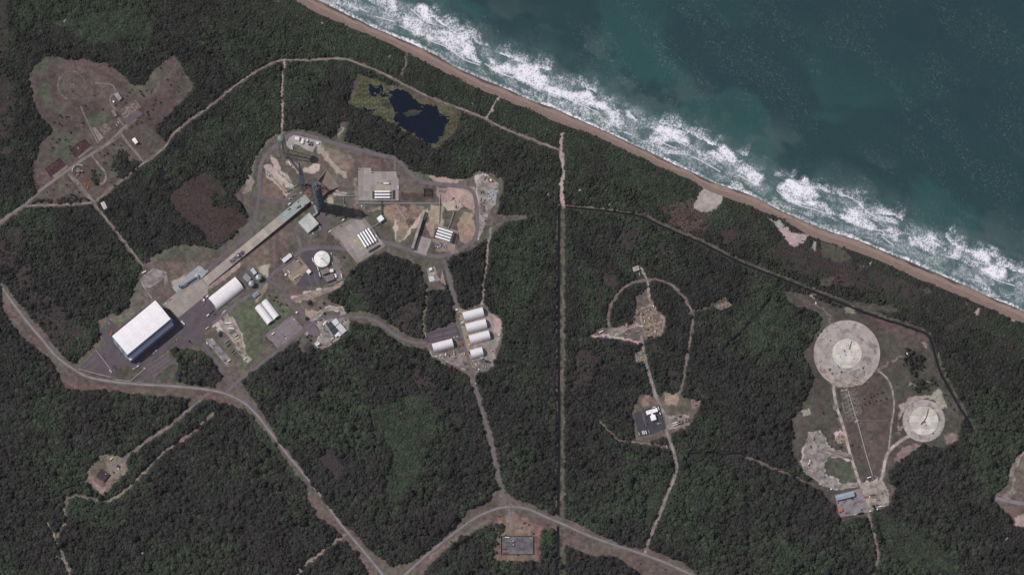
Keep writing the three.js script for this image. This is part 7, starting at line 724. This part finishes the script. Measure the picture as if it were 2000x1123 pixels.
row([['trailer', 'tan', 829.2, 655.4, 75, null, 0.75], ['car', 'white', 890.8, 657.8, -14], ['car', 'white', 884.6, 659.2, -14], ['lift', 'red', 894, 663.2, -10], ['truck', 'red', 899.9, 672.8, 60], ['car', 'black', 895.4, 676.4, -10], ['truck', 'white', 849.4, 696.6, 10, 'western', 0.8], ['truck', 'white', 857.2, 695.4, 100, 'second', 0.7], ['truck', 'white', 868.2, 693.4, 95, 'third', 0.9], ['truck', 'silver', 884.6, 691.8, 70], ['loader', 'yellow', 884, 687, 30, 'upper'], ['loader', 'yellow', 886.4, 698.4, 0, 'lower'], ['boxes', 'red', 865, 697, 60], ['lift', 'silver', 892.8, 691, 45], ['truck', 'cream', 904.8, 691.6, 80, null, 0.7], ['boxes', 'black', 875, 695, 80], ['boxes', 'tan', 879.4, 690, 60], ['boxes', 'white', 848, 691.6, -10], ['loader', 'green', 868.6, 709.6, 30], ['boxes', 'red', 876, 713.4, 40, 'southern'], ['lift', 'grey', 880.4, 715, 40], ['drum', 'cream', 882, 719.4, 0, null, 0.8], ['flatbed', 'grey', 891.6, 721, -40, null, 0.7]], 'beside the western hangar', 'vehicles and plant beside the western hangar');
{ const r = rng(404); for (let i = 0; i < 18; i++) { const e = 925 + r() * 22, s = 712 + r() * 12 - (e - 925) * 0.1, c = ['white', 'silver', 'tan', 'grey', 'white'][Math.floor(r() * 5)]; put(r() > 0.25 ? 'boxes' : 'drum', c, e, s, r() * 180, c + ' piece of scrap in the junk yard south of the short hangar', 'scrap in the junk yard', 0.25, 0.55 + r() * 0.3); } }
row([['trailer', 'white', 608.2, 508.6, 73, 'western', 0.66], ['trailer', 'white', 618.2, 525.8, 70, 'narrow', 0.62], ['trailer', 'white', 621.6, 536.8, 75, 'wide', 0.72], ['truck', 'white', 644.2, 496, 88, 'upper', 0.7], ['truck', 'white', 644.2, 502.8, 88, 'lower', 0.7], ['trailer', 'white', 664.2, 539.6, 76, 'eastern', 0.72], ['trailer', 'white', 561.2, 531, 50, 'slanted', 0.6], ['drum', 'white', 555.2, 537.4, 0, null, 1.1], ['truck', 'white', 563, 539.4, -38, 'short', 0.6], ['truck', 'cream', 578.8, 510.2, -35, null, 0.75], ['boxes', 'black', 576, 507, -35], ['boxes', 'black', 584.8, 514.6, 55, 'lower'], ['boxes', 'white', 653.4, 545.6, 0], ['boxes', 'white', 628.6, 541, -10, 'small'], ['car', 'black', 624, 543.6, -10], ['boxes', 'silver', 655, 506, 60], ['boxes', 'grey', 659, 518, 70], ['boxes', 'black', 663, 526, 70, 'eastern'], ['boxes', 'red', 643, 520, 30], ['container', 'yellow', 654.6, 556.6, -14, null, 0.7], ['boxes', 'tan', 671.4, 555, -50], ['trailer', 'white', 567, 497, -38, 'roadside', 0.4]], 'in the yards around the domed tank', 'vehicles around the domed tank');
for (let i = 0; i < 7; i++) put('trailer', i % 2 ? 'black' : 'tan', 571.5 + i * 2.2, 547.6 - i * 1.5, 16, ['first', 'second', 'third', 'fourth', 'fifth', 'sixth', 'seventh'][i] + ' pipe trailer in the slanted row on the work yard', 'pipe trailers on the work yard', 0.3, 0.5);
for (let i = 0; i < 6; i++) put('drum', 'white', 570 + i * 2, 545.8 - i * 1.6, 0, ['lowest', 'second', 'third', 'fourth', 'fifth', 'highest'][i] + ' white cylinder head in the row on the work yard', 'white cylinders on the work yard', 0.3, 0.45);
row([['tube', 'grey', 839.6, 541.6, -12, 'northern', 0.9], ['tube', 'grey', 840.5, 544, -12, 'second', 0.9], ['tube', 'grey', 841.4, 546.4, -12, 'third', 0.9], ['tube', 'grey', 842.2, 548.8, -12, 'southern', 0.9], ['container', 'white', 838.6, 536.6, -16, 'western', 0.5], ['container', 'white', 844.8, 535, -16, 'eastern', 0.55]], 'on the small pad beside the access road', 'gas trailers on the small pad');
row([['trailer', 'white', 775.2, 366.6, 90, 'upright', 0.62], ['boxes', 'yellow', 698, 330.6, 0], ['boxes', 'blue', 735.4, 357.4, 0, 'first', 0.7], ['boxes', 'blue', 742, 358, 0, 'second', 0.7], ['boxes', 'white', 730, 359, 0, 'small', 0.5], ['car', 'black', 725, 337.4, 0], ['truck', 'white', 668, 430, -40, null, 0.9], ['trailer', 'white', 641.6, 452.4, -30, null, 0.55], ['container', 'black', 663, 441.8, -30, null, 0.45], ['truck', 'red', 646.4, 477.6, 70, null, 0.6], ['boxes', 'red', 659, 470.6, 50], ['boxes', 'tan', 652, 465, 50], ['trailer', 'white', 732.6, 461.4, 57, 'tank side', 0.55], ['car', 'grey', 641, 424, 40]], 'on the tank farm slabs', 'vehicles on the tank farm slabs');
row([['container', 'red', 944.7, 349.4, 112, 'western', 0.75], ['container', 'red', 952, 352.4, 112, 'eastern', 0.75], ['container', 'grey', 950.6, 345.4, 25, null, 0.8], ['drum', 'cream', 956.8, 353, 0, null, 1.2], ['boxes', 'white', 936, 361, 40, 'upper'], ['boxes', 'tan', 941.4, 357.6, 40], ['boxes', 'white', 933, 364, 10, 'lower'], ['boxes', 'black', 960.6, 354.4, 40], ['boxes', 'white', 969, 362, 40, 'eastern'], ['loader', 'green', 936.8, 375.4, 60, 'left'], ['loader', 'green', 940.8, 374.6, 70, 'right'], ['flatbed', 'red', 944, 392.4, 110, null, 0.7], ['boxes', 'tan', 937.2, 398, -30, 'southern'], ['trailer', 'grey', 936.2, 390, 100, null, 0.6], ['container', 'black', 937.8, 418.2, 28, null, 0.6], ['container', 'grey', 965.6, 368.4, 10, 'short', 0.45]], 'in the stone yard at the east end', 'equipment in the stone yard');
{ const r = rng(62), pm = ['#aab0b6', '#b7bcc0', '#9da3aa'].map((c) => M(c, 'con', 0.8)), gp = new THREE.BoxGeometry(4.6, 0.9, 4.2); let n = 0; for (let j = 0; j < 6; j++) for (let i = 0; i < 5; i++) { const e = 952.8 + i * 3.5 - j * 0.35, s = 371 + j * 4.2 + i * 0.7; if ((j === 0 && i < 1) || r() < 0.1) continue; const g = thing('panel_stack', 'stack of pale blue grey panels stored in the stone yard', 'panel stack', e, s, 11, 'pale panel stacks in the stone yard', 0.1); part('panel', gp.clone().translate(0, 0.5, 0), pm[Math.floor(r() * 3)], g); part('top_panel', new THREE.BoxGeometry(4.3, 0.3, 3.9).translate(0, 1.12, 0), pm[Math.floor(r() * 3)], g); part('spacer', new THREE.BoxGeometry(4.4, 0.2, 0.4).translate(0, 1.4, 0), M('#8d8067', 'rough'), g); }
  for (const [e, s, d, l] of [[954, 371, 100, 'upper'], [951.8, 377, 100, 'middle'], [948.4, 384.8, 97, 'lower']]) { const g = thing('green_tarp', l + ' green sheeted strip beside the pale panel stacks', 'tarpaulin', e, s, d); part('sheet', box(7.5, 1.1, 1.6, 0, 0.1, 0), M('#6fa287', 'metal'), g); part('weight', box(1, 0.3, 1, 2, 1.2, 0), GREY, g); } }
function pile(label, e, s, w, d, h, hex, seed) { const g = thing('material_pile', label, 'pile', e, s, 0), q = new THREE.ConeGeometry(1, 1, 28, 6), p = q.attributes.position; for (let i = 0; i < p.count; i++) { const x = p.getX(i), y = p.getY(i) + 0.5, z = p.getZ(i), k = 0.8 + 0.45 * fbm(x * 2 + 9, z * 2 + 9, seed, 3); p.setXYZ(i, x * w * k, Math.pow(y, 0.85) * h * (0.75 + 0.5 * fbm(x * 3, z * 3, seed + 1, 2)), z * d * k); } part('heap', q, M(hex, 'rough', 1), g); const r = rng(seed); for (let i = 0; i < 5; i++) { const a = r() * 6.3; part('boulder', new THREE.DodecahedronGeometry(0.5 + r() * 0.6).translate(Math.cos(a) * w * 0.95, 0.4, Math.sin(a) * d * 0.95), M(hex, 'rough', 1), g); } }
pile('pale crushed stone heap beside the perimeter road', 943.6, 429, 8, 7.5, 6, '#a29b9a', 3); pile('brown soil heap north of the pale stone heap', 941, 408, 6.5, 11, 2.4, '#786a63', 4); pile('dirt mound at the forest edge below the perimeter road', 806, 514, 7, 8, 4, '#75635a', 5); pile('heap of broken rubble beside the wide sand road', 1640.6, 858, 13, 10, 2, '#9a8a7a', 6); pile('pale rubble heap on the tan debris pad west of the sand road', 1630, 795, 6, 8, 1.6, '#8b7f76', 7); pile('dumped debris mound near the dirt road by the oak', 609, 587, 9, 5, 1.4, '#8a7869', 8); pile('low gravel heap on the isolated pad', 1355, 788, 9, 8, 1.2, '#8c756c', 9);
put('boxes', 'red', 615, 585.4, 40, 'red machine parts beside the dark red tree', 'parts by the dirt road'); put('container', 'orange', 614, 583, 60, 'orange container beside the dirt road and dark red tree', 'parts by the dirt road', 0.1, 0.5);
row([['trailer', 'white', 1284.6, 798.2, 72, 'northern', 0.62], ['trailer', 'white', 1276, 796, -16, 'rear', 0.62], ['truck', 'white', 1287.6, 808.4, 70, 'eastern', 0.8], ['container', 'white', 1253.6, 846, 73, 'left', 0.78], ['container', 'white', 1256.6, 845.4, 73, 'second', 0.78], ['container', 'white', 1260.2, 845, 73, 'third', 0.78], ['container', 'grey', 1266, 844, 73, null, 0.75], ['trailer', 'cream', 1246.6, 848, 72, null, 0.5], ['car', 'black', 1261, 815.6, 80], ['car', 'black', 1262.4, 828, 80], ['car', 'grey', 1289, 826.6, -15], ['car', 'white', 1284, 827.8, -15], ['car', 'black', 1256, 830, 80], ['trailer', 'white', 1316.4, 826.8, -15, 'far', 0.72], ['trailer', 'white', 1317.4, 830.4, -15, 'near', 0.72]], 'around the white T shaped office', 'vehicles around the white office');
row([['container', 'black', 1254, 613.8, 70, null, 0.6], ['truck', 'cream', 1266.2, 621.6, 75, 'upper', 0.75], ['truck', 'cream', 1257.2, 628, 75, 'lower', 0.75], ['trailer', 'white', 1249.6, 637.8, 10, null, 0.6], ['container', 'black', 1267.6, 659.2, -12, 'long', 1.1], ['trailer', 'white', 1172.2, 648.8, -28, null, 0.75], ['container', 'blue', 1183, 662, 6, null, 1], ['container', 'orange', 1190, 662.6, 4, null, 0.4], ['container', 'silver', 1247.2, 536, 75, null, 0.6], ['truck', 'white', 1274.6, 599, 70, null, 0.8], ['boxes', 'white', 1259.6, 607.6, 20, 'western'], ['boxes', 'silver', 1266.4, 606, 20], ['boxes', 'white', 1271.6, 604, 20, 'eastern'], ['loader', 'red', 1263, 644.4, -20], ['truck', 'white', 1277.8, 648.6, 85, 'southern', 0.7], ['boxes', 'silver', 1244, 646.6, 40, 'western'], ['boxes', 'silver', 1247.6, 646, 40, 'eastern'], ['boxes', 'red', 1227, 647.4, 10], ['boxes', 'white', 1220, 652.6, 0, 'southern'], ['boxes', 'black', 1225.6, 644.8, 30], ['boxes', 'grey', 1273, 642, 60], ['boxes', 'white', 1241.4, 701, 75, 'shed side'], ['boxes', 'silver', 1246, 697, 75, 'shed side'], ['container', 'silver', 1249.6, 692, 10, 'shed side', 0.55], ['container', 'silver', 1300.8, 873.4, 75, 'roadside', 0.7]], 'at the wooded ring pad', 'equipment at the ring pad');
{ const g = thing('round_basin', 'grey octagonal basin on the ring pad', 'basin', 1280, 624.4); part('rim', new THREE.TorusGeometry(8.4, 0.5, 6, 8).rotateX(Math.PI / 2).translate(0, 0.4, 0), CON[1], g); part('floor', cylY(8.3, 8.3, 0.2, 0, 0.1, 0, 8), M('#655c5a', 'con'), g); part('hub', cylY(2.6, 2.2, 1.2, -1.5, 0.2, 1.5, 12), M('#9c8a78', 'con'), g); }
row([['boxes', 'orange', 1688.2, 971.6, 80, 'left', 0.8], ['boxes', 'orange', 1691, 971.4, 80, 'middle', 0.8], ['boxes', 'orange', 1693.8, 970.8, 80, 'right', 0.8], ['drum', 'white', 1697.8, 971, 0, null, 0.6], ['lift', 'red', 1700, 968, 80, 'first'], ['lift', 'red', 1702.6, 967.4, 80, 'second'], ['lift', 'red', 1705, 967, 80, 'third'], ['lift', 'orange', 1707.6, 966.4, 80], ['container', 'black', 1711.4, 974, 10, 'upper left', 0.42], ['container', 'black', 1714.8, 974.6, 10, 'upper right', 0.42], ['container', 'black', 1711.8, 977.6, 10, 'lower left', 0.42], ['container', 'black', 1714.6, 978, 10, 'lower right', 0.42], ['flatbed', 'grey', 1713, 987, -14, null, 0.9], ['truck', 'white', 1718.2, 990.2, -10, 'eastern'], ['drum', 'white', 1712.8, 995, 0, 'southern', 0.8], ['truck', 'silver', 1704, 993.8, 80, null, 0.8], ['truck', 'white', 1698.8, 999.4, -30, 'gate', 0.8], ['lift', 'black', 1651.4, 1003, -15], ['truck', 'white', 1669.2, 1005.8, -15, 'fence side', 0.6], ['car', 'black', 1682, 996.2, 60, null, 1.1], ['container', 'blue', 1667.6, 987.4, 80, null, 0.35], ['boxes', 'silver', 1641.2, 986.6, 20], ['truck', 'red', 1635, 982, 75, null, 0.6], ['drum', 'white', 1622.2, 956, 0, 'lone', 0.8], ['boxes', 'blue', 1660, 1008.4, -15], ['container', 'black', 1679.8, 1003.4, -15, 'large', 1.2], ['boxes', 'red', 1722, 964, 80, 'eastern'], ['boxes', 'silver', 1727, 985, 20, 'eastern'], ['boxes', 'grey', 1650, 979, -14, 'wall side'], ['boxes', 'black', 1664, 975, -14, 'wall side']], 'in the landing depot yard', 'equipment in the landing depot');
{ const r = rng(88); for (let i = 0; i < 12; i++) { const e = 1666 + r() * 16, s = 975.6 + r() * 10, c = ['black', 'tan', 'grey', 'red'][Math.floor(r() * 4)]; put('boxes', c, e, s, r() * 180, c + ' pallet load scattered in the middle of the depot slab', 'pallet loads on the depot slab', 0.2, 0.45 + r() * 0.2); } }
row([['truck', 'yellow', 1586.5, 857, 70, null, 1], ['boxes', 'cream', 1592.2, 861, 60, null, 1.2], ['lift', 'white', 1578.2, 907.8, -70, null, 1.5], ['boxes', 'white', 1579.6, 899, 80, null, 0.9], ['boxes', 'black', 1583, 873, 60, null, 1.1], ['flatbed', 'black', 1655.2, 894, 15, null, 0.9], ['boxes', 'grey', 1569, 922, 30], ['boxes', 'green', 1597, 872, 100, null, 0.8]], 'on the pale gravel west of the sand road', 'machines on the western gravel');
{ const g = thing('timber_stack', 'long brown strip of stacked mats on the western gravel', 'mat stack', 1627, 884.4, 18.5); for (let i = 0; i < 9; i++) part('mat', box(6, 0.6, 2, -27 + i * 6.4, 0.1, (i % 2) * 0.3), M(i % 2 ? '#806a4d' : '#745f45', 'rough'), g); part('binding', box(54, 0.1, 0.2, 0, 0.72, 0), BLACK, g); }
row([['container', 'white', 278, 532, -30, null, 0.95], ['boxes', 'white', 148.6, 289.4, 50, null, 0.9, 0.5], ['boxes', 'blue', 174.4, 354.6, 48, 'upper', 1.3, 0.4], ['boxes', 'orange', 162, 358, 48, null, 1.2, 0.4], ['boxes', 'orange', 167, 364, 48, 'lower', 1.2, 0.4], ['boxes', 'blue', 177.6, 357.6, 48, 'lower', 1, 0.4], ['boxes', 'white', 227, 239.6, 50, 'first'], ['boxes', 'white', 224, 244.6, 50, 'second'], ['container', 'black', 271, 281.6, -38, null, 0.5]], 'in the old launch site', 'things left in the old launch site');
row([['truck', 'cream', 214, 897, -35, null, 1], ['boxes', 'silver', 195, 898.6, -40, 'northern'], ['drum', 'white', 227.8, 916, 0, null, 0.7], ['loader', 'black', 218, 923, 40], ['boxes', 'silver', 230, 928, 30, 'eastern'], ['boxes', 'white', 181, 906.6, -40, 'fence', 0.6], ['boxes', 'white', 176, 911, -40, 'lower fence', 0.6], ['boxes', 'white', 168, 917, -40, 'corner', 0.7], ['boxes', 'white', 165.4, 927.6, 60, 'western', 0.6], ['boxes', 'silver', 223, 897, -40, 'gate', 0.7]], 'on the small isolated pad', 'things on the isolated pad');
for (const [e, s, l] of [[1592.4, 592.8, 'tiny white instrument hut north of the large landing circle'], [1771, 691.6, 'tiny white instrument hut east of the large landing circle']]) { const g = thing('instrument_hut', l, 'hut', e, s, 60); part('body', box(4.4, 2.6, 2.4), WHITE, g); part('roof', box(4.7, 0.25, 2.7, 0, 2.6, 0), ROOFW, g); part('door', box(0.1, 1.9, 1, 2.24, 0.1, 0), DOOR, g); part('antenna', cylY(0.06, 0.04, 3, -1.8, 2.8, 0.8, 6), STEEL, g); }
put('car', 'white', 926.8, 750, 75, 'white car driving on the access road below the hangars', null, 0.2); put('car', 'black', 927.6, 752.6, 75, 'black car behind a white car on the access road', null, 0.2);
// ---------------------------------------------------------------- substation
{ const f = (a, b, l) => { const L = Math.hypot(b[0] - a[0], b[1] - a[1]) * G, g = thing('perimeter_wall', l, 'wall', (a[0] + b[0]) / 2, (a[1] + b[1]) / 2, Math.atan2(b[1] - a[1], b[0] - a[0]) * 180 / Math.PI); for (let i = 0; i < 8; i++) part('wall_panel', box(L / 8 - 0.1, 4, 0.4, -L / 2 + L * (i + 0.5) / 8, 0, 0), M('#857a70', 'con'), g); for (let i = 0; i <= 8; i++) part('post', box(0.6, 4.3, 0.6, -L / 2 + L * i / 8, 0, 0), M('#938778', 'con'), g); };
  f([976, 1047.6], [1039, 1047.6], 'north wall of the electrical substation'); f([976, 1083.4], [1039, 1083.4], 'south wall of the electrical substation'); f([976, 1048.4], [976, 1082.6], 'west wall of the electrical substation'); f([1039, 1048.4], [1039, 1082.6], 'east wall of the electrical substation');
  put('trailer', 'white', 988.4, 1050.4, 0, 'bright white trailer inside the substation north wall', null, 0.3, 0.7); put('container', 'red', 982.4, 1072, 0, 'upper red container in the substation yard', 'red containers in the substation', 0.3, 0.9); put('container', 'red', 984.4, 1080, 0, 'lower red container in the substation yard', 'red containers in the substation', 0.3, 0.9);
  for (const [e, s, l] of [[1000.4, 1057.6, 'upper'], [1000.6, 1065, 'lower']]) { const g = thing('transformer', l + ' large transformer of the substation', 'transformer', e, s, 0, 'substation transformers'); part('tank', box(4.6, 4, 3.4), M('#a3a5a8', 'metal', 0.6), g); for (let i = 0; i < 6; i++) part('radiator_fin', box(0.3, 3, 1.4, -2 + i * 0.8, 0.4, 2.4), GREY, g); for (let i = 0; i < 3; i++) part('bushing', cylY(0.2, 0.12, 1.8, -1.4 + i * 1.4, 4, 0, 8), RUST, g); part('conservator', capsule(4, 0.5, 0, 4.6, -1.2, 12), GREY, g); }
  const gm = M('#73777b', 'metal'); [[987, 1059], [993, 1058], [1008, 1058], [1015, 1057.4], [1022, 1057.6], [1031, 1058], [993, 1065], [1008, 1066], [1006, 1073], [1011, 1072], [1017, 1073], [1022, 1072.4], [1031, 1073]].forEach(([e, s], i) => { const g = thing('switchgear_frame', ['westernmost', 'second', 'third', 'fourth', 'fifth', 'easternmost'][i] ? ['westernmost', 'second', 'third', 'fourth', 'fifth', 'easternmost'][i] + ' steel switchgear frame in the upper substation row' : i < 8 ? ['left', 'right'][i - 6] + ' steel switchgear frame between the substation rows' : ['first', 'second', 'third', 'fourth', 'last'][i - 8] + ' steel switchgear frame in the lower substation row', 'switchgear', e, s, 90, 'substation switchgear'); for (const x of [-3, 3]) part('post', box(0.35, 7, 0.35, x, 0, 0), gm, g); const b = part('beam', box(6.6, 0.4, 0.4, 0, 7, 0), gm, g); for (const x of [-2, 0, 2]) { part('insulator', cylY(0.16, 0.12, 1.2, x, 5.8, 0, 6), RUST, b); part('breaker', box(0.9, 1.8, 0.9, x, 0, 1.6), GREY, g); } }); }
// ---------------------------------------------------------------- lone trees and shrubs
{ const tr = M('#4a3d33', 'rough', 1); const kinds = CROWNS.map((c, i) => ['#2f3b25', '#343f29', '#29361f', '#3a3f2a', '#333a24', '#2c3522'].map((h) => new THREE.MeshStandardMaterial({ color: h, roughness: 0.95, side: THREE.DoubleSide }))[i]), redM = new THREE.MeshStandardMaterial({ color: '#3d2a2a', roughness: 0.95, side: THREE.DoubleSide });
  const tree = (e, s, w, h, label, group, i, mat, cat = 'tree') => { const g = thing(cat === 'shrub' ? 'shrub' : 'lone_tree', label, cat, e, s, (i * 67) % 360, group); g.scale.set(w, h, w); const a = new THREE.Mesh(CROWNS[i % 6].crown, mat ?? kinds[i % 6]); a.name = 'crown'; const b = new THREE.Mesh(CROWNS[i % 6].trunk, tr); b.name = 'trunk'; g.add(a, b); };
  tree(602, 593.4, 7, 8, 'big dark red tree beside the dirt road', null, 1, redM); tree(597, 623, 4.6, 6, 'round dark tree at the road bend by the car park', null, 2);
  [[534, 581], [538, 580], [531.6, 587], [538.4, 589.4], [542.8, 596.6], [557, 596.6], [549, 608.6], [522, 577.4], [546, 594]].forEach(([e, s], i) => tree(e, s, 2.2, 2.8, 'small dark shrub on the lawn east of the twin tents', 'shrubs on the lawn', i, null, 'shrub'));
  [[629.4, 592.6], [622.4, 601.6], [631, 612.8], [668, 503], [604.8, 656.8], [603.4, 665.4], [596, 659]].forEach(([e, s], i) => tree(e, s, 3, 3.6, ['dark bush on the sandy loop of the dirt road', 'dark bush south of the dumped debris mound', 'dark bush on the oval turf island', 'dark bush on the turf east of the domed tank', 'dark bush south of the small asphalt car park', 'dark bush north of the dark roofed house', 'dark bush beside the rusty roofed hut'][i], null, i, null, 'shrub'));
  const old = [[113.5, 225], [117, 228.6], [126, 228], [130, 227.6], [158, 239.6], [112.5, 241.6], [117, 245], [101.5, 239], [134.5, 258.6], [111.5, 271.6], [107.5, 278], [124, 272.6], [163, 206.6], [180.5, 186.6], [196.5, 213], [138, 178], [249, 180], [253.5, 175], [244.5, 187.6], [270, 178], [282.5, 176.6], [292, 177.6], [292, 181], [273, 183.6], [276.5, 187], [241, 200.6], [222, 205], [295, 213.6], [296, 205], [284, 218], [286, 224], [268, 229], [287, 231], [272, 238.6], [263, 241], [253, 247], [310, 132], [323, 155], [330, 165], [344, 170], [352, 145], [300, 195], [310, 200], [330, 190], [345, 178], [98, 287.6], [132, 286], [133, 300], [98, 271], [191, 299], [218, 282], [232, 284], [200, 303], [206, 300], [217, 306], [222, 303], [199, 318], [204, 318], [216, 323], [213, 332], [190.6, 341], [212, 356], [220, 362], [108, 390], [126, 360], [150, 375], [88, 375], [100, 370]];
  old.forEach(([e, s], i) => tree(e, s + 0.6, 1.7 + 1.5 * hash(i, 3, 5), 2.2 + 1.6 * hash(i, 4, 6), 'dark shrub scattered over the brown turf of the old launch site', 'shrubs of the old launch site', i, null, 'shrub'));
  const lz = [[1662, 870], [1676.5, 874], [1623, 873], [1640, 873.4], [1687, 779], [1696, 785], [1700, 776], [1706, 774], [1713, 770], [1722, 766], [1689, 790], [1697, 787.6], [1710, 783.6], [1718, 782], [1730, 779], [1780, 757], [1790, 752], [1800, 758], [1812, 762], [1822, 748], [1775, 692], [1783, 700], [1790, 705], [1778, 715], [1795, 720], [1786, 728], [1602, 648], [1596, 655], [1640, 800], [1633, 812], [1606, 807], [1855, 790], [1862, 800], [1850, 782], [1845, 772]];
  lz.forEach(([e, s], i) => tree(e, s, 1.8 + 1.6 * hash(i, 13, 5), 2 + 1.6 * hash(i, 14, 6), 'dark shrub growing in the turf around the landing circles', 'shrubs around the landing circles', i, null, 'shrub'));
  [[1021, 1023], [1023.4, 1022], [1031, 1025.4], [1016.8, 1031], [985, 1046], [1040, 1043], [1010, 1084.6], [1114, 1040.4], [1249, 1101.6], [1298, 1112.6], [904, 1022], [973, 1009], [878, 1058]].forEach(([e, s], i) => tree(e, s, 2, 2.4, 'small round shrub on the verges around the substation', 'shrubs around the substation', i, null, 'shrub'));
}

for (const [a, b, l] of [[[150, 721], [214, 737.4], 'low white wall along the south edge of the assembly car park'], [[182.6, 682.6], [213.4, 722.6], 'low pale wall between the car park and the assembly yard'], [[222, 741.4], [250, 744.8], 'low white kerb wall beside the long road'], [[250.4, 744.6], [278, 721.4], 'low white kerb wall rising to the southern car park'], [[265, 746], [273, 746], 'short white stop line wall at the car park exit']]) { const L = Math.hypot(b[0] - a[0], b[1] - a[1]) * G, n = Math.max(2, Math.round(L / 9)), g = thing('barrier_wall', l, 'wall', (a[0] + b[0]) / 2, (a[1] + b[1]) / 2, Math.atan2(b[1] - a[1], b[0] - a[0]) * 180 / Math.PI); for (let i = 0; i < n; i++) part('barrier_block', box(L / n - 0.15, 1, 0.9, -L / 2 + L * (i + 0.5) / n, 0, 0), M('#b5aea8', 'con'), g); }
scene.traverse((o)=>{ if(o.isMesh){ o.castShadow=true; o.receiveShadow=true; } });
renderer.render(scene, camera);
